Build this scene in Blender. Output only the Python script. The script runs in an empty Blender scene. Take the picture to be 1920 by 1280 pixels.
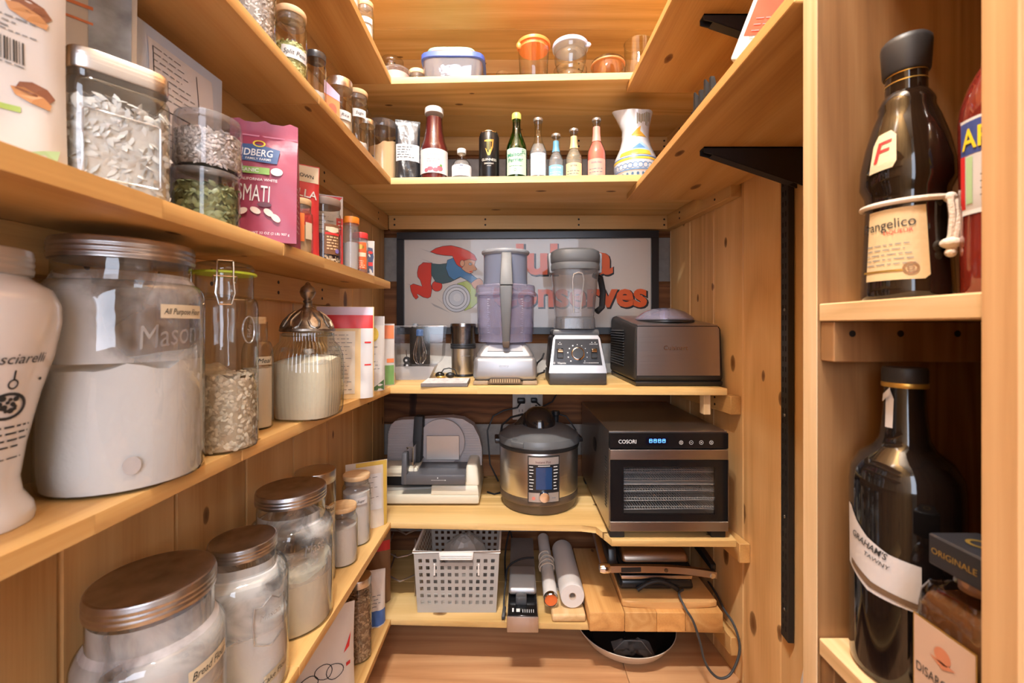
import bpy, bmesh, math, random
from mathutils import Vector, Matrix
from mathutils.geometry import tessellate_polygon
R = math.radians
rng = random.Random(7)
C = bpy.context.scene.collection
sc = bpy.context.scene
# ------------------------------------------------------------------ camera, world, lights, exposure
F = 800.0            # focal length in pixels of the 1920 px wide frame
EYE = 1.0            # lens height above the floor
cam = bpy.data.objects.new('camera', bpy.data.cameras.new('camera'))
C.objects.link(cam); sc.camera = cam
cam.location = (0, 0, EYE); cam.rotation_euler = (R(90), 0, 0)
cam.data.sensor_width = 36.0; cam.data.lens = 36.0 * F / 1920
cam.data.shift_y = -28.0 / 1920
cam.data.clip_start = 0.02
cam.data.dof.use_dof = True; cam.data.dof.focus_distance = 1.25; cam.data.dof.aperture_fstop = 6.3
sc.view_settings.view_transform = 'Standard'; sc.view_settings.look = 'None'
sc.view_settings.exposure = 0.22; sc.view_settings.gamma = 1.0
sc.view_settings.use_curve_mapping = False
sc.cycles.max_bounces = 7; sc.cycles.diffuse_bounces = 4; sc.cycles.glossy_bounces = 3; sc.cycles.transmission_bounces = 2; sc.cycles.transparent_max_bounces = 12
sc.cycles.use_adaptive_sampling = True; sc.cycles.adaptive_threshold = 0.08; sc.cycles.sample_clamp_indirect = 6.0
w = bpy.data.worlds.new('world'); sc.world = w; w.use_nodes = True
w.node_tree.nodes['Background'].inputs[0].default_value = (1.0, 0.97, 0.95, 1)
w.node_tree.nodes['Background'].inputs[1].default_value = 0.20

def lamp(name, kind, loc, power, color, size=0.1, size_y=None, rot=(0, 0, 0)):
    l = bpy.data.lights.new(name, kind); l.energy = power; l.color = color
    if kind == 'AREA':
        l.shape = 'RECTANGLE'; l.size = size; l.size_y = size_y or size
    else:
        l.shadow_soft_size = size
    o = bpy.data.objects.new(name, l); C.objects.link(o); o.location = loc; o.rotation_euler = rot
    return o
lamp('ceiling_bulb', 'POINT', (-0.28, 0.12, 2.78), 68, (1, 0.965, 0.92), 0.035)
lamp('ceiling_bulb', 'POINT', (-0.17, 0.12, 2.78), 68, (1, 0.965, 0.92), 0.035)
lamp('ceiling_bulb', 'POINT', (-0.06, 0.12, 2.78), 68, (1, 0.965, 0.92), 0.035)
lamp('daylight_from_doorway', 'AREA', (-0.05, -1.42, 1.60), 40, (0.72, 0.82, 1.0), 1.25, 1.5, (R(90), 0, 0))

# ------------------------------------------------------------------ materials
MATS = {}
def nodes_of(name):
    m = bpy.data.materials.new(name); m.use_nodes = True
    nt = m.node_tree
    return m, nt, nt.nodes['Principled BSDF']
def lk(nt, a, b): nt.links.new(a, b)
def N(nt, t, **k):
    n = nt.nodes.new(t)
    for a, v in k.items(): setattr(n, a, v)
    return n
def ramp(nt, stops):
    r = N(nt, 'ShaderNodeValToRGB'); e = r.color_ramp.elements
    while len(e) < len(stops): e.new(0.5)
    for s, (p, c) in zip(e, stops): s.position = p; s.color = (*c, 1)
    return r
def S(h):   # sRGB hex to linear
    v = [int(h[i:i + 2], 16) / 255 for i in (0, 2, 4)]
    return tuple(x / 12.92 if x <= .04045 else ((x + .055) / 1.055) ** 2.4 for x in v)

def mat(name, col, rough=0.5, metal=0.0, bump=0.0, bscale=60, coat=0.0, var=0.0, emit=0.0, spec=0.5, stretch=None, sss=0):
    if name in MATS: return MATS[name]
    m, nt, b = nodes_of(name)
    if isinstance(col, str): col = S(col)
    b.inputs['Base Color'].default_value = (*col, 1)
    b.inputs['Roughness'].default_value = rough; b.inputs['Metallic'].default_value = metal
    b.inputs['Coat Weight'].default_value = coat; b.inputs['Specular IOR Level'].default_value = spec
    if sss: b.inputs['Subsurface Weight'].default_value = sss; b.inputs['Subsurface Radius'].default_value = (.01, .01, .01)
    if emit: b.inputs['Emission Color'].default_value = (*col, 1); b.inputs['Emission Strength'].default_value = emit
    if bump or var:
        tc = N(nt, 'ShaderNodeTexCoord'); mp = N(nt, 'ShaderNodeMapping')
        if stretch: mp.inputs['Scale'].default_value = stretch
        no = N(nt, 'ShaderNodeTexNoise'); no.inputs['Scale'].default_value = bscale; no.inputs['Detail'].default_value = 4
        lk(nt, tc.outputs['Object'], mp.inputs[0]); lk(nt, mp.outputs[0], no.inputs['Vector'])
        if bump:
            bp = N(nt, 'ShaderNodeBump'); bp.inputs['Strength'].default_value = bump; bp.inputs['Distance'].default_value = 0.004
            lk(nt, no.outputs[0], bp.inputs['Height']); lk(nt, bp.outputs[0], b.inputs['Normal'])
        if var:
            r = ramp(nt, [(0.3, tuple(c * (1 - var) for c in col)), (0.7, tuple(min(1, c * (1 + var * .6)) for c in col))])
            lk(nt, no.outputs[0], r.inputs[0]); lk(nt, r.outputs[0], b.inputs['Base Color'])
    MATS[name] = m
    return m

def brushed(name, col, rough=0.28, axis='X'):
    if name in MATS: return MATS[name]
    m = mat(name, col, rough, 1.0, 0.12, 90, stretch={'X': (.03, 1, 1), 'Z': (1, 1, .03), 'XY': (.05, .05, 3)}[axis])
    return m

def wood(name, dark, mid, light, axis='Z', scale=1.0, knots=0.5, rough=0.5, rings=1.0, sat=1.0, norm='Z'):
    """pine: grain lines stretched along one axis, broad tone drift, dark oval knots, a tint per board"""
    if name in MATS: return MATS[name]
    m, nt, b = nodes_of(name)
    tc = N(nt, 'ShaderNodeTexCoord'); oi = N(nt, 'ShaderNodeObjectInfo')
    off = N(nt, 'ShaderNodeVectorMath', operation='SCALE'); off.inputs[0].default_value = (13.7, 9.1, 17.3)
    lk(nt, oi.outputs['Random'], off.inputs['Scale'])
    add = N(nt, 'ShaderNodeVectorMath', operation='ADD')
    lk(nt, tc.outputs['Object'], add.inputs[0]); lk(nt, off.outputs[0], add.inputs[1])
    def mapped(s):
        mp = N(nt, 'ShaderNodeMapping'); mp.inputs['Scale'].default_value = s
        lk(nt, add.outputs[0], mp.inputs[0]); return mp.outputs[0]
    st = {'X': (.07, 1, 1), 'Y': (1, .07, 1), 'Z': (1, 1, .07)}[axis]
    sk = {'X': (.45, 1, 1), 'Y': (1, .45, 1), 'Z': (1, 1, .45)}[axis]
    n1 = N(nt, 'ShaderNodeTexNoise'); n1.inputs['Scale'].default_value = 6 * scale; n1.inputs['Detail'].default_value = 1; n1.inputs['Distortion'].default_value = .3
    lk(nt, mapped(st), n1.inputs['Vector'])
    mul = N(nt, 'ShaderNodeMath', operation='MULTIPLY'); mul.inputs[1].default_value = 7 * rings; lk(nt, n1.outputs[0], mul.inputs[0])
    fr = N(nt, 'ShaderNodeMath', operation='PINGPONG'); fr.inputs[1].default_value = 0.5; lk(nt, mul.outputs[0], fr.inputs[0])
    n2 = N(nt, 'ShaderNodeTexNoise'); n2.inputs['Scale'].default_value = 260; n2.inputs['Detail'].default_value = 3
    lk(nt, mapped(tuple(.03 if v < .5 else 1 for v in st)), n2.inputs['Vector'])
    n3 = N(nt, 'ShaderNodeTexNoise'); n3.inputs['Scale'].default_value = 3.5 * scale; n3.inputs['Detail'].default_value = 1
    lk(nt, mapped(sk), n3.inputs['Vector'])
    # combine: rings*.45 + fibre*.3 + drift*.6
    def sm(a, k, c=None):
        q = N(nt, 'ShaderNodeMath', operation='MULTIPLY_ADD'); lk(nt, a, q.inputs[0]); q.inputs[1].default_value = k
        if c is not None: lk(nt, c, q.inputs[2])
        else: q.inputs[2].default_value = 0.0
        return q.outputs[0]
    v = sm(fr.outputs[0], .36); v = sm(n2.outputs[0], .2, v); v = sm(n3.outputs[0], .5, v)
    r = ramp(nt, [(0.24, dark), (0.43, mid), (0.62, light)]); lk(nt, v, r.inputs[0])
    col = r.outputs[0]
    if knots:
        vo = N(nt, 'ShaderNodeTexVoronoi'); vo.voronoi_dimensions = '2D'; vo.inputs['Scale'].default_value = 8.0
        sp = N(nt, 'ShaderNodeSeparateXYZ'); cb = N(nt, 'ShaderNodeCombineXYZ'); lk(nt, mapped(sk), sp.inputs[0])
        for i_, a_ in enumerate([a for a in 'XYZ' if a != norm]): lk(nt, sp.outputs[a_], cb.inputs[i_])
        lk(nt, cb.outputs[0], vo.inputs['Vector'])
        nk = N(nt, 'ShaderNodeTexNoise'); nk.inputs['Scale'].default_value = 40; lk(nt, add.outputs[0], nk.inputs['Vector'])
        thr = N(nt, 'ShaderNodeSeparateColor'); lk(nt, vo.outputs['Color'], thr.inputs[0])
        vs = N(nt, 'ShaderNodeMath', operation='MULTIPLY'); lk(nt, vo.outputs['Distance'], vs.inputs[0]); lk(nt, sm(thr.outputs[1], 2.2, None), vs.inputs[1])
        va = N(nt, 'ShaderNodeMath', operation='MULTIPLY_ADD'); lk(nt, vo.outputs['Distance'], va.inputs[0]); va.inputs[1].default_value = .8; lk(nt, vs.outputs[0], va.inputs[2])
        dist = sm(nk.outputs[0], .05, va.outputs[0])
        has = N(nt, 'ShaderNodeMath', operation='LESS_THAN'); lk(nt, thr.outputs[0], has.inputs[0]); has.inputs[1].default_value = knots
        kr = ramp(nt, [(0.05, (1, 1, 1)), (0.105, (.75, .75, .75)), (0.125, (.0, .0, .0))]); lk(nt, dist, kr.inputs[0])
        km = N(nt, 'ShaderNodeMath', operation='MULTIPLY'); lk(nt, kr.outputs[0], km.inputs[0]); lk(nt, has.outputs[0], km.inputs[1])
        mx = N(nt, 'ShaderNodeMix', data_type='RGBA'); lk(nt, km.outputs[0], mx.inputs[0]); lk(nt, col, mx.inputs[6])
        mx.inputs[7].default_value = (dark[0] * .32, dark[1] * .25, dark[2] * .22, 1); col = mx.outputs[2]
    hs = N(nt, 'ShaderNodeHueSaturation'); hs.inputs['Saturation'].default_value = sat
    mr = N(nt, 'ShaderNodeMapRange'); mr.inputs[3].default_value = .84; mr.inputs[4].default_value = 1.12
    lk(nt, oi.outputs['Random'], mr.inputs[0]); lk(nt, mr.outputs[0], hs.inputs['Value']); lk(nt, col, hs.inputs['Color'])
    lk(nt, hs.outputs[0], b.inputs['Base Color'])
    b.inputs['Roughness'].default_value = rough; b.inputs['Specular IOR Level'].default_value = .35
    bp = N(nt, 'ShaderNodeBump'); bp.inputs['Strength'].default_value = .06; bp.inputs['Distance'].default_value = .002
    lk(nt, v, bp.inputs['Height']); lk(nt, bp.outputs[0], b.inputs['Normal'])
    MATS[name] = m
    return m

def glass(name, tint=(.97, .985, .98), edge=(.55, .62, .6), rough=0.02, refl=1.0, wavy=0.0, haze=0.0, hcol=(.66, .65, .66)):
    """thin walled glass: clear seen face on, longer tinted path and more reflection at grazing angles"""
    if name in MATS: return MATS[name]
    m, nt, b = nodes_of(name); nt.nodes.remove(b)
    out = nt.nodes['Material Output']
    lw = N(nt, 'ShaderNodeLayerWeight'); lw.inputs[0].default_value = .5
    p = N(nt, 'ShaderNodeMath', operation='POWER'); p.inputs[1].default_value = 4.0; lk(nt, lw.outputs['Facing'], p.inputs[0])
    k = N(nt, 'ShaderNodeMath', operation='MULTIPLY_ADD'); k.inputs[1].default_value = .8 * refl; k.inputs[2].default_value = .06 * refl; lk(nt, p.outputs[0], k.inputs[0])
    p2 = N(nt, 'ShaderNodeMath', operation='POWER'); p2.inputs[1].default_value = 3.0; lk(nt, lw.outputs['Facing'], p2.inputs[0])
    tr = N(nt, 'ShaderNodeBsdfTransparent'); mc = N(nt, 'ShaderNodeMix', data_type='RGBA')
    mc.inputs[6].default_value = (*tint, 1); mc.inputs[7].default_value = (*edge, 1); lk(nt, p2.outputs[0], mc.inputs[0]); lk(nt, mc.outputs[2], tr.inputs[0])
    gl = N(nt, 'ShaderNodeBsdfAnisotropic'); gl.inputs['Roughness'].default_value = rough
    mx = N(nt, 'ShaderNodeMixShader'); lk(nt, k.outputs[0], mx.inputs[0])
    src = tr.outputs[0]
    if haze:
        df = N(nt, 'ShaderNodeBsdfDiffuse'); df.inputs[0].default_value = (*hcol, 1)
        hm = N(nt, 'ShaderNodeMixShader'); hm.inputs[0].default_value = haze
        lk(nt, tr.outputs[0], hm.inputs[1]); lk(nt, df.outputs[0], hm.inputs[2]); src = hm.outputs[0]
    lk(nt, src, mx.inputs[1]); lk(nt, gl.outputs[0], mx.inputs[2]); lk(nt, mx.outputs[0], out.inputs[0])
    if wavy:
        tc = N(nt, 'ShaderNodeTexCoord'); no = N(nt, 'ShaderNodeTexNoise'); no.inputs['Scale'].default_value = 28
        bp = N(nt, 'ShaderNodeBump'); bp.inputs['Strength'].default_value = wavy; bp.inputs['Distance'].default_value = .004
        lk(nt, tc.outputs['Object'], no.inputs['Vector']); lk(nt, no.outputs[0], bp.inputs['Height']); lk(nt, bp.outputs[0], gl.inputs['Normal'])
    MATS[name] = m
    return m

def dusting(name, col, lo=.42, hi=.62, scale=14, most=.9):
    """flour clinging to the inside of a jar: patchy coverage"""
    if name in MATS: return MATS[name]
    m, nt, b = nodes_of(name); out = nt.nodes['Material Output']
    b.inputs['Base Color'].default_value = (*col, 1); b.inputs['Roughness'].default_value = .9
    tc = N(nt, 'ShaderNodeTexCoord'); no = N(nt, 'ShaderNodeTexNoise'); no.inputs['Scale'].default_value = scale; no.inputs['Detail'].default_value = 6; no.inputs['Distortion'].default_value = .8
    oi = N(nt, 'ShaderNodeObjectInfo'); ad = N(nt, 'ShaderNodeVectorMath', operation='ADD'); lk(nt, tc.outputs['Object'], ad.inputs[0]); lk(nt, oi.outputs['Random'], ad.inputs[1])
    lk(nt, ad.outputs[0], no.inputs['Vector'])
    mr = N(nt, 'ShaderNodeMapRange'); mr.inputs[1].default_value = lo; mr.inputs[2].default_value = hi; mr.inputs[4].default_value = most; mr.interpolation_type = 'SMOOTHSTEP'
    lk(nt, no.outputs[0], mr.inputs[0])
    tr = N(nt, 'ShaderNodeBsdfTransparent'); mx = N(nt, 'ShaderNodeMixShader')
    lk(nt, mr.outputs[0], mx.inputs[0]); lk(nt, tr.outputs[0], mx.inputs[1]); lk(nt, b.outputs[0], mx.inputs[2]); lk(nt, mx.outputs[0], out.inputs[0])
    MATS[name] = m
    return m

def film(name, col, alpha=.35, rough=.25):
    """thin translucent plastic film"""
    if name in MATS: return MATS[name]
    m, nt, b = nodes_of(name); out = nt.nodes['Material Output']
    b.inputs['Base Color'].default_value = (*col, 1); b.inputs['Roughness'].default_value = rough
    tr = N(nt, 'ShaderNodeBsdfTransparent'); mx = N(nt, 'ShaderNodeMixShader'); mx.inputs[0].default_value = alpha
    lk(nt, tr.outputs[0], mx.inputs[1]); lk(nt, b.outputs[0], mx.inputs[2]); lk(nt, mx.outputs[0], out.inputs[0])
    MATS[name] = m
    return m

WALL = wood('pine_wall', (.46, .24, .08), (.60, .355, .142), (.68, .44, .19), 'Z', 1, .6, .34, norm='X')
WALLR = wood('pine_wall_pale', (.50, .28, .105), (.66, .415, .185), (.74, .50, .24), 'Z', 1, .7, .4, norm='X')
SHX = wood('pine_shelf_x', (.49, .285, .09), (.67, .435, .168), (.78, .56, .265), 'X', 1, .4)
SHY = wood('pine_shelf_y', (.44, .22, .06), (.60, .338, .112), (.69, .435, .17), 'Y', 1, .4)
CLX = wood('pine_cleat_x', (.44, .225, .07), (.58, .335, .118), (.66, .42, .17), 'X', 1, .1, norm='Y')
CLY = wood('pine_cleat_y', (.44, .225, .07), (.58, .335, .118), (.66, .42, .17), 'Y', 1, .1, norm='X')
FLR = wood('floor_fir', (.38, .18, .075), (.52, .275, .13), (.62, .365, .185), 'X', 1.2, .06, .35)
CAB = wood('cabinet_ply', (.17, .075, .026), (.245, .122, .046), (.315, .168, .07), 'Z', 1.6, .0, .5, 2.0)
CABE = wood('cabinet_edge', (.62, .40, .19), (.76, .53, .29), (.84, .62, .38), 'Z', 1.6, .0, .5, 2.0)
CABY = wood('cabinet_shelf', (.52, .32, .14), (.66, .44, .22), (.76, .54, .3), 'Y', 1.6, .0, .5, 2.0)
LOG = wood('hewn_log', (.10, .035, .012), (.22, .085, .03), (.36, .16, .06), 'X', 1.3, .1, .7, 1.6)
CHINK = mat('chinking', (.34, .31, .28), .9, 0, .4, 40, var=.15)
CHINKW = mat('chinking_white', (.72, .68, .62), .9, 0, .3, 40, var=.08)
BLOCK = wood('butcher_block', (.52, .24, .07), (.66, .34, .11), (.76, .44, .17), 'Y', 2, .02, .4)
BAMB = wood('bamboo_lid', (.62, .40, .2), (.74, .5, .27), (.82, .6, .36), 'X', 3, .0, .5)
SCREW = mat('screw_head', (.03, .025, .02), .5, .6)
GL = glass('jar_glass', wavy=.08)
GLT = glass('thick_glass', (.95, .97, .96), (.42, .5, .48), .02, 1.3, .2)
EMB = glass('embossed_glass', (.82, .84, .84), (.4, .45, .43), .1, 3.5, .1, .28)
PLC = glass('clear_plastic', (.95, .95, .95), (.6, .6, .62), .08, .9)
PLH = glass('cloudy_plastic', (.92, .92, .94), (.6, .62, .68), .12, .9, 0, .12)
STEEL = brushed('brushed_steel', (.62, .60, .58), .3, 'X')
STEELR = brushed('brushed_steel_round', (.64, .62, .6), .3, 'XY')
CHROME = mat('chrome', (.8, .8, .8), .12, 1)
ZINC = mat('zinc_lid', (.48, .46, .46), .32, 1, .05, 26, var=.35)
PEWTER = mat('pewter', (.36, .31, .26), .38, 1, .25, 60, var=.5)
BLK = mat('black_plastic', (.012, .012, .013), .35)
BLKM = mat('black_matte', (.014, .013, .013), .6)
DGREY = mat('dark_grey_plastic', (.06, .062, .068), .4)
GREYP = mat('grey_plastic', (.26, .27, .29), .4)
WHT = mat('white_plastic', (.66, .65, .64), .4)
WPAP = mat('white_paper', (.62, .61, .61), .6)
CREAM = mat('cream_paper', (.66, .56, .40), .6)
TAPE = mat('masking_tape', (.62, .53, .37), .6)
INK = mat('black_ink', (.02, .02, .02), .6)
GINK = mat('grey_ink', (.2, .2, .2), .6)
WINK = mat('white_ink', (.72, .72, .71), .5)
RED = mat('red_print', (.62, .03, .03), .45)
ORANGE = mat('orange_print', (.85, .19, .03), .45)
FLOURM = mat('flour', (.66, .625, .61), .95, 0, .25, 90)
FLOURW = mat('warm_flour', (.68, .60, .48), .95, 0, .25, 90)
DUST = dusting('flour_dust', (.68, .65, .64), .36, .62, 14, .85)
DUSTL = dusting('light_flour_dust', (.68, .65, .64), .5, .75, 18, .6)
GOLD = mat('gold_print', (.65, .42, .1), .35, .8)
RUBBER = mat('cord_rubber', (.02, .02, .022), .5)

# ------------------------------------------------------------------ mesh builder
_txt = {}
def text_tris(body, bold=0.0, shear=0.0, res=3):
    key = (body, bold, shear)
    if key in _txt: return _txt[key]
    cu = bpy.data.curves.new('t', 'FONT'); cu.body = body; cu.size = 1; cu.resolution_u = res
    cu.offset = bold; cu.shear = shear; cu.align_x = 'CENTER'
    o = bpy.data.objects.new('t', cu); C.objects.link(o)
    dg = bpy.context.evaluated_depsgraph_get(); ev = o.evaluated_get(dg); me = ev.to_mesh()
    me.calc_loop_triangles()
    vs = [(v.co.x, v.co.y) for v in me.vertices]; ts = [tuple(t.vertices) for t in me.loop_triangles]
    ev.to_mesh_clear(); bpy.data.objects.remove(o); bpy.data.curves.remove(cu)
    _txt[key] = (vs, ts)
    return _txt[key]

class Plane:      # (s right, t up) on a flat face; out = towards the viewer
    curved = False
    def __init__(s, o, ux, uy): s.o = Vector(o); s.x = Vector(ux).normalized(); s.y = Vector(uy).normalized(); s.n = s.x.cross(s.y)
    def pt(s, a, b, off=0.0): return s.o + s.x * a + s.y * b + s.n * off
def Front(y, x=0, z=0): return Plane((x, y, z), (1, 0, 0), (0, 0, 1))
def Top(z, x=0, y=0): return Plane((x, y, z), (1, 0, 0), (0, 1, 0))
class Cyl:        # front of an upright round body (front is -Y), radius may vary with height
    curved = True
    def __init__(s, r, a0=0.0): s.r = r; s.a0 = a0; s.f = r if callable(r) else (lambda z: r); s.step = .006
    def pt(s, a, b, off=0.0):
        rr = s.f(b) ; q = s.a0 + a / max(rr, .004); rr += off
        return Vector((rr * math.sin(q), -rr * math.cos(q), b))
class Pouch:      # front sheet of a filled bag
    curved = True; step = .02
    def __init__(s, w, h, d, seed=0, lean=0.0, pinch=.12): s.w = w; s.h = h; s.d = d; s.seed = seed; s.lean = lean; s.pinch = pinch
    def dep(s, u, v):
        t = max(0.0, 1 - v / .93)
        k = (t ** .55) * (1 - abs(u) ** 3.5) ** .6
        wr = math.sin(u * 7 + s.seed + v * 5) * math.sin(v * 13 + s.seed * 2.1 + u * 3) * .05 + math.sin(v * 31 + u * 4 + s.seed) * .012
        edge = max(0.0, 1 - abs(u) ** 6)
        return s.d / 2 * (k * (.92 + wr * 2.2) + .05 * edge * wr * 6)
    def pt(s, a, b, off=0.0, side=1):
        u = max(-1, min(1, 2 * a / s.w)); v = b / s.h
        y = -side * (s.dep(u, max(0, min(1, v))) + .0006 + off)
        x = a * (1 - s.pinch * (1 - v) * v * 1.2)
        return Vector((x, y + s.lean * b * v, b))

class MB:
    def __init__(s): s.bm = bmesh.new()
    def grid(s, pts, close_u=False, close_v=False, flip=False):
        """pts[i][j] of vectors"""
        V = [[s.bm.verts.new(p) for p in row] for row in pts]
        n, m = len(V), len(V[0])
        for i in range(n if close_u else n - 1):
            for j in range(m if close_v else m - 1):
                q = [V[i][j], V[i][(j + 1) % m], V[(i + 1) % n][(j + 1) % m], V[(i + 1) % n][j]]
                if flip: q.reverse()
                try: s.bm.faces.new(q)
                except ValueError: pass
        return V
    def box(s, a, b, bevel=0.0, seg=2, M=None):
        a, b = Vector(a), Vector(b)
        r = bmesh.ops.create_cube(s.bm, size=1.0)
        vs = r['verts']
        for v in vs: v.co = Vector(((a[i] + b[i]) / 2 + v.co[i] * (b[i] - a[i]) for i in range(3)))
        if bevel:
            es = list({e for v in vs for e in v.link_edges})
            rr = bmesh.ops.bevel(s.bm, geom=es, offset=bevel, segments=seg, profile=.5, affect='EDGES')
            vs = list({v for f in rr['faces'] for v in f.verts})
        if M is not None: bmesh.ops.transform(s.bm, matrix=M, verts=vs)
        return s
    def hull(s, pts, bevel=0.0, seg=2):     # convex body from 8 corner points (bottom 4, top 4 in order)
        V = [s.bm.verts.new(p) for p in pts]
        fs = [(3, 2, 1, 0), (4, 5, 6, 7), (0, 1, 5, 4), (1, 2, 6, 5), (2, 3, 7, 6), (3, 0, 4, 7)]
        for f in fs: s.bm.faces.new([V[i] for i in f])
        if bevel:
            es = list({e for v in V for e in v.link_edges})
            bmesh.ops.bevel(s.bm, geom=es, offset=bevel, segments=seg, profile=.5, affect='EDGES')
        return s
    def lathe(s, prof, seg=40, o=(0, 0, 0), sup=2.0, ribs=0, amp=0.0, cap0=True, cap1=True, M=None, sx=1, sy=1):
        rows = []
        for r, z in prof:
            row = []
            for k in range(seg):
                t = 2 * math.pi * k / seg
                q = 1.0
                if sup != 2.0: q = (abs(math.cos(t)) ** sup + abs(math.sin(t)) ** sup) ** (-1 / sup)
                if ribs: q *= 1 + amp * abs(math.cos(ribs * t / 2))
                p = Vector((r * q * math.cos(t) * sx, r * q * math.sin(t) * sy, z))
                row.append((M @ p if M is not None else p) + Vector(o))
            rows.append(row)
        V = s.grid(rows, close_v=True)
        if cap0 and prof[0][0] > 1e-5: s.bm.faces.new(list(reversed(V[0])))
        if cap1 and prof[-1][0] > 1e-5: s.bm.faces.new(V[-1])
        return s
    def tube(s, path, r, seg=8, closed=False, caps=True, flat=1.0):
        P = [Vector(p) for p in path]; n = len(P)
        rows = []; up = Vector((0, 0, 1)); prev = None
        for i, p in enumerate(P):
            d = (P[(i + 1) % n] - P[i - 1]) if closed else (P[min(i + 1, n - 1)] - P[max(i - 1, 0)])
            d.normalize()
            if prev is None:
                a = d.cross(up)
                if a.length < 1e-3: a = d.cross(Vector((1, 0, 0)))
            else: a = prev - d * prev.dot(d)
            a.normalize(); prev = a; b = d.cross(a)
            rr = r(i / (n - 1)) if callable(r) else r
            rows.append([p + a * math.cos(2 * math.pi * k / seg) * rr + b * math.sin(2 * math.pi * k / seg) * rr * flat for k in range(seg)])
        V = s.grid(rows, close_u=closed, close_v=True, flip=True)
        if caps and not closed: s.bm.faces.new(V[0]); s.bm.faces.new(list(reversed(V[-1])))
        return s
    def prism(s, pts, e, M=None):          # pts: 3-D outline; e: extrusion vector
        A = [s.bm.verts.new(p) for p in pts]; e = Vector(e); B = [s.bm.verts.new(Vector(p) + e) for p in pts]
        n = len(A)
        s.bm.faces.new(A); s.bm.faces.new(list(reversed(B)))
        for i in range(n): s.bm.faces.new([A[i], B[i], B[(i + 1) % n], A[(i + 1) % n]][::-1])
        bmesh.ops.recalc_face_normals(s.bm, faces=s.bm.faces[:])
        return s
    def ball(s, c, r, u=12, v=8, sc=(1, 1, 1), M=None):
        rr = bmesh.ops.create_uvsphere(s.bm, u_segments=u, v_segments=v, radius=r)
        for x in rr['verts']: x.co = Vector((x.co.x * sc[0], x.co.y * sc[1], x.co.z * sc[2]))
        if M is not None: bmesh.ops.transform(s.bm, matrix=M, verts=rr['verts'])
        bmesh.ops.translate(s.bm, vec=Vector(c), verts=rr['verts'])
        return s
    # flat print on a surface
    def _tri(s, sf, a, b, c, off):
        step = getattr(sf, 'step', .006)
        if sf.curved:
            L = [(a, b, c), (b, c, a), (c, a, b)]
            d = [math.hypot(p[0][0] - p[1][0], p[0][1] - p[1][1]) for p in L]; k = d.index(max(d))
            if d[k] > step:
                p, q, t = L[k]; m = ((p[0] + q[0]) / 2, (p[1] + q[1]) / 2)
                s._tri(sf, p, m, t, off); s._tri(sf, m, q, t, off); return
        s.bm.faces.new([s.bm.verts.new(sf.pt(*x, off)) for x in (a, b, c)])
    def text(s, sf, body, a, b, size, bold=0.0, shear=0.0, rot=0.0, off=.0009, fit=None, xs=1.0):
        vs, ts = text_tris(body, bold, shear)
        if not vs: return s
        x0 = min(v[0] for v in vs); x1 = max(v[0] for v in vs); k = size * xs
        if fit: k = fit / (x1 - x0)
        cx = (x0 + x1) / 2; c, n = math.cos(rot), math.sin(rot)
        P = []
        for x, y in vs:
            X, Y = (x - cx) * k, (y - .34) * size
            P.append((a + X * c - Y * n, b + X * n + Y * c))
        for t in ts: s._tri(sf, P[t[0]], P[t[1]], P[t[2]], off)
        return s
    def poly(s, sf, pts, off=.0006):
        T = tessellate_polygon([[Vector((p[0], p[1], 0)) for p in pts]])
        for t in T:
            a, b, c = [pts[i] for i in t]
            if (b[0] - a[0]) * (c[1] - a[1]) - (b[1] - a[1]) * (c[0] - a[0]) < 0: b, c = c, b
            s._tri(sf, a, b, c, off)
        return s
    def rect(s, sf, a0, a1, b0, b1, off=.0006, n=None):
        n = n or (max(2, int(abs(a1 - a0) / .005) + 1) if sf.curved else 2)
        m = max(2, int(abs(b1 - b0) / .008) + 1) if sf.curved and (isinstance(sf, Pouch) or callable(getattr(sf, 'r', 0))) else 2
        s.grid([[sf.pt(a0 + (a1 - a0) * i / (n - 1), b0 + (b1 - b0) * j / (m - 1), off) for j in range(m)] for i in range(n)], flip=True)
        return s
    def disc(s, sf, a, b, r, off=.0006, n=20, ry=None, r0=0):
        ry = ry or r
        P = [(a + r * math.cos(2 * math.pi * k / n), b + ry * math.sin(2 * math.pi * k / n)) for k in range(n)]
        if r0:
            Q = [(a + r0 * math.cos(2 * math.pi * k / n), b + r0 * ry / r * math.sin(2 * math.pi * k / n)) for k in range(n)]
            s.grid([[sf.pt(*Q[k], off), sf.pt(*P[k], off)] for k in range(n)], close_u=True, flip=True)
        else: s.poly(sf, P, off)
        return s
    def lines(s, sf, a0, a1, b, n, gap, th=.0012, rag=.35, seed=0, off=.0009):
        """rows of fine print"""
        q = random.Random(seed)
        for i in range(n):
            x = a0
            e = a1 - (a1 - a0) * rag * q.random()
            while x < e:
                wd = q.uniform(.35, 1.1) * gap * 1.5
                s.rect(sf, x, min(e, x + wd), b - i * gap, b - i * gap + th, off); x += wd + gap * .35
        return s
    def mesh(s, name, smooth=35):
        me = bpy.data.meshes.new(name)
        s.bm.to_mesh(me); s.bm.free()
        if smooth:
            me.polygons.foreach_set('use_smooth', [True] * len(me.polygons))
            me.set_sharp_from_angle(angle=R(smooth))
        return me

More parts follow.
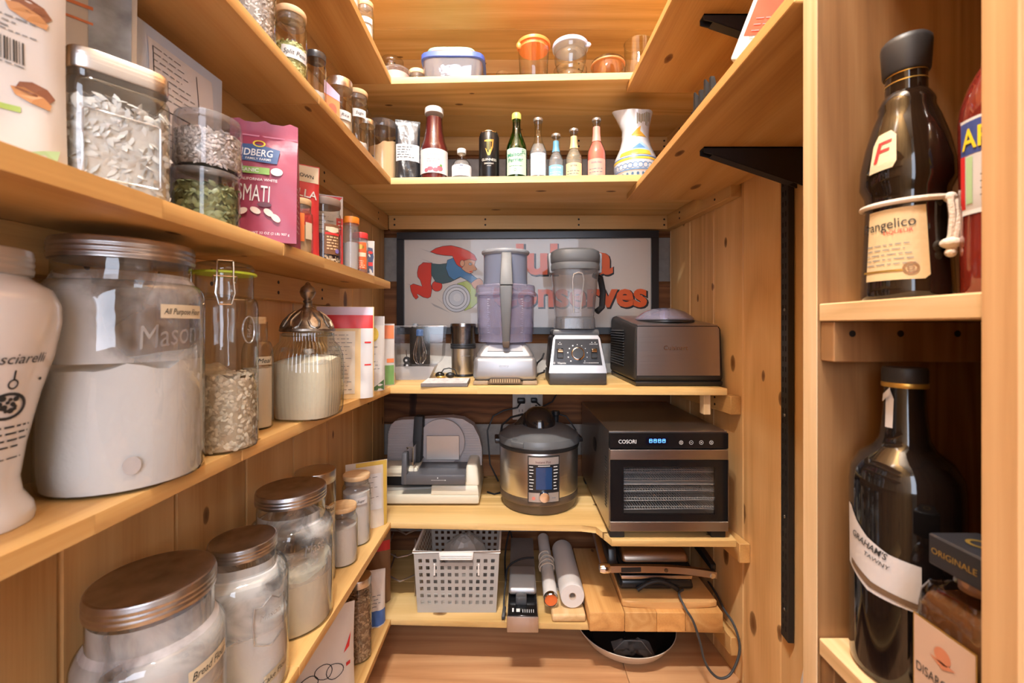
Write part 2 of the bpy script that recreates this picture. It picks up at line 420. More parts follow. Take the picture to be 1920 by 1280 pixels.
def thing(name, label, cat, loc=(0, 0, 0), rz=0.0, group=None, rx=0, ry=0):
    o = bpy.data.objects.new(name, None); C.objects.link(o); o.location = loc; o.rotation_euler = (rx, ry, rz)
    o.empty_display_size = .02
    o['label'] = label; o['category'] = cat
    if group: o['group'] = group
    return o
def part(name, mb, m, parent=None, label=None, kind=None, smooth=35, loc=None):
    me = mb.mesh(name, smooth) if isinstance(mb, MB) else mb
    if m is not None and not me.materials: me.materials.append(m)
    o = bpy.data.objects.new(name, me); C.objects.link(o)
    if parent is not None: o.parent = parent
    if loc: o.location = loc
    if label: o['label'] = label
    if kind: o['kind'] = kind
    return o
def copy_tree(o, parent=None):
    c = o.copy(); C.objects.link(c)
    if parent is not None: c.parent = parent
    for ch in list(o.children): copy_tree(ch, c)
    return c

def smooth(p, n=5):
    p = [Vector(v) for v in p]; o = []
    for i in range(len(p) - 1):
        a, b_, c_, d_ = p[max(i - 1, 0)], p[i], p[i + 1], p[min(i + 2, len(p) - 1)]
        for k_ in range(n):
            t_ = k_ / n; o.append(.5 * ((2 * b_) + (c_ - a) * t_ + (2 * a - 5 * b_ + 4 * c_ - d_) * t_ ** 2 + (3 * b_ - a - 3 * c_ + d_) * t_ ** 3))
    return o + [p[-1]]
# pixel geometry of the photograph -> points of the room
def P(px, py, Y): return Vector(((px - 960) * Y / F, Y, EYE - (py - 612) * Y / F))
def ZY(py, Y): return EYE - (py - 612) * Y / F
def foot(px, py, z):
    Y = (EYE - z) * F / (py - 612); return Vector(((px - 960) * Y / F, Y, z))
def rays(xl, xr):
    a, b = math.atan((xl - 960) / F), math.atan((xr - 960) / F); return (a + b) / 2, (b - a) / 2
def fit_base(xl, xr, yb, z):    # upright round thing: side edges and lowest base pixel -> centre, radius
    m, h = rays(xl, xr); Y = (EYE - z) * F / (yb - 612); d = Y / (math.cos(m) - math.sin(h))
    return Vector((d * math.sin(m), d * math.cos(m), z)), d * math.sin(h)
def fit_d(xl, xr, Y, z):        # centre depth known
    m, h = rays(xl, xr); d = Y / math.cos(m)
    return Vector((d * math.sin(m), Y, z)), d * math.sin(h)
def fit_edge(xl, xr, xf, z):    # its right side stands at x = xf (the front of a left hand shelf)
    m, h = rays(xl, xr); d = xf / (math.sin(m) + math.sin(h))
    return Vector((d * math.sin(m), d * math.cos(m), z)), d * math.sin(h)
def face(c): return math.atan2(c[0], c[1]) * -1      # rotation that turns local -Y towards the lens

# ------------------------------------------------------------------ the room
def lwall(y): return -.49 - .05 * (1.645 - y)
def rwall(y): return .61 + .088 * (1.6 - y)
BACK = 1.645
def vboards(wall, X, y0, y1, step, sgn, first=0.0):
    """tongue and groove boards standing on the floor; X(y) is the face"""
    y = y0; i = 0
    while y < y1:
        e = min(y1, y + step); mb = MB(); g = .004
        xa, xb = X(y), X(e)
        prof = [(xa + sgn * .006, y), (xa, y + g), (xb, e - g), (xb + sgn * .006, e), (xb + sgn * .018, e), (xa + sgn * .018, y)]
        mb.prism([(p[0], p[1], 0.001) for p in prof], (0, 0, 2.9))
        part('board', mb, WALL if sgn < 0 else WALLR, wall); y = e; i += 1
wl = part('wall_left', MB().prism([(lwall(-1.5) - .018, -1.5, 0), (lwall(1.72) - .018, 1.72, 0), (lwall(1.72) - .06, 1.72, 0), (lwall(-1.5) - .06, -1.5, 0)], (0, 0, 2.95)), WALL, kind='structure')
vboards(wl, lwall, -.82, 1.64, .167, -1)
wr = part('wall_right', MB().prism([(rwall(.3) + .018, .3, 0), (rwall(1.72) + .018, 1.72, 0), (rwall(1.72) + .06, 1.72, 0), (rwall(.3) + .06, .3, 0)], (0, 0, 2.95)), WALL, kind='structure')
vboards(wr, rwall, .46, 1.64, .1465, 1)
wb = part('wall_back', MB().box((-.62, 1.69, 0), (.74, 1.73, 2.95)), LOG, kind='structure')
BANDS = [(0, .2, 1), (.2, .28, 0), (.28, .5, 1), (.5, .62, 0), (.62, .80, 1), (.80, .935, 2), (.935, 1.176, 1), (1.176, 1.347, 0), (1.347, 1.54, 1), (1.54, 1.654, 0), (1.654, 1.955, 1), (1.955, 2.02, 2), (2.02, 2.4, 1), (2.4, 2.52, 0), (2.52, 2.92, 1)]
for z0, z1, k in BANDS:
    mb = MB()
    if k == 1:
        rows = []
        for i in range(25):
            x = -.6 + 1.32 * i / 24; row = []
            for t in (0, .06, .2, .4, .6, .8, .94, 1):
                y = BACK + (.02 if t in (0, 1) else .004 if t in (.06, .94) else 0) + rng.uniform(-.003, .003)
                row.append(Vector((x, y, z0 + (z1 - z0) * t + rng.uniform(-.002, .002) * (0 < t < 1))))
            rows.append(row)
        mb.grid(rows, flip=True); mb.box((-.6, BACK + .018, z0), (.72, 1.69, z1))
        part('log', mb, LOG, wb)
    else:
        rows = []
        for i in range(16):
            x = -.6 + 1.32 * i / 15
            rows.append([Vector((x, 1.668 + .006 * math.sin(math.pi * t) + rng.uniform(-.002, .002), z0 + (z1 - z0) * t)) for t in (0, .3, .5, .7, 1)])
        mb.grid(rows, flip=True); mb.box((-.6, 1.678, z0), (.72, 1.69, z1))
        part('chinking', mb, CHINKW if k == 2 else CHINK, wb)
fl = part('floor', MB().box((-.75, -1.55, -.06), (1.0, 1.73, -.016)), FLR, kind='structure')
y = 1.69
for i in range(13):
    ws = (.262, .24, .25)[i % 3]; y0 = y - ws
    cuts = [-.66, (-.06, .33, .12, -.3)[i % 4], 1.0]
    for a, b in zip(cuts, cuts[1:]):
        part('floor_plank', MB().box((a + .0006, y0 + .0006, -.017), (b - .0006, y - .0006, 0), .0012, 1), FLR, fl)
    y = y0
part('ceiling', MB().box((-.75, -1.55, 2.95), (1.0, 1.73, 3.0)), mat('ceiling_plaster', (.60, .52, .42), .9), kind='structure')
part('wall_front', MB().box((-.75, -1.55, 0), (1.0, -1.5, 2.95)), mat('front_plaster', (.32, .29, .26), .9), kind='structure')
part('wall_near', MB().box((.93, -1.5, 0), (.97, .30, 2.95)), mat('front_plaster', (.32, .29, .26), .9), kind='structure')
# ------------------------------------------------------------------ shelves
def yb(x): return 1.25 - .035 * (x + .355)
ZS = dict(attic=(2.0, 2.02), top=(1.711, 1.730), bottle=(1.417, 1.436), bag=(1.111, 1.131), counter=(.804, .823), low=(.409, .427), lowest=(.126, .142))
def slab(mb, pts, z0, z1, bev=.0012):
    V = [mb.bm.verts.new((x, y, z0)) for x, y in pts]; W = [mb.bm.verts.new((x, y, z1)) for x, y in pts]
    n = len(pts); fs = [mb.bm.faces.new(V[::-1]), mb.bm.faces.new(W)]
    for i in range(n): fs.append(mb.bm.faces.new([V[i], V[(i + 1) % n], W[(i + 1) % n], W[i]]))
    if bev: bmesh.ops.bevel(mb.bm, geom=list({e for f in fs for e in f.edges}), offset=bev, segments=1, affect='EDGES')
    return mb
def interp(pts, y):
    for (a, p), (b, q) in zip(pts, pts[1:]):
        if a <= y <= b: return p + (q - p) * (y - a) / (b - a)
    return pts[-1][1] if y > b else pts[0][1]
FRONT = dict(top=[(-.3, -.350), (1.25, -.354)], bottle=[(-.3, -.368), (.55, -.366), (1.25, -.355)], bag=[(-.3, -.364), (1.25, -.356)],
             counter=[(-.3, -.397), (.7, -.392), (.95, -.384), (1.25, -.356)])
FRONT['low'] = FRONT['lowest'] = [(-.3, -.366), (1.25, -.355)]
def xf(k, y): return interp(FRONT[k], y)
def screws(cl, pts, ax):
    for p in pts:
        mb = MB(); M = Matrix.Rotation(R(90), 4, 'X') if ax == 'Y' else Matrix.Rotation(R(90), 4, 'Y')
        mb.lathe([(.0035, -.0012), (.0038, .0004), (.0012, .0006)], 10, p, M=M)
        part('screw', mb, SCREW, cl)
def left_shelf(k, label, y1, joint, cl_h=.055):
    z0, z1 = ZS[k]; t = thing('wall_shelf', label, 'shelf', (0, 0, 0))
    ys = [-.25] + joint + [y1]
    for a, b in zip(ys, ys[1:]):
        n = 4; yy = [a + (b - a) * i / n for i in range(n + 1)]
        pts = [(xf(k, y), y) for y in yy] + [(lwall(y) + .001, y) for y in reversed(yy)]
        pts[0] = (pts[0][0], a + .0004); pts[-1] = (pts[-1][0], a + .0004)
        part('shelf_board', slab(MB(), pts, z0, z1), SHY, t)
    c0, c1 = -.2, (1.2 if k == 'bag' else 1.6)
    cs = [(c0, .62), (.622, c1)]
    for a, b in cs:
        mb = slab(MB(), [(lwall(a) + .001, a), (lwall(a) + .028, a), (lwall(b) + .028, b), (lwall(b) + .001, b)], z0 - cl_h, z0 - .0003)
        c = part('cleat', mb, CLY, t)
        q = [a + .1 + (b - a - .2) * i / 2 for i in range(3)]
        screws(c, [(lwall(y) + .028, y, z0 - cl_h * f) for y in q for f in (.3, .7)], 'X')
    return t
left_shelf('top', 'highest left pine shelf with wood-lidded jars above the back corner', yb(-.4), [.75])
left_shelf('bottle', 'left pine shelf carrying the row of split pea and seed jars', yb(-.4), [.8])
left_shelf('bag', 'short left pine shelf holding the maroon rice bag, ending in open end grain', 1.25, [.67])
left_shelf('counter', 'left pine shelf under the white urn and the giant flour jar', yb(-.4), [.62])
left_shelf('low', 'low left pine shelf under the row of metal-lidded flour jars', yb(-.4), [.72])
left_shelf('lowest', 'lowest left pine shelf holding the jar of brown beans', yb(-.4), [.85])

def back_shelf(k, label, x1, notch=False, cleat=True, cl_h=.052, slit=False):
    z0, z1 = ZS[k]; t = thing('wall_shelf', label, 'shelf', (0, 0, 0))
    yB = 1.64
    mid = 1.435
    front = [(lwall(1.25) + .001, yb(-.5) + .0006), (-.1, yb(-.1)), (.2, yb(.2))]
    if notch: front += [(.2405, 1.222), (.268, 1.147), (x1, 1.143)]
    else: front += [(x1, yb(x1))]
    xm = min(x1, rwall(mid) - .004)
    fb = front + [(rwall(1.3) - .02 if notch else x1, 1.30), (rwall(mid) - .004, mid), (lwall(mid) + .001, mid)]
    if slit: fb = front[:3] + [(.372, yb(.372)), (.372, 1.364), (rwall(1.364) - .004, 1.364), (rwall(mid) - .004, mid), (lwall(mid) + .001, mid)]
    part('shelf_board', slab(MB(), fb, z0, z1), SHX, t)
    bb = [(lwall(mid) + .001, mid + .0012), (rwall(mid) - .004, mid + .0012), (rwall(yB) - .004, yB), (lwall(yB) + .001, yB)]
    part('shelf_board', slab(MB(), bb, z0, z1), SHX, t)
    if cleat:
        c = part('cleat', MB().box((lwall(1.6) + .03, 1.598, z0 - cl_h), (rwall(1.62) - .004, 1.64, z0 - .0003), .001, 1), CLX, t)
        screws(c, [(x, 1.598, z0 - cl_h * f) for x in (-.44, -.1, .25, .57) for f in (.3, .7)], 'Y')
    a, b = 1.2 if not notch else 1.16, 1.597
    c = part('cleat', slab(MB(), [(rwall(a) - .03, a), (rwall(a) - .001, a), (rwall(b) - .001, b), (rwall(b) - .03, b)], z0 - cl_h, z0 - .0003), CLY, t)
    screws(c, [(rwall(y) - .03, y, z0 - cl_h * f) for y in (1.28, 1.5) for f in (.3, .7)], 'X')
    return t
back_shelf('attic', 'uppermost back shelf of pine boards just above the picture edge', .64)
back_shelf('top', 'back pine shelf holding the stacked glass food containers', .625)
back_shelf('bottle', 'back pine shelf lined with drink bottles and the painted jug', .625, slit=True)
cs = back_shelf('counter', 'back pine counter shelf under the blender and food processor', .614)
back_shelf('low', 'notched back pine shelf under the slicer and dehydrator', .602, True)
back_shelf('lowest', 'lowest back pine shelf under the white basket', .606)
part('support_block', MB().box((.555, 1.235, .745), (.575, 1.262, .8035), .001, 1), CABE, cs, 'pale block under the shelf end')

def right_shelf(z0, z1, y1, xn, xfar, label):
    t = thing('wall_shelf', label, 'shelf', (0, 0, 0))
    def fx(y): return xn + (xfar - xn) * (y - .53) / (y1 - .53)
    ym = .97
    part('shelf_board', slab(MB(), [(fx(.5235), .5235), (.72, .5235), (rwall(ym) - .008, ym), (rwall(y1) - .008, y1), (fx(y1), y1)], z0, z1), SHY, t)
    return t
right_shelf(1.692, 1.7105, 1.262, .340, .338, 'higher right pine shelf tucked under the back shelf')
right_shelf(1.398, 1.4165, 1.343, .3465, .361, 'right pine shelf below the white and orange carton')

# slotted standard and its two brackets on the right wall
sx, sy = .6545, 1.012
t = thing('shelf_standard', 'black slotted steel shelf standard screwed to the right wall', 'shelf standard', (sx, sy, 0), R(-5))
part('track', MB().box((-.008, -.0155, .26), (.006, .0155, 2.3), .001, 1), BLKM, t)
slot = None
for i in range(60):
    for dy in (-.006, .006):
        if slot is None: slot = part('slot', MB().box((-.0086, -.0015, 0), (-.0078, .0015, .012)), mat('slot_dark', (.002, .002, .002), .9), t); base = slot
        else: slot = base.copy(); C.objects.link(slot)
        slot.location = (0, dy, .28 + i * .0245)
for z in (.33, .55, .79, 1.04): part('screw', MB().lathe([(.004, 0), (.003, .0015), (0, .0018)], 10, (-.008, 0, z), M=Matrix.Rotation(R(-90), 4, 'Y')), mat('screw_grey', (.2, .2, .2), .4, 1), t)
def bracket(z, y, label, x1):
    t = thing('shelf_bracket', label, 'bracket', (.644, y, z))
    L = .644 - x1
    out = [(0, 0, 0), (-L, 0, 0), (-L, 0, -.012), (-L + .02, 0, -.017), (-.02, 0, -.078), (0, 0, -.085)]
    part('arm', MB().prism([(x, -.011, z) for x, _, z in out], (0, .003, 0)), BLKM, t)
    part('arm', MB().prism([(x, .008, z) for x, _, z in out], (0, .003, 0)), BLKM, t)
    part('web', MB().box((-L, -.011, -.003), (0, .011, 0)), BLKM, t)
    part('lower_edge', MB().prism([(-L + .02, -.011, -.016), (-.02, -.011, -.077), (-.02, -.011, -.079), (-L + .02, -.011, -.018)], (0, .022, 0)), BLKM, t)
bracket(1.3977, .955, 'black tapered steel bracket under the lower right shelf', .425)
bracket(1.6917, .955, 'black tapered steel bracket under the higher right shelf at picture top', .425)

# ------------------------------------------------------------------ bottle cabinet at the right
cab = thing('bottle_cabinet', 'built-in plywood bottle cabinet with pale front edges at right', 'cabinet', (0, 0, 0))
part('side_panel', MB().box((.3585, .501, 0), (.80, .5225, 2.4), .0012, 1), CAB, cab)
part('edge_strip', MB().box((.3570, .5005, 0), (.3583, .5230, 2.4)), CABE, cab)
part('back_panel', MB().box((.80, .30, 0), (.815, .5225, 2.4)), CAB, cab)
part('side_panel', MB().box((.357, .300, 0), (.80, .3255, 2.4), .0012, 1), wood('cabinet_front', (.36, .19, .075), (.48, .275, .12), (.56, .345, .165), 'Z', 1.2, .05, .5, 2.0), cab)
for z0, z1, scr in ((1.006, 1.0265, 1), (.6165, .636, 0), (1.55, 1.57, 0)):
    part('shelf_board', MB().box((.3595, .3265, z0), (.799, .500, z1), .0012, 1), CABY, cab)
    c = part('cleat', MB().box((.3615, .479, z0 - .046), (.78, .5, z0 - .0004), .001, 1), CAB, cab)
    screws(c, [(x, .479, z0 - .014) for x in (.382, .436, .5)], 'Y')
# ------------------------------------------------------------------ jars
def rfun(prof):
    def f(z):
        z = max(prof[0][1], min(prof[-1][1], z))
        for (r0, z0), (r1, z1) in zip(prof, prof[1:]):
            if z0 <= z <= z1: return r0 + (r1 - r0) * ((z - z0) / (z1 - z0) if z1 > z0 else 1)
        return prof[-1][0]
    return f
def jar_prof(Rb, H, rn, zs, zn):
    """body radius, glass height, neck radius, shoulder start and neck start heights"""
    p = [(Rb * .88, 0), (Rb * .97, .0025), (Rb, .010), (Rb, zs)]
    for k in range(1, 7):
        a = k / 6 * math.pi / 2
        p.append((rn + (Rb - rn) * math.cos(a) ** .8 if k < 6 else rn, zs + (zn - zs) * math.sin(a)))
    p += [(rn, zn + .001), (rn, H)]
    return p
def content(t, rf, fill, m, name, seed=0, rough=.004, slope=0.0, mound=0.0, sup=2.0, gap=.0028, label=None):
    q = random.Random(seed); mb = MB(); n = 36; rows = []
    ph = [q.uniform(0, 6.3) for _ in range(4)]
    def top(a, k):
        return fill + rough * (math.sin(2 * a + ph[0]) + .6 * math.sin(5 * a + ph[1]) + .4 * math.sin(9 * a + ph[2])) * k + slope * math.cos(a + .4) * k + mound * (1 - k * k) + q.uniform(-.2, .2) * rough
    for z in [.003 + (fill - .003) * i / 6 for i in range(6)] + ['t']:
        row = []
        for k in range(n):
            a = 2 * math.pi * k / n; zz = top(a, 1) if z == 't' else min(z, fill)
            g = 1 if sup == 2.0 else (abs(math.cos(a)) ** sup + abs(math.sin(a)) ** sup) ** (-1 / sup)
            r = (rf(zz) - gap) * g; row.append(Vector((r * math.cos(a), r * math.sin(a), zz)))
        rows.append(row)
    for f in (.8, .5, .22, .02):
        row = []
        for k in range(n):
            a = 2 * math.pi * k / n; g = 1 if sup == 2.0 else (abs(math.cos(a)) ** sup + abs(math.sin(a)) ** sup) ** (-1 / sup)
            r = (rf(fill) - gap) * f * g; row.append(Vector((r * math.cos(a), r * math.sin(a), top(a, f))))
        rows.append(row)
    mb.grid(rows, close_v=True); mb.bm.faces.new(rows and [mb.bm.verts[-n + k] for k in range(n)] if False else [v for v in list(mb.bm.verts)[-n:]])
    return part(name, mb, m, t, label)
def seeds(t, rf, z0, z1, n, size, m, name, seed=0, sup=2.0, gap=.003, top=True, flat=.4, arc=R(125)):
    """loose grains against the glass and on top of the heap, joined as one stuff part"""
    q = random.Random(seed); mb = MB(); a, b, c = size
    def grain(p, up):
        V = []
        M = Matrix.Rotation(q.uniform(0, 6.3), 3, 'Z') @ Matrix.Rotation(q.uniform(-.5, .5), 3, 'X')
        o = up.normalized(); x = o.cross(Vector((.3, .2, 1))).normalized(); y = o.cross(x)
        B = Matrix((x, y, o)).transposed() @ M
        s = q.uniform(.8, 1.15)
        for d in ((1, 0, 0), (-1, 0, 0), (0, 1, 0), (0, -1, 0), (.5, .7, .0), (-.5, -.7, 0), (.5, -.7, 0), (-.5, .7, 0), (0, 0, 1)):
            V.append(mb.bm.verts.new(p + B @ Vector((d[0] * a * s, d[1] * b * s, d[2] * c * s))))
        ring = [0, 4, 2, 7, 1, 5, 3, 6]
        for i in range(8): mb.bm.faces.new([V[ring[i]], V[ring[(i + 1) % 8]], V[8]])
    for i in range(n):
        ang = -math.pi / 2 + q.uniform(-arc, arc); z = q.uniform(z0, z1)
        g = 1 if sup == 2.0 else (abs(math.cos(ang)) ** sup + abs(math.sin(ang)) ** sup) ** (-1 / sup)
        r = (rf(z) - gap) * g; d = Vector((math.cos(ang), math.sin(ang), 0))
        grain(d * r + Vector((0, 0, z)), d + Vector((q.uniform(-.5, .5), q.uniform(-.5, .5), q.uniform(-.5, .5))))
    if top:
        for i in range(n // 4):
            ang = q.uniform(0, 6.3); r = (rf(z1) - gap) * math.sqrt(q.random())
            grain(Vector((r * math.cos(ang), r * math.sin(ang), z1)), Vector((q.uniform(-.5, .5), q.uniform(-.5, .5), 1)))
    return part(name, mb, m, t, kind='stuff', smooth=60)
def lid_zinc(t, r, z, h, m=None, name='lid', ridges=3):
    m = m or ZINC; mb = MB(); p = [(r * .96, 0), (r, .0012)]
    zz = h * .12
    for i in range(ridges): p += [(r, zz), (r * 1.012, zz + h * .07), (r * 1.012, zz + h * .14), (r, zz + h * .2)]; zz += h * .24
    p += [(r, h - .003), (r * .985, h - .0008), (r * .95, h), (r * .9, h - .0012), (r * .02, h - .001)]
    mb.lathe(p, 56, (0, 0, z)); return part(name, mb, m, t)
def lid_plain(t, r, z, h, m, bev=.0025, name='lid', label=None, sup=2.0):
    mb = MB().lathe([(r * .985, 0), (r, .0012), (r, h - bev), (r - bev * .3, h - bev * .3), (r - bev, h), (.001, h + .0004)], 48, (0, 0, z), sup)
    return part(name, mb, m, t, label)
def lid_wood(t, r, rn, z, h, label='round bamboo lid'):
    l = part('lid', MB().lathe([(r * .97, 0), (r, .0015), (r, h - .002), (r * .97, h), (.001, h)], 40, (0, 0, z)), BAMB, t, label)
    part('gasket', MB().lathe([(rn * .9, -.012), (rn * .97, -.0115), (rn * 1.0, -.008), (rn * .96, -.006), (rn * 1.0, -.003), (rn * .95, 0)], 32, (0, 0, z)), PLH, l)
    return l
def jar(label, c, r, ztop, lid='zinc', lh=.02, rn=.8, rl=None, sh=.72, nk=.86, mat_=None, sup=2.0, rz=None, group=None, name='glass_jar', ribs=0, amp=0):
    """a jar standing at c with lid top at ztop; returns thing, radius function, glass height"""
    H = ztop - c[2] - (lh * .75 if lid in ('zinc', 'steel') else lh)
    t = thing(name, label, 'jar', c, face(c) if rz is None else rz, group)
    prof = jar_prof(r, H, r * rn, H * sh, H * nk); rf = rfun(prof)
    if sup != 2.0: prof = [(a / (2 ** (1 / sup) / 1.0) * 1.0 if False else a, z) for a, z in prof]
    part('glass_body', MB().lathe(prof, 56 if not ribs else 160, sup=sup, ribs=ribs, amp=amp, cap1=False), mat_ or GL, t)
    rl = rl or r * rn * 1.07
    zl = ztop - c[2] - lh
    if lid == 'zinc': lid_zinc(t, rl, zl, lh)
    elif lid == 'steel': lid_plain(t, rl, zl, lh, STEELR, sup=sup)
    elif lid == 'wood': lid_wood(t, rl, r * rn, zl, lh)
    elif lid: lid_plain(t, rl, zl, lh, lid, sup=sup)
    return t, rf, H
def residue(t, rf, z0, z1, m=None, gap=.0016, sup=2.0):
    n = 8
    part('flour_film', MB().lathe([(rf(z0 + (z1 - z0) * i / n) - gap, z0 + (z1 - z0) * i / n) for i in range(n + 1)], 40, cap0=False, cap1=False, sup=sup), m or DUST, t)
def sticker(t, sf, a, b, w, h, text='', m=None, size=.01, fit=None, shear=.3, rot=0.0, ink=None, name='label', tl=None, off=.0005):
    """paper stuck on a surface, with its writing as a sub-part"""
    if rot:
        cs, sn = math.cos(rot), math.sin(rot)
        q = [(a + x * cs - y * sn, b + x * sn + y * cs) for x, y in ((-w / 2, -h / 2), (w / 2, -h / 2), (w / 2, h / 2), (-w / 2, h / 2))]
        mb = MB().poly(sf, q, off)
    else: mb = MB().rect(sf, a - w / 2, a + w / 2, b - h / 2, b + h / 2, off)
    l = part(name, mb, m or TAPE, t, tl)
    if text: part('lettering', MB().text(sf, text, a, b, size, 0, shear, rot, off + .0006, fit), ink or INK, l)
    return l
def px_arc(r, frac): return r * math.asin(max(-1, min(1, frac)))

GJ = 'wide flour and grain jars on the left shelves'
Zc, Zl, Zw, Zb, Zo, Zt = (ZS[k][1] + .0006 for k in ('counter', 'low', 'lowest', 'bag', 'bottle', 'top'))
# --- white urn
c = Vector((-.480, .368, Zc)); t = thing('ceramic_urn', 'white glazed urn jar with footed base and black print at left picture edge', 'jar', c, face(c) + .3)
up = [(.046, 0), (.047, .006), (.045, .014), (.0385, .026), (.037, .04), (.041, .07), (.05, .115), (.059, .15), (.064, .18), (.0635, .196), (.058, .21), (.048, .2175), (.043, .222)]
rf = rfun(up)
part('body', MB().lathe(up, 64), mat('white_glaze', (.68, .645, .62), .12, coat=.6), t)
lid_zinc(t, .0455, .222, .024, mat('urn_lid', (.62, .58, .52), .35, .6))
sf = Cyl(rf, .2)
d = part('emblem', MB().disc(sf, .004, .108, .0145, .0006, 24, .012, .0115), INK, t)
mb = MB().text(sf, 'Masciarelli', .004, .149, .0125, .0, .25, 0, .0008, .05)
mb.lines(sf, -.022, .03, .0885, 4, .006, .0016, .3, 3); mb.lines(sf, -.012, .03, .0605, 1, .006, .001, .3, 5)
mb.rect(sf, -.021, -.018, .128, .1305); mb.rect(sf, .028, .031, .128, .1305)
part('lettering', mb, INK, t, kind='stuff')
q = random.Random(4); mb = MB()
for i in range(15):
    a = i * .42; mb.disc(sf, .004 + .0085 * math.cos(a) * q.uniform(.3, 1), .109 + .008 * math.sin(a) * q.uniform(.2, 1), q.uniform(.0012, .0028), .0007, 8)
mb.disc(sf, .005, .127, .0038, .0007, 14, .0045, .0026); mb.rect(sf, .0042, .0056, .13, .139, .0007)
part('emblem', mb, INK, t)

# --- giant flour jar
c, r = fit_base(57, 385, 942, Zc)
t, rf, H = jar('giant glass jar half full of flour with a tape label and ridged metal lid', c, r, 1.0965, 'zinc', .024, .83, r * .86, .81, .89, GLT, group=None)
content(t, rf, .135, FLOURM, 'flour', 3, .007, .006, .004)
part('flour_film', MB().lathe([(rf(z) - .0018, z) for z in (.138, .15, .18, .20, .208, .214, .220, .226, .236)], 40, cap0=False, cap1=False), dusting('heavy_flour_dust', (.68, .65, .65), .28, .60, 11, .8), t)
sf = Cyl(rf); part('embossed_lettering', MB().text(sf, 'Mason', px_arc(r, .50), .168, .036, 0, .25, .12, .0008, .062), EMB, t, 'raised word in the glass')
sticker(t, sf, px_arc(r, .66), .1935, .052, .0155, 'All Purpose Flour', size=.0095, fit=.046)
part('glass_boss', MB().disc(Cyl(rf), .004, .030, .0075, .0012, 20, .0095), mat('glass_boss', (.42, .38, .36), .15), t, 'round boss in the glass')

# --- clip-top oat jar
c, r = fit_base(355, 485, 855, Zc)
t, rf, H = jar('tall clip-top jar of rolled oats with lime green rubber seal', c, r, 1.093, None, .017, .86, None, .80, .86, GLT)
content(t, rf, .108, mat('oats_bed', (.50, .39, .27), .9, 0, .3, 200), 'oats', 5, .004, -.012, .004)
seeds(t, rf, .004, .108, 800, (.0044, .003, .0011), mat('oat_flake', (.72, .60, .45), .7, var=.25, bscale=120), 'oats', 5)
l = part('glass_lid', MB().lathe([(r * .86, 0), (r * .9, .002), (r * .9, .007), (r * .82, .012), (r * .6, .015), (r * .001, .0155)], 44, (0, 0, H + .002)), GLT, t)
part('rubber_seal', MB().lathe([(r * .84, 0), (r * .95, 0), (r * .96, .0015), (r * .95, .003), (r * .84, .003)], 44, (0, 0, H - .001)), mat('lime_rubber', (.58, .72, .05), .5), t)
mb = MB()
for sgn in (-1, 1):
    mb.tube([(sgn * .009, -r * .93, H + .016), (sgn * .0095, -r * .99, H + .006), (sgn * .0095, -r * 1.0, H - .012), (sgn * .011, -r * 1.03, H - .03), (sgn * .007, -r * 1.04, H - .045)], .0011, 6)
mb.tube([(-.009, -r * .93, H + .016), (.009, -r * .93, H + .016)], .0011, 6); mb.tube([(-.007, -r * 1.04, H - .045), (.007, -r * 1.04, H - .045)], .0011, 6)
mb.tube([(-.0135, -r * .99, H - .006), (.0135, -r * .99, H - .006)], .0011, 6)
for sgn in (-1, 1):
    mb.tube([(sgn * .0135, -r * .99, H - .006), (sgn * .0125, -r * 1.02, H - .016), (sgn * .0095, -r * 1.0, H - .012)], .0011, 6)
part('wire_clip', mb, CHROME, t); l['label'] = 'domed glass lid'
mb = MB().tube([(r * math.sin(.75) * 1.004 + 0, -r * math.cos(.75) * 1.004, z) for z in ()] or [Cyl(rf).pt(.031 + .010 * math.cos(a) * (1 if abs(math.cos(a)) < .8 else 1), .172 + .019 * math.sin(a) * 1, .0005) for a in [k * math.pi / 12 for k in range(24)]], .0011, 6, True)
mb.text(Cyl(rf), 'Fido', .031, .17, .011, .01, 0, math.pi / 2, .001); part('embossed_seal', mb, EMB, t)

# --- small corked bottle, ribbed canister
c, r = fit_base(452, 513, 808, Zc)
t, rf, H = jar('slim corked glass bottle of meal behind the oat jar', c, r, 1.008, None, .0, .62, None, .66, .82, GL, name='glass_bottle')
content(t, rf, .105, FLOURW, 'meal', 2, .001); lid_plain(t, r * .55, H - .003, .012, BAMB, .001, 'cork', 'cork stopper')
sticker(t, Cyl(rf), r * .45, .118, .026, .014, 'Meal', size=.011)
c, r = fit_base(508, 642, 793, Zc)
t = thing('glass_canister', 'ribbed glass canister of flour with an ornate pewter knob lid', 'jar', c, face(c) - .5)
pr = [(r * .84, 0), (r * .94, .004), (r * .97, .012), (r, .05), (r * 1.0, .095), (r * .97, .12), (r * .88, .137), (r * .74, .147), (r * .72, .15), (r * .72, .164)]
pr = [(a * .95, z) for a, z in pr]
rf = rfun(pr); part('glass_body', MB().lathe(pr, 192, sup=3.0, ribs=48, amp=.022, cap1=False), glass('ribbed_glass', (.95, .97, .93), (.5, .55, .47), .02, 1.3, .1), t)
content(t, rf, .108, FLOURW, 'flour', 8, .003, .004, .012, 3.0, .004)
residue(t, rf, .105, .135, DUSTL, .003, 3.0)
part('glass_lip', MB().lathe([(r * .69, 0), (r * .73, .002), (r * .73, .006), (r * .69, .008)], 48, (0, 0, .157)), GLT, t)
lp = [(r * .80, 0), (r * .84, .002), (r * .83, .006), (r * .76, .010), (r * .66, .022), (r * .48, .034), (r * .3, .042), (r * .16, .048), (r * .12, .056), (r * .15, .060), (r * .11, .063), (r * .2, .070), (r * .245, .078), (r * .2, .087), (r * .1, .092), (r * .07, .096), (.001, .0985)]
l = part('lid', MB().lathe([(a * .95, z) for a, z in lp], 48, (0, 0, .166), cap0=True), PEWTER, t, 'ornate pewter lid with a knob')
mb = MB()
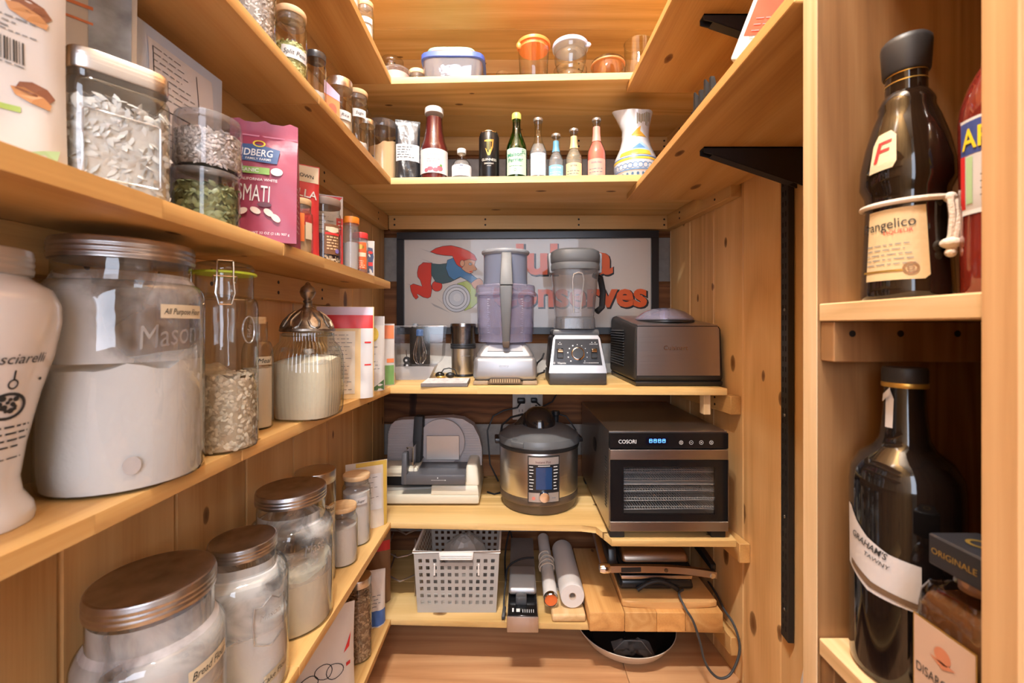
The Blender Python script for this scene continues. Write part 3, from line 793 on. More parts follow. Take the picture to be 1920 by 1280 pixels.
for k in range(8):
    a = 2 * math.pi * k / 8
    for s in (-1, 1):
        mb.tube([(math.cos(a + s * b) * rr * r, math.sin(a + s * b) * rr * r, .166 + z) for rr, z, b in ((.36, .040, .02), (.52, .032, .15), (.66, .0215, .25), (.74, .011, .16), (.77, .0075, .02))], .0022, 6)
part('leaf_relief', mb, PEWTER, l)

# --- low shelf
c = Vector((-.455, .542, Zl)); r = .0776
t, rf, H = jar('bread flour jar, the nearest and lowest wide jar with a grey metal lid', c, r, .684, 'zinc', .026, .82, r * .845, .70, .80, GLT, group=None)
content(t, rf, .12, FLOURM, 'flour', 31, .006, .004, .01); residue(t, rf, .12, .225, dusting('heavy_flour_dust', (.68, .65, .65), .28, .60, 11, .8))
sticker(t, Cyl(rf), px_arc(r, .72), .152, .060, .0175, 'Bread Flour', size=.0135, fit=.052, rot=.03)
part('blue_note', MB().rect(Cyl(rf), -.02, .055, .085, .118, .0005), mat('blue_paper', (.38, .55, .75), .6), t, 'pale blue paper note')
c = Vector((-.436, .692, Zl)); r = .0655
t, rf, H = jar('squarish gallon jar of cake flour with an embossed shield and metal lid', c, r, .658, 'zinc', .021, .72, r * .74, .74, .86, GLT, 2.7, group=None)
content(t, rf, .10, FLOURM, 'flour', 12, .006, .004, .01, 2.7); residue(t, rf, .10, .2, None, .002, 2.7)
sf = Cyl(lambda z: rf(z) * 1.05)
pts = [(-.024, -.03), (-.012, -.036), (0, -.042), (.012, -.036), (.024, -.03), (.026, .0), (.024, .026), (.014, .023), (0, .034), (-.014, .023), (-.024, .026), (-.026, 0)]
mb = MB().tube([sf.pt(.038 + x, .122 + z, .0012) for x, z in pts], .0012, 6, True)
mb.text(sf, 'Mason', .038, .128, .013, 0, .2, 0, .001)
part('embossed_shield', mb, EMB, t, 'raised shield in the glass')
sticker(t, sf, .048, .032, .04, .016, 'Cake Flour', size=.0105, rot=.2)
c, r = fit_base(462, 625, 1210, Zl)
t, rf, H = jar('gallon flour jar with floury lid between the shield jar and tall canister', c, r, .684, 'zinc', .024, .80, r * .83, .72, .82, GLT, group=None)
content(t, rf, .10, FLOURW, 'flour', 14, .004, .012, .006); residue(t, rf, .095, .215)
part('embossed_lettering', MB().text(Cyl(rf), 'Mason', .046, .16, .03, 0, .25, .1, .001, .05), EMB, t)
c, r = Vector((-.445, .966, Zl)), .043
t, rf, H = jar('tall straight glass canister with plain steel lid on the low left shelf', c, r, .676, 'steel', .026, 1.0, r * 1.0, .9, .95, GL)
content(t, rf, .15, FLOURM, 'flour', 15, .002, 0, .003)
sticker(t, Cyl(rf), px_arc(r, .72), .165, .028, .016, 'Mea', size=.012)
c, r = fit_base(613, 671, 1067, Zl)
t, rf, H = jar('short bamboo-lidded jar of white powder, nearer of the two', c, r, .566, 'wood', .011, .86, r * .93, .78, .88, GL)
content(t, rf, .09, FLOURM, 'sugar', 16, .001)
c, r = fit_base(641, 695, 1027, Zl)
t, rf, H = jar('taller bamboo-lidded jar of white sugar beside the gold edged bag', c, r, .608, 'wood', .012, .86, r * .95, .82, .9, GL)
content(t, rf, .135, FLOURM, 'sugar', 17, .001); sticker(t, Cyl(rf), .012, .118, .034, .018, 'Sugar', WPAP, .009)
c, r = fit_base(648, 697, 1248, Zw)
t, rf, H = jar('tall glass jar of brown seeds on the lowest left shelf', c, r, .352, 'steel', .02, .95, r * .98, .85, .93, GL)
content(t, rf, .155, mat('bean_bed', (.22, .12, .06), .9), 'seed_bed', 18, .002)
seeds(t, rf, .005, .158, 520, (.0058, .0028, .0016), mat('brown_seed', (.42, .26, .14), .6, var=.5, bscale=90), 'seeds', 18)

# --- bag shelf jars
c = Vector((-.4205, .452, Zb)); r = .0442
t, rf, H = jar('square glass jar of coconut flakes with a wide steel lid', c, r * .93, 1.268, 'steel', .021, .92, r * .90, .78, .9, GLT, 6, rz=face(c) + .15)
content(t, rf, .088, mat('coconut_bed', (.56, .52, .48), .9, 0, .5, 90), 'coconut', 21, .004, 0, .004, 6)
seeds(t, rf, .004, .094, 420, (.0075, .0035, .0012), mat('coconut_flake', (.62, .59, .56), .7), 'coconut_flakes', 21, 6)
part('embossed_panel', MB().tube([Front(-r * .945).pt(x, z) for x, z in ((-.027, .012), (.027, .012), (.029, .014), (.029, .075), (.027, .077), (-.027, .077), (-.029, .075), (-.029, .014))], .0009, 6, True), EMB, t)
c = Vector((-.4005, .560, Zb)); r = .0372
t, rf, H = jar('clear round tub of green pumpkin seeds, lower of two stacked', c, r, 1.199, None, .0, .96, None, .84, .93, PLC, name='plastic_tub')
content(t, rf, .048, mat('pumpkin_bed', (.10, .10, .05), .9), 'seed_bed', 22, .002)
seeds(t, rf, .004, .048, 300, (.0068, .0042, .0016), mat('pumpkin_seed', (.23, .26, .12), .45, var=.35, bscale=70), 'pumpkin_seeds', 22)
lid_plain(t, r * .99, .0585, .009, PLH, .002)
c2 = c + Vector((.001, .002, .0695))
t, rf, H = jar('clear round tub of grey sunflower seeds, stacked on the pumpkin seeds', c2, r * 1.02, 1.272, None, .0, .96, None, .80, .92, PLC, name='plastic_tub')
content(t, rf, .046, mat('sunflower_bed', (.30, .26, .23), .9), 'seed_bed', 23, .002)
seeds(t, rf, .003, .047, 620, (.0046, .0021, .0013), mat('sunflower_seed', (.56, .50, .47), .5, var=.4, bscale=90), 'sunflower_seeds', 23)
lid_plain(t, r * .98, .061, .010, PLH, .003)
c = Vector((-.385, .775, Zb)); r = .0215
t, rf, H = jar('little cork-lidded jar with orange label beside the rice bag', c, r, 1.23, 'wood', .011, .85, r * .88, .75, .86, GL)
content(t, rf, .05, mat('tan_spice', (.5, .34, .2), .9), 'spice', 24, .001)
sticker(t, Cyl(rf), -.004, .045, .022, .05, '', ORANGE); sticker(t, Cyl(rf), .016, .04, .014, .03, '', CREAM)
c, r = fit_edge(574, 640, -.361, Zb)
t, rf, H = jar('brown-lidded glass jar of dark berries with a floral brown card', c, r, 1.2655, mat('brown_lid', (.20, .14, .11), .45), .016, .92, r * .97, .78, .88, GL)
content(t, rf, .06, mat('dark_berries', (.045, .025, .03), .6, 0, .6, 140), 'berries', 25, .002)
seeds(t, rf, .002, .012, 90, (.004, .003, .0012), mat('oat_flake', (.72, .60, .45), .7), 'oats', 26, top=False)
sf = Cyl(rf); l = sticker(t, sf, .017, .047, .033, .062, '', mat('brown_card', (.16, .07, .03), .6))
part('card_border', MB().rect(sf, .003, .031, .064, .072, .0008).disc(sf, .017, .0665, .012, .001, 16, .006), CREAM, l)
part('card_print', MB().lines(sf, .005, .03, .05, 5, .006, .0028, .2, 4, .0011), mat('tan_print', (.65, .45, .25), .6), l)
part('card_ribbon', MB().rect(sf, .002, .032, .056, .0605, .0009), RED, l)
part('card_flower', MB().disc(sf, .027, .024, .005, .0011, 10), mat('violet_print', (.2, .15, .45), .5), l)
c, r = Vector((-.391, 1.035, Zb)), .0195
t, rf, H = jar('orange-lidded plastic spice jar behind the red-lidded one', c, r, 1.264, mat('orange_lid', (.75, .22, .02), .4), .016, .9, r, .82, .9, PLH, name='spice_jar')
content(t, rf, .07, mat('grey_salt', (.5, .48, .46), .9), 'spice', 27, .001)
c, r = Vector((-.3825, 1.075, Zb)), .0195
t, rf, H = jar('red-lidded spice jar with orange and red label', c, r, 1.235, mat('red_lid', (.62, .04, .04), .4), .015, .9, r * .97, .82, .9, PLH, name='spice_jar')
content(t, rf, .06, mat('chili_bed', (.45, .16, .08), .9), 'spice', 28, .001)
sf = Cyl(rf); l = sticker(t, sf, -.001, .045, .034, .066, '', mat('red_label', (.78, .12, .03), .5))
part('label_print', MB().rect(sf, -.016, .014, .042, .052, .0008).lines(sf, -.014, .012, .03, 4, .005, .0018, .3, 9), CREAM, l)
part('label_oval', MB().disc(sf, -.001, .066, .011, .0009, 16, .006), GOLD, l)

# --- bottle shelf jars (left)
SG = 'small dry goods jars on the upper left shelf'
c, r = fit_edge(432, 518, -.369, Zo)
t, rf, H = jar('glass jar of grey sunflower seeds at the top picture edge', c, r, 1.56, 'wood', .012, .85, r * .9, .8, .9, GL, group=None)
content(t, rf, .075, mat('sunflower_bed', (.30, .26, .23), .9), 'seed_bed', 41, .002)
seeds(t, rf, .002, .078, 520, (.0042, .002, .0013), mat('sunflower_seed', (.56, .50, .47), .5), 'sunflower_seeds', 41)
c, r = fit_edge(514, 576, -.367, Zo)
t, rf, H = jar('bamboo-lidded jar of split peas with handwritten paper label', c, r * 1.02, 1.557, 'wood', .011, .88, r * .97, .74, .84, GL)
content(t, rf, .055, mat('pea_bed', (.40, .40, .15), .9), 'pea_bed', 42, .002)
seeds(t, rf, .002, .058, 260, (.0030, .0028, .0018), mat('split_pea', (.62, .62, .28), .6, var=.3, bscale=90), 'split_peas', 42)
sticker(t, Cyl(rf), .007, .037, .045, .021, 'Split Peas', WPAP, .011, .037, .2, -.03)
c, r = fit_edge(572, 612, -.366, Zo)
t, rf, H = jar('small dark-lidded empty looking jar beside the split peas', c, r, 1.534, mat('black_lid', (.03, .03, .035), .35), .014, .92, r * .98, .78, .88, GL)
content(t, rf, .02, mat('grey_salt', (.5, .48, .46), .9), 'spice', 43, .001)
c, r = fit_edge(611, 662, -.364, Zo)
t, rf, H = jar('steel-lidded glass jar of pale grain with white label', c, r, 1.558, 'steel', .021, .95, r * .97, .78, .86, GL)
content(t, rf, .045, FLOURW, 'grain', 44, .002); sticker(t, Cyl(rf), .012, .035, .03, .02, 'Rice', WPAP, .010)
c, r = Vector((-.3885, 1.07, Zo)), .0265
t, rf, H = jar('bamboo-lidded glass jar with white label near the back corner', c, r, 1.586, 'wood', .011, .9, r * .97, .8, .88, GL)
content(t, rf, .02, FLOURM, 'grain', 45, .001); sticker(t, Cyl(rf), .006, .088, .034, .02, 'Sago', WPAP, .010)
c = Vector((-.397, 1.165, Zo)); r = .022
t, rf, H = jar('narrow jar of black seeds squeezed before the wide canister', c, r, 1.56, 'steel', .014, .9, r, .8, .9, GL)
content(t, rf, .03, mat('black_seed', (.02, .02, .02), .6), 'seeds', 46, .001)
c = Vector((-.399, 1.318, Zo)); r = .0425
t, rf, H = jar('wide clear canister of beige powder with cloudy plastic lid', c, r, 1.626, None, .0, .99, None, .9, .96, PLC, name='plastic_canister')
content(t, rf, .115, mat('beige_powder', (.72, .50, .27), .9, 0, .2, 90), 'powder', 47, .004, .012, .004); lid_plain(t, r * 1.03, .166, .024, PLH, .003)
# --- top shelf (left)
for i, (y, x, r, z) in enumerate(((1.10, -.378, .021, 1.83), (1.0, -.382, .023, 1.83))):
    c = Vector((x, y, Zt)); t, rf, H = jar(('bamboo-lidded jar of white powder, last on the top left shelf', 'bamboo-lidded jar with white label before the last one on top left shelf')[i], c, r, z, 'wood', .011, .9, r * .97, .78, .86, GL)
    content(t, rf, .045 + .01 * i, FLOURM, 'powder', 48 + i, .001)
    sticker(t, Cyl(rf), .004, .048, .03, .014, 'Salt' if i else '', WPAP, .009)
# ------------------------------------------------------------------ framed poster on the log wall
k = .002
t = thing('framed_poster', 'black framed vintage advertising poster of a red capped figure pushing a can', 'poster', (.054, 1.603, 1.163), R(-2))
hw, hh, fw = .489, .192, .026
fr = MB()
fr.box((-hw, -.012, hh - fw), (hw, .018, hh), .001, 1).box((-hw, -.012, -hh), (hw, .018, -hh + fw), .001, 1)
fr.box((-hw, -.0118, -hh + fw), (-hw + fw, .0178, hh - fw), .001, 1).box((hw - fw, -.0118, -hh + fw), (hw, .0178, hh - fw), .001, 1)
part('frame', fr, mat('frame_black', (.012, .012, .014), .35), t)
sh = part('printed_sheet', MB().box((-hw + fw, .002, -hh + fw), (hw - fw, .012, hh - fw)), mat('poster_paper', (.70, .64, .57), .6), t)
sf = Front(.0018)
def A(x, y): return ((720 + x / 5.818 - 987.5) * k, (530 - 420 - y / 5.818) * k)
def shape(name, col, pts, lvl, outline=True):
    q = [A(*p) for p in pts]
    if outline:
        cx = sum(p[0] for p in q) / len(q); cy = sum(p[1] for p in q) / len(q); g = []
        n = len(q); ar = sum(q[i][0] * q[(i + 1) % n][1] - q[(i + 1) % n][0] * q[i][1] for i in range(n))
        for i in range(n):
            dx, dy = q[(i + 1) % n][0] - q[i - 1][0], q[(i + 1) % n][1] - q[i - 1][1]; L = math.hypot(dx, dy) or 1; s = .0016 * (1 if ar > 0 else -1)
            g.append((q[i][0] + dy / L * s, q[i][1] - dx / L * s))
        part('outline', MB().poly(sf, g, .0001 * lvl), INK, sh)
    part(name, MB().poly(sf, q, .0001 * lvl + .00005), col, sh)
PB = mat('print_blue', (.07, .22, .42), .6); PG = mat('print_dark_green', (.06, .12, .13), .6); PR = mat('print_red', (.72, .045, .02), .6)
PF = mat('print_skin', (.72, .36, .2), .6); PL = mat('print_lime', (.48, .58, .16), .6); PS = mat('print_silver', (.62, .64, .66), .6)
shape('can_side', PL, [(800, 640), (900, 612), (1000, 690), (1040, 720), (1030, 840), (960, 905), (880, 940)], 1)
def circ(x, y, r, n=28, ry=None): return [(x + r * math.cos(2 * math.pi * i / n), y + (ry or r) * math.sin(2 * math.pi * i / n)) for i in range(n)]
shape('can_end', PS, circ(788, 802, 150), 3); shape('can_rings', WINK, circ(788, 802, 118), 5); shape('can_rings', PS, circ(788, 802, 84), 7); shape('can_rings', WINK, circ(795, 795, 44), 9, False)
shape('motion_shade', mat('print_grey', (.42, .40, .38), .6), [(500, 850), (620, 905), (720, 965), (640, 930), (540, 890)], 1, False)
for i, (a, b) in enumerate((((360, 245), (505, 292)), ((370, 355), (520, 410)), ((560, 790), (640, 860)), ((230, 640), (275, 650)))):
    shape('motion_line', mat('print_grey', (.42, .40, .38), .6), [a, b, (b[0], b[1] + 7)], 1, False)
shape('leg', PR, [(355, 520), (370, 450), (420, 410), (515, 415), (512, 540), (500, 640), (515, 700), (500, 785), (470, 800), (420, 788), (372, 760), (345, 755), (365, 790), (340, 812), (310, 780), (285, 720), (276, 662), (310, 645), (360, 660), (410, 672), (388, 600), (360, 565)], 11)
shape('knee', PR, circ(572, 668, 56), 10)
shape('shirt', PG, [(512, 420), (600, 432), (680, 420), (730, 520), (830, 572), (720, 622), (640, 640), (560, 622), (512, 540)], 13)
shape('sleeve', PB, [(690, 385), (750, 362), (800, 430), (870, 480), (940, 530), (1012, 590), (985, 612), (955, 635), (900, 600), (830, 565), (760, 600), (705, 560), (672, 470)], 15)
shape('hand', PF, [(950, 640), (1000, 600), (1040, 585), (1078, 615), (1086, 660), (1000, 705), (975, 685)], 17)
shape('face', PF, [(855, 388), (930, 372), (1002, 385), (985, 440), (1012, 488), (990, 502), (975, 492), (968, 520), (935, 532), (890, 512), (850, 480), (832, 430)], 17)
shape('cap', PR, [(500, 290), (560, 255), (640, 232), (730, 225), (830, 250), (920, 285), (985, 330), (1012, 382), (1000, 392), (930, 372), (872, 388), (850, 470), (815, 450), (790, 430), (765, 380), (745, 335), (660, 330), (570, 315)], 19)
shape('ear', PF, circ(852, 420, 24, 12, 34), 21); shape('eye', WINK, circ(942, 428, 15, 10, 11), 21); shape('eye', INK, circ(946, 428, 6, 8), 23, False)
shape('mouth', PR, [(930, 508), (962, 504), (958, 516), (935, 518)], 21, False)
LT = mat('poster_lettering', (.80, .12, .015), .5)
for body, xa, xb, yb_, sz in (('Jul', 955, 1046, 485, .155), ('a', 1108, 1149, 485, .155), ('Conserves', 924, 1212, 551, .128)):
    a, b, fit = ((xa + xb) / 2 - 987.5) * k, (530 - yb_) * k, (xb - xa) * k
    part('lettering_shade', MB().text(sf, body, a + .004, b - .004, sz, .055, 0, 0, .0003, fit * 1.01), INK, sh, kind='stuff')
    part('lettering', MB().text(sf, body, a, b, sz, .035, 0, 0, .0006, fit), LT, sh, 'orange bold poster lettering', kind='stuff')
part('pane', MB().box((-hw + fw, -.0035, -hh + fw), (hw - fw, -.0025, hh - fw)), glass('poster_glass', (.97, .97, .97), (.8, .82, .82), .03, .22), t)

# ------------------------------------------------------------------ food processor
Z0 = ZS['counter'][1] + .0006
SILV = mat('silver_metal', (.36, .36, .37), .42, .7); DAYTINT = glass('daylight_tinted_plastic', (.64, .67, .80), (.34, .36, .48), .1, 1.2, 0, .5, (.30, .33, .42)); LILAC = glass('lilac_plastic', (.84, .83, .93), (.5, .5, .64), .08, 1.2, 0, .28, (.52, .50, .66))  # chute plastic: reflected daylight is put into its bluish tint and haze
t = thing('food_processor', 'silver food processor with tall clear feed chute and grey front handle', 'food processor', (-.021, 1.385, Z0), R(0))
b = MB().hull([(-.098, -.098, .012), (.098, -.098, .012), (.098, .10, .012), (-.098, .10, .012), (-.096, -.094, .085), (.096, -.094, .085), (.095, .095, .085), (-.095, .095, .085)], .016, 3)
b.hull([(-.094, -.09, .08), (.094, -.09, .08), (.094, .092, .08), (-.094, .092, .08), (-.066, -.060, .124), (.066, -.060, .124), (.066, .07, .124), (-.066, .07, .124)], .014, 3)
part('motor_base', b, SILV, t)
g = part('vent_grille', MB().prism([Front(-.0992).pt(*p) for p in ((-.055, .004), (.055, .004), (.043, .020), (-.043, .020))], (0, .004, 0)), mat('vent_brown', (.12, .075, .04), .6), t)
f = None
for i in range(13):
    f = part('rib', MB().box((-.0011, -.1012, .008), (.0011, -.099, .018)), mat('vent_rib', (.5, .38, .22), .5), g) if f is None else f
    if i:
        f2 = f.copy(); C.objects.link(f2); f2.location.x = -.042 + i * .007
    else: f.location.x = -.042
for s in (-1, 1): part('foot', MB().hull([(s * .074 - .024, -.099, 0), (s * .074 + .024, -.099, 0), (s * .074 + .024, .09, 0), (s * .074 - .024, .09, 0), (s * .074 - .021, -.0975, .0125), (s * .074 + .024, -.0975, .0125), (s * .074 + .024, .09, .0125), (s * .074 - .024, .09, .0125)], .003), mat('foot_bronze', (.28, .2, .12), .5), t)
part('lettering', MB().text(Front(-.0975), 'Breville', -.004, .058, .010, 0, 0, 0, .0008), mat('faint_silver', (.75, .75, .75), .2, 1), t, kind='stuff')
part('control_panel', MB().hull([(-.055, -.078, .1), (.055, -.078, .1), (.05, -.064, .118), (-.05, -.064, .118), (-.055, -.0785, .1015), (.055, -.0785, .1015), (.05, -.0645, .1195), (-.05, -.0645, .1195)]), mat('panel_grey', (.3, .3, .32), .3), t)
part('bowl', MB().lathe([(.082, .126), (.088, .128), (.0885, .155), (.0905, .158), (.0925, .275)], 56, cap1=False), LILAC, t)
part('bowl_rim', MB().lathe([(.0925, .272), (.099, .274), (.0995, .279), (.096, .283), (.096, .302), (.0935, .307), (.070, .312)], 56, cap0=False, cap1=False), LILAC, t)
sp = MB().lathe([(.018, .126), (.016, .20), (.013, .255), (.001, .262)], 24); part('spindle', sp, LILAC, t)
part('feed_chute', MB().lathe([(.072, .308), (.0705, .33), (.0705, .412)], 56, sy=.8, cap0=False, cap1=False), DAYTINT, t)
part('pusher', MB().lathe([(.067, .316), (.067, .40), (.072, .41)], 48, sy=.8, cap1=False), DAYTINT, t)
part('pusher_lid', MB().lathe([(.07, .405), (.077, .411), (.078, .416), (.076, .420), (.001, .4215)], 56, sy=.82), GREYP, t)
part('handle', MB().hull([(-.0155, -.128, .300), (.0235, -.128, .300), (.0235, -.072, .300), (-.0155, -.072, .300), (-.011, -.082, .405), (.019, -.082, .405), (.019, -.056, .405), (-.011, -.056, .405)], .004), mat('handle_grey', (.13, .135, .14), .5), t)
part('handle', MB().hull([(-.008, -.098, .128), (.014, -.098, .128), (.014, -.085, .128), (-.008, -.085, .128), (-.0155, -.130, .298), (.0225, -.130, .298), (.0225, -.09, .298), (-.0155, -.09, .298)], .005), mat('handle_grey', (.13, .135, .14), .5), t)
part('handle_foot', MB().hull([(-.006, -.092, .112), (.012, -.092, .112), (.012, -.072, .112), (-.006, -.072, .112), (-.009, -.099, .132), (.015, -.099, .132), (.015, -.08, .132), (-.009, -.08, .132)], .003), mat('handle_foot', (.12, .09, .07), .5), t)
mb = MB(); sf = Cyl(lambda z: .0885 + (z - .155) * .033)
for i in range(16):
    for a in (-.058, .058): mb.rect(sf, a - (.004 if i % 3 else .009) * (1 if a > 0 else 0), a + (.004 if i % 3 else .009) * (1 if a < 0 else 0), .158 + i * .0068, .1592 + i * .0068)
part('measure_marks', mb, WINK, t, kind='stuff')

# ------------------------------------------------------------------ jug blender
t = thing('jug_blender', 'jug blender with steel-faced base, round dial and clear tapered jug', 'blender', (.2005, 1.378, Z0), R(-1))
part('foot_base', MB().hull([(-.087, -.092, 0), (.087, -.092, 0), (.087, .10, 0), (-.087, .10, 0), (-.087, -.092, .037), (.087, -.092, .037), (.087, .10, .037), (-.087, .10, .037)], .005), mat('base_charcoal', (.035, .033, .032), .4), t)
part('housing', MB().hull([(-.089, -.076, .037), (.089, -.076, .037), (.087, .10, .037), (-.087, .10, .037), (-.078, -.052, .150), (.078, -.052, .150), (.078, .09, .150), (-.078, .09, .150)], .012, 3), BLK, t)
part('jug_seat', MB().hull([(-.074, -.055, .148), (.074, -.055, .148), (.074, .075, .148), (-.074, .075, .148), (-.072, -.052, .168), (.072, -.052, .168), (.072, .072, .168), (-.072, .072, .168)], .006), DGREY, t)
ux, uy = Vector((1, 0, 0)), Vector((0, .034, .118)).normalized()
pf = Plane((0, -.0905, .036), ux, uy)
def onp(pts): return [pf.pt(*p) for p in pts]
part('steel_face', MB().prism(onp([(-.087, 0), (.087, 0), (.0855, .012), (.072, .108), (.066, .118), (-.066, .118), (-.072, .108), (-.0855, .012)]), (0, .014, .0)), STEEL, t)
pn = part('control_panel', MB().prism([pf.pt(x, z, .0008) for x, z in ((-.075, .024), (.075, .024), (.066, .106), (-.066, .106))], (0, .001, 0)), mat('panel_black', (.018, .018, .02), .25), t)
M = Matrix.Translation(pf.pt(.001, .058, .001)) @ Matrix((ux, uy, ux.cross(uy))).transposed().to_4x4()
d = part('dial', MB().lathe([(.0205, 0), (.0205, .010), (.018, .012), (.0165, .0125), (.001, .0125)], 36, M=M), CHROME, t, 'round dial')
part('dial_cap', MB().lathe([(.0168, .0127), (.016, .0145), (.001, .0148)], 30, M=M), BLK, d)
pm = MB()
for i in range(11):
    a = R(225 - i * 27); pm.disc(pf, .001 + .030 * math.cos(a), .058 + .030 * math.sin(a), .0022 if i < 5 else .0013, .0014, 10)
pm.text(pf, 'Vitamix', -.048, .0305, .0085, .01, 0, 0, .0014); pm.disc(pf, -.071, .0305, .003, .0014, 14, None, .002); pm.lines(pf, .018, .07, .0305, 1, .004, .0012, .1, 2, .0014)
pm.text(pf, 'PULSE', -.052, .0895, .0045, 0, 0, 0, .0014); pm.text(pf, 'START STOP', .051, .0895, .0045, 0, 0, 0, .0014)
for x in (-.052, .046, .056): pm.disc(pf, x, .095, .0014, .0014, 8)
part('panel_print', pm, WINK, pn, kind='stuff')
for x in (-.052, .051):
    M = Matrix.Translation(pf.pt(x, .062, .001)) @ Matrix((ux, uy, ux.cross(uy))).transposed().to_4x4()
    s_ = part('switch', MB().box((-.009, -.017, 0), (.009, .014, .006), .001, 1, M), mat('switch_black', (.01, .01, .01), .3), t)
    part('paddle', MB().hull([M @ Vector(p) for p in ((-.008, -.002, .006), (.008, -.002, .006), (.008, .012, .006), (-.008, .012, .006), (-.008, 0, .014), (.008, 0, .014), (.008, .012, .009), (-.008, .012, .009))], .0008, 1), CHROME, s_)
part('jug_collar', MB().lathe([(.062, .168), (.064, .17), (.062, .20), (.060, .207)], 4 * 12, sup=4.5), glass('collar_plastic', (.45, .46, .52), (.2, .2, .25), .15, 1, 0, .12), t)
for x in (-.034, .034): part('drive_lug', MB().box((x - .012, -.05, .168), (x + .012, .05, .2), .003), DGREY, t)
part('jug', MB().lathe([(.056, .205), (.060, .208), (.064, .24), (.0745, .356), (.0755, .362)], 4 * 14, sup=3.6, cap1=False), glass('jug_plastic', (.88, .86, .86), (.55, .52, .52), .12, 1.2, 0, .10), t)
part('embossed_column', MB().tube([Front(-.069).pt(x, z) + Vector((0, -(z - .22) * .06, 0)) for x, z in ((-.010, .22), (-.014, .32), (-.010, .338), (.004, .342), (.016, .338), (.020, .32), (.010, .22))], .0025, 6, True), EMB, t)
l = part('lid', MB().lathe([(.074, .352), (.0785, .354), (.0795, .362), (.077, .375), (.079, .378), (.080, .40), (.077, .412), (.066, .419), (.001, .420)], 56, sup=2.8), mat('lid_grey', (.085, .088, .092), .45), t)
for s in (-1, 1): part('lid_tab', MB().hull([(s * .074 - .008, -.03, .345), (s * .074 + .010, -.03, .345), (s * .074 + .010, .03, .345), (s * .074 - .008, .03, .345), (s * .078 - .008, -.025, .41), (s * .078 + .008, -.025, .41), (s * .078 + .008, .025, .41), (s * .078 - .008, .025, .41)], .005), mat('tab_grey', (.2, .21, .23), .45), l)
part('jug_handle', MB().tube([(.066, .01, .345), (.088, .02, .335), (.098, .025, .29), (.094, .024, .24), (.076, .016, .225)], .0105, 10), BLK, t)

# ------------------------------------------------------------------ ice cream maker
t = thing('ice_cream_maker', 'boxy steel-fronted ice cream maker with clear domed lid', 'ice cream maker', (.360, 1.258, Z0))
BRZ = brushed('bronze_steel', (.50, .46, .43), .33, 'X')
part('housing', MB().hull([(0, 0, .012), (.268, 0, .012), (.250, .322, .012), (0, .322, .012), (.004, .004, .180), (.262, .004, .180), (.246, .318, .216), (.004, .318, .216)], .016, 4), BLKM, t)
part('steel_front', MB().prism([(.008, -.0015, .032), (.253, -.0015, .032), (.251, .0, .168), (.248, .004, .1765), (.011, .004, .1765), (.009, .0, .168)], (0, .01, 0)), BRZ, t)
part('steel_top', MB().prism([(.011, .004, .1785), (.248, .004, .1785), (.234, .30, .2125), (.02, .30, .2125)], (0, .0, .0035)), BRZ, t)
part('base_skirt', MB().hull([(.006, .004, 0), (.262, .004, 0), (.246, .31, 0), (.006, .31, 0), (.004, .0, .014), (.264, .0, .014), (.248, .316, .014), (.004, .316, .014)], .003), BLK, t)
v = None
for i in range(14):
    if v is None: v = part('louvre', MB().hull([(-.003, .12, 0), (.002, .12, 0), (.002, .29, .0), (-.003, .29, .0), (-.0015, .12, .0035), (.002, .12, .0035), (.002, .29, .0035), (-.0015, .29, .0035)]), mat('louvre_black', (.03, .03, .03), .3), t); v.location = (0, 0, .05)
    else:
        q_ = v.copy(); C.objects.link(q_); q_.location = (0, 0, .05 + i * .0086)
part('lettering', MB().text(Front(-.0016), 'Cuisinart', .122, .114, .0185, .0, 0, 0, .0008, .071), mat('embossed_steel', (.72, .66, .6), .18, 1), t, kind='stuff')
ld = part('lid_well', MB().lathe([(.092, 0), (.092, .006), (.088, .008), (.086, .004)], 44, (.136, .135, .190)), BLK, t)
dm = part('clear_lid', MB().lathe([(.090, 0), (.091, .004), (.082, .0135), (.062, .027), (.036, .036), (.012, .0395), (.0005, .04)], 48, (.136, .135, .198)), LILAC, t, 'clear domed lid')
part('lid_spout', MB().lathe([(.013, .0), (.013, .034)], 24, (.136, .135, .2)), LILAC, dm)

# ------------------------------------------------------------------ clear box of whisk parts, grinder, small things on the counter
t = thing('attachment_box', 'clear plastic box holding a small whisk and black beaters', 'box', (-.312, 1.462, Z0), R(3))
W_, D_ = .165, .10
out = [(-W_ / 2 + .006, .045), (W_ / 2 - .035, .045), (W_ / 2 - .016, .056), (W_ / 2 - .006, .075), (W_ / 2, .178), (-W_ / 2, .178)]
sh_ = MB(); rows = [[Vector((x, y, z)) for x, z in out] for y in (-D_ / 2, D_ / 2)]
n_ = len(out)
for i in range(n_ - 1):
    if i == 4: continue
    sh_.grid([[rows[0][i], rows[0][i + 1]], [rows[1][i], rows[1][i + 1]]])
sh_.grid([[rows[0][5], rows[0][0]], [rows[1][5], rows[1][0]]])
for r_ in rows: sh_.bm.faces.new([sh_.bm.verts.new(p) for p in r_])
part('box_shell', sh_, PLC, t); part('box_rim', MB().tube([(-W_ / 2, -D_ / 2, .178), (W_ / 2, -D_ / 2, .178), (W_ / 2, D_ / 2, .178), (-W_ / 2, D_ / 2, .178)], .0017, 6, True), PLH, t)
part('box_stand', MB().hull([(-W_ / 2 + .008, -D_ / 2, 0), (W_ / 2 - .05, -D_ / 2, 0), (W_ / 2 - .05, D_ / 2, 0), (-W_ / 2 + .008, D_ / 2, 0), (-W_ / 2 + .006, -D_ / 2, .044), (W_ / 2 - .03, -D_ / 2, .044), (W_ / 2 - .03, D_ / 2, .044), (-W_ / 2 + .006, D_ / 2, .044)]), glass('frosted_stand', (.9, .87, .86), (.7, .66, .66), .3, .6, 0, .35), t)
t = thing('whisk', 'small wire whisk with blue collar inside the clear box', 'whisk', (-.316, 1.462, Z0 + .046))
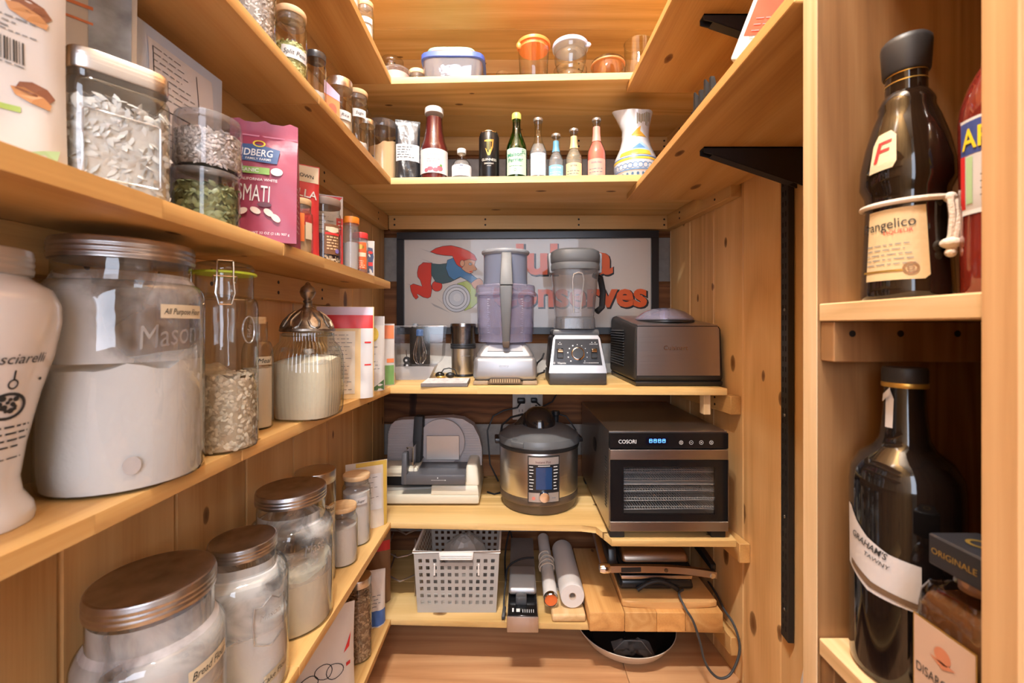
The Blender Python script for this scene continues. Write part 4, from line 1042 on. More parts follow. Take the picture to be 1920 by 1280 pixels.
part('collar', MB().lathe([(.011, .098), (.0125, .1), (.0125, .118), (.01, .121), (.001, .122)], 20), mat('blue_collar', (.05, .11, .26), .35), t)
for i in range(5):
    a = math.pi * i / 5; part('wire', MB().tube([(math.cos(a) * r_, math.sin(a) * r_, z) for r_, z in ((.007, .10), (.014, .075), (.022, .045), (.021, .02), (.012, .005), (0, .001), (-.012, .005), (-.021, .02), (-.022, .045), (-.014, .075), (-.007, .10))], .0006, 5), CHROME, t)
for i, (x, z) in enumerate(((-.358, .062), (-.352, .046))):
    M = Matrix.Rotation(R(90), 4, 'X')
    t = thing('beater_gear', ('round black beater hub at the upper left in the clear box', 'round black ridged beater hub at the lower left in the clear box')[i], 'beater', (x, 1.45 - .012 * i, Z0 + z))
    part('hub', MB().lathe([(.0005, -.006), (.012, -.006), (.0125, 0), (.010, .005), (.0005, .006)], 20, M=M, ribs=16 if i else 0, amp=.08), BLKM, t); part('socket', MB().lathe([(.003, .0055), (.004, .0066), (.001, .0068)], 12, M=M), WHT, t)
    part('shaft', MB().tube([(0, 0, .01), (-.002, 0, .035 if not i else .012)], .0012, 6), CHROME, t)
c = Vector(((868.5 - 960) * 1.535 / F, 1.535, Z0))
t = thing('coffee_grinder', 'brushed steel cylinder coffee grinder with dark clear cup', 'grinder', c)
part('foot_ring', MB().lathe([(.041, 0), (.043, .002), (.042, .008)], 36), BLK, t)
part('body', MB().lathe([(.0405, .008), (.041, .01), (.043, .095), (.0445, .099)], 48), STEELR, t)
part('collar', MB().lathe([(.0445, .098), (.0455, .10), (.0455, .106), (.044, .108), (.0455, .110), (.0455, .115), (.042, .116)], 48), mat('collar_dark', (.05, .05, .055), .3, .5), t)
part('cup', MB().lathe([(.043, .115), (.0435, .117), (.0445, .170), (.046, .174), (.046, .184), (.044, .187), (.001, .1875)], 48), brushed('smoky_steel', (.32, .32, .34), .2, 'XY'), t)
part('fine_print', MB().lines(Cyl(.0425), .0, .03, .072, 1, .004, .0016, .1, 3, .0008), GINK, t, kind='stuff')
t = thing('card_stack', 'flat white and grey patterned booklet at the counter edge', 'booklet', (-.1995, 1.292, Z0), R(2))
part('cover', MB().box((-.068, -.048, 0), (.068, .075, .0115), .0015, 1), mat('spine_grey', (.16, .14, .13), .5), t)
q = random.Random(2); mb = MB(); sfT = Top(.0117, 0, .0135)
mb.rect(sfT, -.066, .066, -.060, .060, 0)
tp = part('printed_top', mb, mat('booklet_white', (.8, .76, .74), .45), t); mb = MB()
for i in range(70):
    a, b_ = q.uniform(-.06, .054), q.uniform(-.057, .054); mb.poly(sfT, [(a, b_), (a + q.uniform(.004, .014), b_ + q.uniform(-.001, .003)), (a + q.uniform(.002, .01), b_ + q.uniform(.002, .005))], .0002)
part('leaf_print', mb, mat('leaf_grey', (.3, .28, .28), .5), tp, kind='stuff')
t = thing('small_gadget', 'little black and gold gadget with a looped lead before the grinder', 'gadget', (-.228, 1.452, Z0), R(8))
part('body', MB().ball((-.017, 0, .012), .012, sc=(1.3, 1, .95)), mat('gadget_dark', (.03, .025, .02), .25, .4), t); part('band', MB().ball((-.014, -.004, .006), .010, sc=(1.6, 1, .55)), GOLD, t)
part('plug', MB().ball((.018, 0, .011), .011, sc=(1.5, .9, .9)), BLK, t)
part('lead', MB().tube([(-.012, .004, .02), (-.004, .008, .031), (.014, .012, .034), (.034, .012, .028), (.04, .008, .012)], .0022, 6), RUBBER, t)
t = thing('pot_lid', 'black domed lid standing behind the clear box', 'lid', (-.335, 1.553, Z0))
part('dome', MB().lathe([(.034, .0), (.036, .004), (.036, .145), (.034, .165), (.028, .178), (.001, .182)], 32), BLKM, t); part('knob', MB().lathe([(.009, .18), (.010, .192), (.001, .194)], 16, (-.012, -.02, -.006)), GREYP, t)
t = thing('power_cord', 'black power leads looped between the food processor and blender', 'cord', (0, 0, 0))
part('lead', MB().tube([(.078, 1.45, Z0 + .03), (.085, 1.43, Z0 + .055), (.100, 1.42, Z0 + .07), (.108, 1.45, Z0 + .085)], .0033, 8), RUBBER, t)
part('lead', MB().tube([(.078, 1.44, Z0 + .004), (.088, 1.41, Z0 + .02), (.105, 1.40, Z0 + .027), (.109, 1.44, Z0 + .028)], .0033, 8), RUBBER, t)

# ------------------------------------------------------------------ meat slicer
Z1 = ZS['low'][1] + .0006
CRM = mat('cream_enamel', (.66, .60, .47), .35); SLG = mat('slicer_grey', (.42, .37, .36), .45); SLT = mat('slicer_table', (.085, .085, .095), .4)
t = thing('meat_slicer', 'cream electric meat slicer with round blade and dark sliding table', 'slicer', (-.27, 1.36, Z1))
bd = MB().box((-.16, 0, .006), (.165, .22, .036), .006, 2); part('base_plinth', bd, CRM, t)
part('base_block', MB().hull([(.01, .0, .034), (.165, .0, .034), (.165, .22, .034), (.01, .22, .034), (.012, .006, .064), (.16, .006, .064), (.16, .22, .064), (.012, .22, .064)], .004), CRM, t)
part('side_tower', MB().hull([(.118, .006, .06), (.165, .004, .06), (.165, .2, .06), (.118, .2, .06), (.122, .022, .126), (.156, .03, .126), (.156, .2, .126), (.122, .2, .126)], .008, 3), CRM, t)
part('rear_body', MB().box((-.16, .10, .03), (.12, .22, .10), .006), SLG, t)
part('tray_rail', MB().box((-.175, .015, .088), (-.035, .10, .116), .004).box((-.175, .012, .1005), (-.035, .014, .105)), CRM, t)
part('recess', MB().box((-.155, .06, .034), (.012, .102, .09)), mat('recess_dark', (.012, .01, .009), .6), t)
part('knob_drawer', MB().hull([(-.15, .03, .037), (.005, .05, .037), (.005, .058, .037), (-.15, .058, .037), (-.15, .03, .046), (.005, .05, .043), (.005, .058, .043), (-.15, .058, .046)]), mat('drawer_grey', (.4, .38, .34), .4), t)
pl = [(-.165, .09)] + [(-.165 + .004 * 0, .20)] + [(-.150 + .025 * (1 - math.cos(a)) - .015 * 0 - .015 * (1 - a / 1.57), .225 + .022 * math.sin(a)) for a in (0, .5, 1.0, 1.57)]
hp = [(-.165, .09), (-.160, .20), (-.152, .228), (-.138, .243), (-.115, .248), (.06, .256), (.10, .250), (.135, .228), (.155, .19), (.165, .15), (.165, .09)]
part('back_housing', MB().prism([(x, .125, z) for x, z in hp], (0, .05, 0)), SLG, t)
rb = None
for i in range(15):
    z = .112 + i * .0085; x0 = -.161 + (0 if z < .2 else (z - .2) * .4); x1 = -.055
    part('rib', MB().box((x0, .1225, z), (x1, .1255, z + .0035)), SLG, t)
    if z > .1: part('rib', MB().box((.10, .1225, z), (.163 - max(0, z - .15) * .42, .1255, z + .0035)), SLG, t)
M = Matrix.Translation((.028, .112, .176)) @ Matrix.Rotation(R(90), 4, 'X')
bl = part('blade', MB().lathe([(.070, 0), (.072, .002), (.064, .006), (.0635, .005), (.001, .007)], 56, M=M), CHROME, t, 'round steel blade')
part('blade_guard', MB().lathe([(.072, -.004), (.079, -.004), (.079, .008), (.072, .008)], 56, M=M), SLG, t)
part('pillar', MB().hull([(-.065, .06, .12), (-.035, .06, .12), (-.035, .12, .12), (-.065, .12, .12), (-.062, .085, .268), (-.032, .085, .268), (-.032, .12, .268), (-.062, .12, .268)], .003), BLKM, t)
part('fence_plate', MB().box((-.022, .095, .118), (.090, .099, .200), .001, 1), mat('fence_metal', (.62, .6, .58), .35, .8), t)
part('sliding_table', MB().hull([(-.078, -.012, .072), (.122, -.012, .072), (.122, .095, .072), (-.078, .095, .072), (-.078, -.012, .104), (.122, -.012, .104), (.122, .095, .112), (-.078, .095, .112)], .003), SLT, t)
part('table_arrow', MB().rect(Front(-.0125), .014, .058, .087, .0878).poly(Front(-.0125), [(.058, .0855), (.062, .0874), (.058, .0893)]).rect(Front(-.0125), .034, .0365, .092, .0965), WINK, t)
part('upright', MB().hull([(-.081, -.014, .072), (-.062, -.014, .072), (-.062, .03, .072), (-.081, .03, .072), (-.079, -.010, .172), (-.063, -.010, .172), (-.063, .02, .172), (-.079, .02, .172)], .004), SLT, t)
part('pusher_plate', MB().prism([(-.066, .0, .186), (-.047, .0, .186), (-.047, .0, .128), (-.044, .0, .128), (-.044, .0, .189), (-.066, .0, .189)], (.0, .085, .0)).box((-.066, .0, .18), (-.064, .085, .188)), CHROME, t)

# ------------------------------------------------------------------ pressure cooker
t = thing('pressure_cooker', 'round steel electric pressure cooker with dark lid and blue display', 'cooker', (.088, 1.408, Z1), R(3.5))
part('base', MB().lathe([(.112, 0), (.119, .004), (.122, .02), (.1235, .05), (.1255, .054)], 64), mat('cooker_base', (.10, .075, .055), .4, .4), t)
part('foot_band', MB().lathe([(.1255, .030), (.127, .032), (.127, .050), (.1258, .052)], 64, cap0=False, cap1=False), mat('cooker_band', (.16, .12, .085), .35, .6), t)
part('steel_body', MB().lathe([(.1262, .053), (.1272, .056), (.1285, .186), (.1275, .189)], 72, cap0=False, cap1=False), STEELR, t)
part('rim', MB().lathe([(.127, .188), (.131, .190), (.133, .2), (.131, .206)], 64), BLK, t)
CL = mat('cooker_lid_grey', (.10, .105, .11), .36)
l = part('lid', MB().lathe([(.1285, .200), (.1335, .203), (.1335, .212), (.129, .224), (.112, .233), (.108, .238), (.085, .248), (.05, .255), (.001, .256)], 72), CL, t)
part('lid_notch', MB().hull([(-.098, -.098, .206), (-.062, -.122, .206), (-.056, -.112, .206), (-.09, -.09, .206), (-.098, -.098, .222), (-.062, -.122, .220), (-.056, -.108, .226), (-.09, -.088, .228)], .002), CL, l)
h = part('lid_handle', MB().lathe([(.055, .25), (.054, .262), (.046, .285), (.034, .300), (.018, .307), (.001, .308)], 40, sy=1.25), mat('handle_gloss', (.012, .012, .013), .14, coat=.5), t)
part('handle_spur', MB().hull([(-.085, .0, .245), (-.04, -.03, .245), (-.03, .03, .245), (-.08, .03, .245), (-.045, .0, .29), (-.015, -.01, .298), (-.01, .02, .298), (-.04, .03, .29)], .006), mat('handle_gloss', (.012, .012, .013), .14), h)
part('valve', MB().lathe([(.009, .25), (.010, .272), (.013, .275), (.013, .288), (.001, .29)], 20, (.062, .03, 0)), BLK, t)
for s in (-1, 1): part('side_handle', MB().hull([(s * .125 - .02, -.03, .196), (s * .125 + .02, -.026, .196), (s * .125 + .02, .026, .196), (s * .125 - .02, .03, .196), (s * .125 - .02, -.03, .214), (s * .125 + .016, -.024, .212), (s * .125 + .016, .024, .212), (s * .125 - .02, .03, .214)], .005), BLK, t)
sf = Cyl(.1295)
pn = part('control_panel', MB().rect(sf, -.0495, .0495, .044, .184, .0004), mat('panel_frame', (.03, .03, .03), .3), t)
part('panel_plate', MB().rect(sf, -.046, .046, .046, .180, .0009), mat('panel_silver', (.5, .47, .45), .35, .6), pn)
part('panel_black', MB().rect(sf, -.046, .046, .074, .158, .0014), mat('panel_black', (.018, .018, .02), .25), pn)
part('display', MB().rect(sf, -.024, .024, .084, .150, .002), mat('display_blue', (.012, .035, .10), .15, emit=.35), pn, 'blue display')
mb = MB().text(sf, 'Instant Pot', -.002, .166, .0105, .0, 0, 0, .0016); part('lettering', mb, mat('dark_red_print', (.12, .03, .03), .5), pn, kind='stuff')
mb = MB(); q = random.Random(5)
for i in range(8):
    for x in (-.044, .029): mb.rect(sf, x, x + q.uniform(.007, .014), .150 - i * .0095, .1525 - i * .0095, .002)
mb.rect(sf, -.018, .018, .1535, .1555, .002); part('button_print', mb, WINK, pn, kind='stuff')
M = Matrix.Translation((0, -.1295, .064)) @ Matrix.Rotation(R(90), 4, 'X')
part('dial', MB().lathe([(.0155, 0), (.016, .010), (.0145, .013), (.001, .0135)], 32, M=M), CHROME, t)
part('button', MB().rect(sf, .024, .036, .056, .0595, .0012), GINK, pn); part('button', MB().disc(sf, -.031, .057, .0055, .0012, 14), mat('button_red', (.6, .2, .15), .5), pn)
part('steam_bracket', MB().tube([(-.128, .0, .205), (-.120, .02, .245), (-.09, .03, .268), (-.05, .02, .28)], .004, 6), BLK, t)

# ------------------------------------------------------------------ dehydrator
t = thing('food_dehydrator', 'steel box food dehydrator with glass door and wire trays', 'dehydrator', (.2635, 1.156, Z1))
W, D, H = .321, .452, .288
INS = mat('dehydrator_inside', (.09, .085, .08), .5, .5)
sk = MB().box((0, .004, .018), (.004, D, H), .0008, 1).box((W - .004, .004, .018), (W, D, H), .0008, 1).box((.004, .004, H - .004), (W - .004, D, H), .0008, 1).box((.004, .004, .018), (W - .004, D, .022)).box((.004, D - .004, .022), (W - .004, D, H - .004))
part('steel_case', sk, brushed('case_steel', (.42, .39, .37), .32, 'X'), t)
for x in (.012, W - .034):
    for y in (.012, D - .05): part('foot', MB().box((x - .01, y - .01, 0), (x + .03, y + .03, .018), .002, 1), BLKM, t)
part('control_strip', MB().box((-.0005, -.004, H - .046), (W + .0005, .006, H - .003), .0015, 1), mat('panel_gloss', (.008, .008, .009), .12), t)
cp = Front(-.0042)
part('lettering', MB().text(cp, 'COSORI', .048, H - .026, .0145, .012, 0, 0, .0005, .048), WINK, t, kind='stuff')
part('display', MB().rect(cp, .098, .158, H - .034, H - .014, .0003), mat('display_dark', (.004, .004, .012), .1), t)
mb = MB()
for i in range(4):
    x = .1075 + i * .0118
    for z in (H - .0195, H - .024, H - .0285): mb.rect(cp, x, x + .0072, z - .0006, z + .0006 + (.0008 if z == H - .024 else 0), .0006)
    for xx in (x - .0008, x + .0068): mb.rect(cp, xx, xx + .0010, H - .028, H - .0198, .0006)
part('digits', mb, mat('display_glow', (.10, .32, 1.0), .3, emit=2.5), t, kind='stuff')
for i in range(4):
    x = .193 + i * .0272
    mb = MB().disc(cp, x, H - .0285, .0055, .0005, 18, None, .0046)
    if i in (1, 2): mb.rect(cp, x - .002, x + .002, H - .0291, H - .0279, .0005)
    if i == 2: mb.rect(cp, x - .0006, x + .0006, H - .0305, H - .0265, .0006)
    if i in (0, 3):
        for d_ in (-.0022, 0, .0022): mb.rect(cp, x - .0028, x + .0028, H - .0289 + d_, H - .0281 + d_, .0005)
    part('button_ring', mb, WINK, t)
part('door_trim', MB().box((.001, -.006, H - .075), (W - .001, .004, H - .048), .001, 1), STEEL, t); part('door_trim', MB().box((.001, -.006, .020), (W - .001, .004, .046), .001, 1), STEEL, t)
dz0, dz1 = .047, H - .076
wx0, wx1, wz0, wz1 = .038, .284, .066, .194
dr = MB().box((.002, -.005, dz0), (wx0, .003, dz1)).box((wx1, -.005, dz0), (W - .002, .003, dz1)).box((wx0, -.005, wz1), (wx1, .003, dz1)).box((wx0, -.005, dz0), (wx1, .003, wz0))
d = part('door', dr, mat('panel_gloss', (.008, .008, .009), .12), t); part('pane', MB().box((wx0, -.004, wz0), (wx1, -.002, wz1)), glass('door_glass', (.95, .95, .95), (.6, .6, .6), .02, .8), d)
part('door_edge', MB().box((W - .001, -.004, dz0), (W + .001, .004, dz1)), STEEL, d)
part('inner_liner', MB().box((.006, .40, .024), (W - .006, .405, H - .008)).box((.006, .02, .023), (W - .006, .40, .025)).box((.008, .02, .023), (.010, .40, H - .05)).box((W - .010, .02, .023), (W - .008, .40, H - .05)), mat('liner_steel', (.62, .60, .57), .4, .3), t)
TRAY = mat('tray_wire', (.80, .78, .75), .3, .35)
tray = None
for i, z in enumerate((.070, .094, .120, .148, .172, .190)):
    if tray is None:
        mb = MB(); mb.tube([(.012, .02, 0), (W - .012, .02, 0), (W - .012, .38, 0), (.012, .38, 0)], .0020, 6, True)
        for k_ in range(40):
            x = .018 + k_ * (W - .036) / 39; mb.tube([(x, .02, .0), (x, .38, 0)], .0011, 4, caps=False)
        for k_ in range(9): mb.tube([(.012, .04 + k_ * .04, -.001), (W - .012, .04 + k_ * .04, -.001)], .0009, 4, caps=False)
        tray = part('wire_tray', mb, TRAY, t); tray.location = (0, 0, z)
    else:
        q_ = tray.copy(); C.objects.link(q_); q_.location = (0, 0, z)
part('drip_sheet', MB().box((.014, .022, .1365), (W - .014, .36, .1385)), mat('sheet_white', (.72, .72, .70), .5), t, 'pale tray sheet')
lv = None
for i in range(17):
    z = .07 + i * .0085
    if lv is None: lv = part('vent_slot', MB().box((-.0007, .030, 0), (.001, .052, .003)), mat('slot_dark', (.002, .002, .002), .9), t); lv.location = (0, 0, z)
    else:
        q_ = lv.copy(); C.objects.link(q_); q_.location = (0, 0, z)
part('side_grip', MB().ball((-.001, .20, .20), .022, sc=(.12, 1.3, 1)), BLK, t)

# ------------------------------------------------------------------ wall outlet with plug
t = thing('wall_outlet', 'white double wall socket with a black plug behind the cooker', 'outlet', (.06, 1.64, .703))
part('cover_plate', MB().box((-.058, -.004, -.06), (.058, .004, .06), .002), mat('plate_white', (.6, .56, .52), .4), t)
for x in (-.026, .026):
    f_ = part('socket_face', MB().box((x - .017, -.0055, -.042), (x + .017, -.003, .042), .002, 1), mat('plate_white2', (.66, .62, .58), .4), t)
    part('slots', MB().box((x - .007, -.0058, -.03), (x - .005, -.005, -.02)).box((x + .005, -.0058, -.03), (x + .007, -.005, -.02)), INK, f_)
part('plug', MB().box((-.040, -.034, .006), (-.010, -.0058, .026), .004), BLK, t); part('plug', MB().box((.012, -.03, .008), (.036, -.0058, .026), .004), BLK, t)
t = thing('power_cord', 'black power leads tangled behind the cooker and beside the wall socket', 'cord', (0, 0, 0))
for pts in ([(.035, 1.62, .715), (.02, 1.58, .70), (-.03, 1.58, .69), (-.07, 1.57, .67), (-.09, 1.56, .62), (-.08, 1.55, .50), (-.05, 1.56, .435)], [(.085, 1.62, .72), (.11, 1.59, .70), (.15, 1.59, .72), (.175, 1.6, .76), (.18, 1.61, .79)], [(.09, 1.62, .70), (.13, 1.57, .69), (.20, 1.57, .67), (.235, 1.57, .62), (.23, 1.58, .52), (.22, 1.6, .44)], [(-.085, 1.47, .4305), (-.06, 1.45, .4305), (-.035, 1.47, .4305)]):
    part('lead', MB().tube(pts, .003, 8), RUBBER, t)
# ------------------------------------------------------------------ bottles
def bottle(label, c, r, ztop, prof, body, cap=None, cap_h=.012, cap_r=.014, liquid=None, fill=.8, cat='bottle', name='glass_bottle', group=None, turn=0.0, sup=2.0, capname='cap'):
    """prof: (radius / r, height / glass height) pairs"""
    H = ztop - c[2]; G = H - cap_h * .8 if cap else H
    t = thing(name, label, cat, c, face(c) + turn, group)
    pr = [(a * r, b * G) for a, b in prof]; rf = rfun(pr)
    part('bottle_body', MB().lathe(pr, 44, sup=sup, cap1=False), body, t)
    if liquid:
        zz = sorted(set([.003] + [b for a, b in pr if .003 < b < fill * G] + [fill * G]))
        part('liquid', MB().lathe([(max(rf(z) - .0018, .002), z) for z in zz], 36, sup=sup), liquid, t)
    if cap: part(capname, MB().lathe([(cap_r * .97, 0), (cap_r, .001), (cap_r, cap_h - .0015), (cap_r * .93, cap_h), (.0005, cap_h)], 28, (0, 0, H - cap_h), ribs=28, amp=.03), cap, t)
    return t, rf, G
def clearliq(name, tint, alpha=.35):
    return film(name, tint, alpha, .1)
def band(t, rf, z0, z1, m, name='label', a=None, label=None):
    """label wrapped round the body"""
    rm = max(rf(z) for z in (z0, (z0 + z1) / 2, z1)); sf = Cyl(rf)
    w_ = a or rm * 2.6
    return part(name, MB().rect(sf, -w_ / 2, w_ / 2, z0, z1, .0006), m, t, label), sf
BYb = 1.312
def at_b(xl, xr, yt, Y=BYb, z=Zo):
    c, r = fit_d(xl, xr, Y, z); return c, r, ZY(yt, Y - r * .4)
SODA = [(.85, 0), (.98, .015), (1, .04), (1, .46), (.94, .52), (.72, .60), (.48, .68), (.38, .78), (.36, .93), (.40, .94), (.40, 1)]
# black pouch with white label
c, r, zt = at_b(742, 787, 222)
t = thing('foil_bag', 'black bag of dark beans with white label and crumpled clear top', 'bag', c, face(c)); pz = Pouch(.075, zt - c[2], .05, 3)
def pouch_mesh(sf, n=14, m=18, both=True):
    mb = MB()
    for sd in (1, -1):
        mb.grid([[sf.pt(sf.w * (i / n - .5), sf.h * j / m, 0, sd) for j in range(m + 1)] for i in range(n + 1)], flip=sd > 0)
    mb.grid([[sf.pt(sf.w * (i / n - .5), 0, 0, s) for s in (1, -1)] for i in range(n + 1)])
    return mb
part('bag_body', pouch_mesh(pz), mat('bean_foil', (.02, .02, .022), .3, 0, .5, 60), t)
l = part('label', MB().rect(pz, -.036, .036, .066, .118, .0007), WPAP, t); part('label_print', MB().lines(pz, -.032, .02, .108, 5, .008, .0018, .5, 1, .0016), INK, l, kind='stuff')
part('clear_top', MB().rect(pz, -.030, .030, .118, zt - c[2] - .002, .0008), PLH, t)
# juice bottle
c, r, zt = at_b(788, 840, 200)
t, rf, G = bottle('tall dark red juice bottle with white screw cap', c, r, zt, [(.9, 0), (1, .02), (1, .48), (.95, .52), (.80, .60), (.66, .74), (.60, .90), (.62, 1)], GL, WHT, .018, r * .66, mat('juice_red', (.10, .012, .014), .25), .93)
l, sf = band(t, rf, .022, .095, WPAP); part('berry_print', MB().disc(sf, -.012, .034, .009, .0012, 12, .006).disc(sf, .004, .031, .008, .0012, 12, .006).disc(sf, .017, .036, .009, .0012, 12, .008).disc(sf, -.024, .03, .006, .0012, 12), mat('berry_pink', (.62, .12, .16), .5), l)
part('leaf_print', MB().disc(sf, .02, .045, .004, .0014, 8), mat('leaf_green', (.12, .3, .08), .5), l); part('lettering', MB().text(sf, 'Cranberry', -.004, .078, .008, 0, 0, 0, .0012).lines(sf, -.022, .018, .062, 2, .006, .0014, .3, 8, .0012), mat('pale_red_print', (.55, .3, .3), .5), l, kind='stuff')
# small water bottle
c, r, zt = at_b(845, 886, 277)
t, rf, G = bottle('small clear plastic water bottle with white cap and pale label', c, r * .92, zt, [(.85, 0), (1, .03), (.97, .1), (1, .2), (.96, .3), (1, .4), (1, .52), (.8, .68), (.45, .82), (.38, .86), (.38, 1)], PLC, WHT, .014, .0135, clearliq('water', (.75, .8, .84), .18), .7, name='plastic_bottle')
l, sf = band(t, rf, .018, .052, mat('pale_label', (.72, .72, .76), .5)); part('lettering', MB().text(sf, 'water', .0, .040, .009, 0, 0, 0, .0012).rect(sf, -.006, .004, .046, .049, .0012), mat('blue_grey_print', (.12, .15, .25), .5), l, kind='stuff')
# stout can
c, r, zt = at_b(898, 936, 248)
t = thing('beer_can', 'black beer can with a gold harp and white lettering', 'can', c, face(c)); H = zt - c[2]
part('can_body', MB().lathe([(r * .82, 0), (r * .88, .003), (r, .010), (r, H - .014), (r * .9, H - .004)], 40), mat('can_black', (.012, .012, .013), .28, .3), t); part('can_rim', MB().lathe([(r * .88, H - .005), (r * .92, H - .002), (r * .9, H), (r * .84, H - .003), (.001, H - .004)], 40), CHROME, t)
sf = Cyl(r); part('harp_emblem', MB().poly(sf, [(-.014, H * .80), (.014, H * .82), (.012, H * .66), (.002, H * .50), (-.004, H * .50), (-.012, H * .64), (-.0095, H * .64), (-.003, H * .54), (.008, H * .68), (.009, H * .77), (-.014, H * .77)], .0007), GOLD, t)
part('harp_strings', MB().rect(sf, -.006, -.0048, H * .60, H * .78).rect(sf, -.001, .0002, H * .56, H * .78).rect(sf, .004, .0052, H * .64, H * .78), GOLD, t)
part('lettering', MB().text(sf, 'GUINNESS', 0, H * .42, .0105, 0, 0, 0, .0009, .046).text(sf, 'DRAUGHT', 0, H * .345, .006, .01, 0, 0, .0009).text(sf, 'STOUT', 0, H * .30, .004, .0, 0, 0, .0009).lines(sf, -.016, .016, H * .08, 1, .004, .0014, .1, 4), mat('can_white', (.8, .78, .7), .4), t, kind='stuff')
# green mineral water
GRN = glass('green_glass', (.06, .34, .12), (.01, .10, .03), .03, 1.0)
c, r, zt = at_b(948, 989, 210)
t, rf, G = bottle('green mineral water bottle with yellow cap and pale mint label', c, r, zt, [(.85, 0), (.98, .02), (1, .05), (.98, .40), (1, .46), (.88, .58), (.62, .70), (.42, .80), (.36, .88), (.36, .96), (.40, 1)], GRN, mat('yellow_cap', (.72, .68, .16), .4), .019, .0145, film('green_water', (.02, .28, .09), .45, .1), .74)
MINT = mat('mint_label', (.46, .60, .46), .5); l, sf = band(t, rf, .020, .100, MINT, a=.068)
mb = MB().text(sf, 'Maison', -.006, .080, .0165, .012, 0, .06, .0012).text(sf, 'Perrier', -.003, .064, .0165, .012, 0, .06, .0012).lines(sf, -.022, .02, .045, 1, .004, .0014, .2, 3, .0012).disc(sf, -.004, .034, .004, .0012, 12, None, .003).lines(sf, .016, .03, .094, 3, .005, .002, .2, 5, .0012)
part('lettering', mb, mat('mint_dark', (.03, .22, .14), .5), l, kind='stuff')
# slim clear bottle
c, r, zt = at_b(992, 1026, 220)
t, rf, G = bottle('slim clear bottle with long neck and plain white label', c, r, zt, SODA, GL, mat('cap_silver', (.6, .58, .55), .3, .8), .009, .0145, clearliq('water', (.75, .8, .84), .18), .62, capname='crown_cap')
l, sf = band(t, rf, .020, .088, mat('cool_white_label', (.56, .58, .66), .5), a=.05); part('lettering', MB().text(sf, 'TONIC', 0, .058, .0085, .01, 0, 0, .0012).lines(sf, -.012, .012, .08, 1, .004, .0014, .2, 3, .0012), mat('mauve_ink', (.25, .25, .35), .5), l, kind='stuff')
# little blue tonic, gold tonic, pink bottle
TG = 'small tonic bottles on the upper back shelf'
def mixer(label, xl, xr, yt, liq, lab, neck, word, wordmat, body=GL):
    c, r, zt = at_b(xl, xr, yt); t, rf, G = bottle(label, c, r, zt, SODA, body, mat('cap_silver', (.6, .58, .55), .3, .8), .008, .0135, liq, .66, capname='crown_cap')
    l, sf = band(t, rf, G * .10, G * .36, lab, a=r * 2.2)
    part('lettering', MB().text(sf, word, 0, G * .30, .0062, .012, 0, 0, .0012).lines(sf, -r * .8, r * .8, G * .2, 2, G * .05, .0016, .3, 7, .0012), wordmat, l, kind='stuff')
    n_, _ = band(t, rf, G * .66, G * .90, neck, 'neck_label', a=.030); return t
mixer('little clear tonic bottle with blue neck and blue label', 1028, 1057, 250, clearliq('water', (.75, .8, .84), .18), mat('sky_label', (.20, .45, .62), .5), mat('blue_neck', (.10, .30, .45), .45), 'FEVER TREE', WINK)
mixer('clear tonic bottle with pale gold neck foil', 1060, 1092, 240, clearliq('gold_water', (.72, .66, .5), .25), mat('gold_label', (.66, .54, .30), .5), mat('gold_neck', (.62, .48, .24), .4), 'BITTER', mat('navy_ink', (.05, .07, .15), .5))
mixer('pink grapefruit soda bottle, last bottle before the painted jug', 1101, 1136, 220, film('pink_soda', (.82, .20, .15), .8, .2), mat('pink_label', (.80, .33, .27), .5), mat('pink_neck', (.75, .28, .22), .45), 'FEVER TREE', mat('teal_ink', (.06, .2, .25), .5))
# painted jug
c = Vector((.383, 1.325, Zo)); t = thing('ceramic_jug', 'hand-painted white ceramic jug with blue and yellow landscape', 'jug', c, face(c)); H = .218; r = .066
jp = [(.62, 0), (.70, .01), (.72, .03), (.96, .14), (1, .24), (.95, .36), (.72, .52), (.62, .64), (.62, .78), (.72, .93), (.78, 1)]
jp = [(a * r, b * H) for a, b in jp]; rf = rfun(jp)
mb = MB().lathe(jp, 48, cap1=False)
for v in mb.bm.verts:      # pulled lip
    if v.co.z > H * .8:
        k_ = (v.co.z - H * .8) / (H * .2); a = math.atan2(v.co.y, v.co.x)
        pinch = math.exp(-((a + 2.7) / .5) ** 2); v.co.x += -.022 * k_ * pinch; v.co.z += .010 * k_ * pinch - .006 * k_ * math.exp(-((a + 1.2) / .5) ** 2)
part('body', mb, mat('majolica_white', (.56, .60, .65), .15, coat=.5, var=.12, bscale=30), t)
sf = Cyl(rf); MY = mat('majolica_yellow', (.72, .46, .06), .3); MBL = mat('majolica_blue', (.10, .24, .50), .3); MLB = mat('majolica_pale_blue', (.32, .50, .68), .3)
for z0, z1, m in ((.030, .033, MBL), (.060, .067, MY), (.0685, .071, MBL), (.003, .009, MY)): part('painted_band', MB().rect(sf, -rf(z0) * 1.5, rf(z0) * 1.5, z0, z1, .0007), m, t)
mb = MB(); q = random.Random(3)
for i in range(11): mb.disc(sf, -.075 + i * .015, .043, .0085, .0008, 14, None, .0068)
for i in range(10): mb.disc(sf, -.07 + i * .0155, .020, .004, .0008, 8)
part('painted_scallops', mb, MBL, t, kind='stuff')
part('painted_hill', MB().poly(sf, [(-.04, .078), (.05, .078), (.042, .098), (.018, .118), (-.004, .126), (-.03, .104)], .0007), MLB, t)
part('painted_field', MB().poly(sf, [(-.05, .075), (.05, .074), (.044, .088), (.004, .092), (-.045, .086)], .0009), MY, t)
part('painted_hill', MB().poly(sf, [(-.01, .094), (.03, .096), (.012, .112)], .0011), MBL, t)
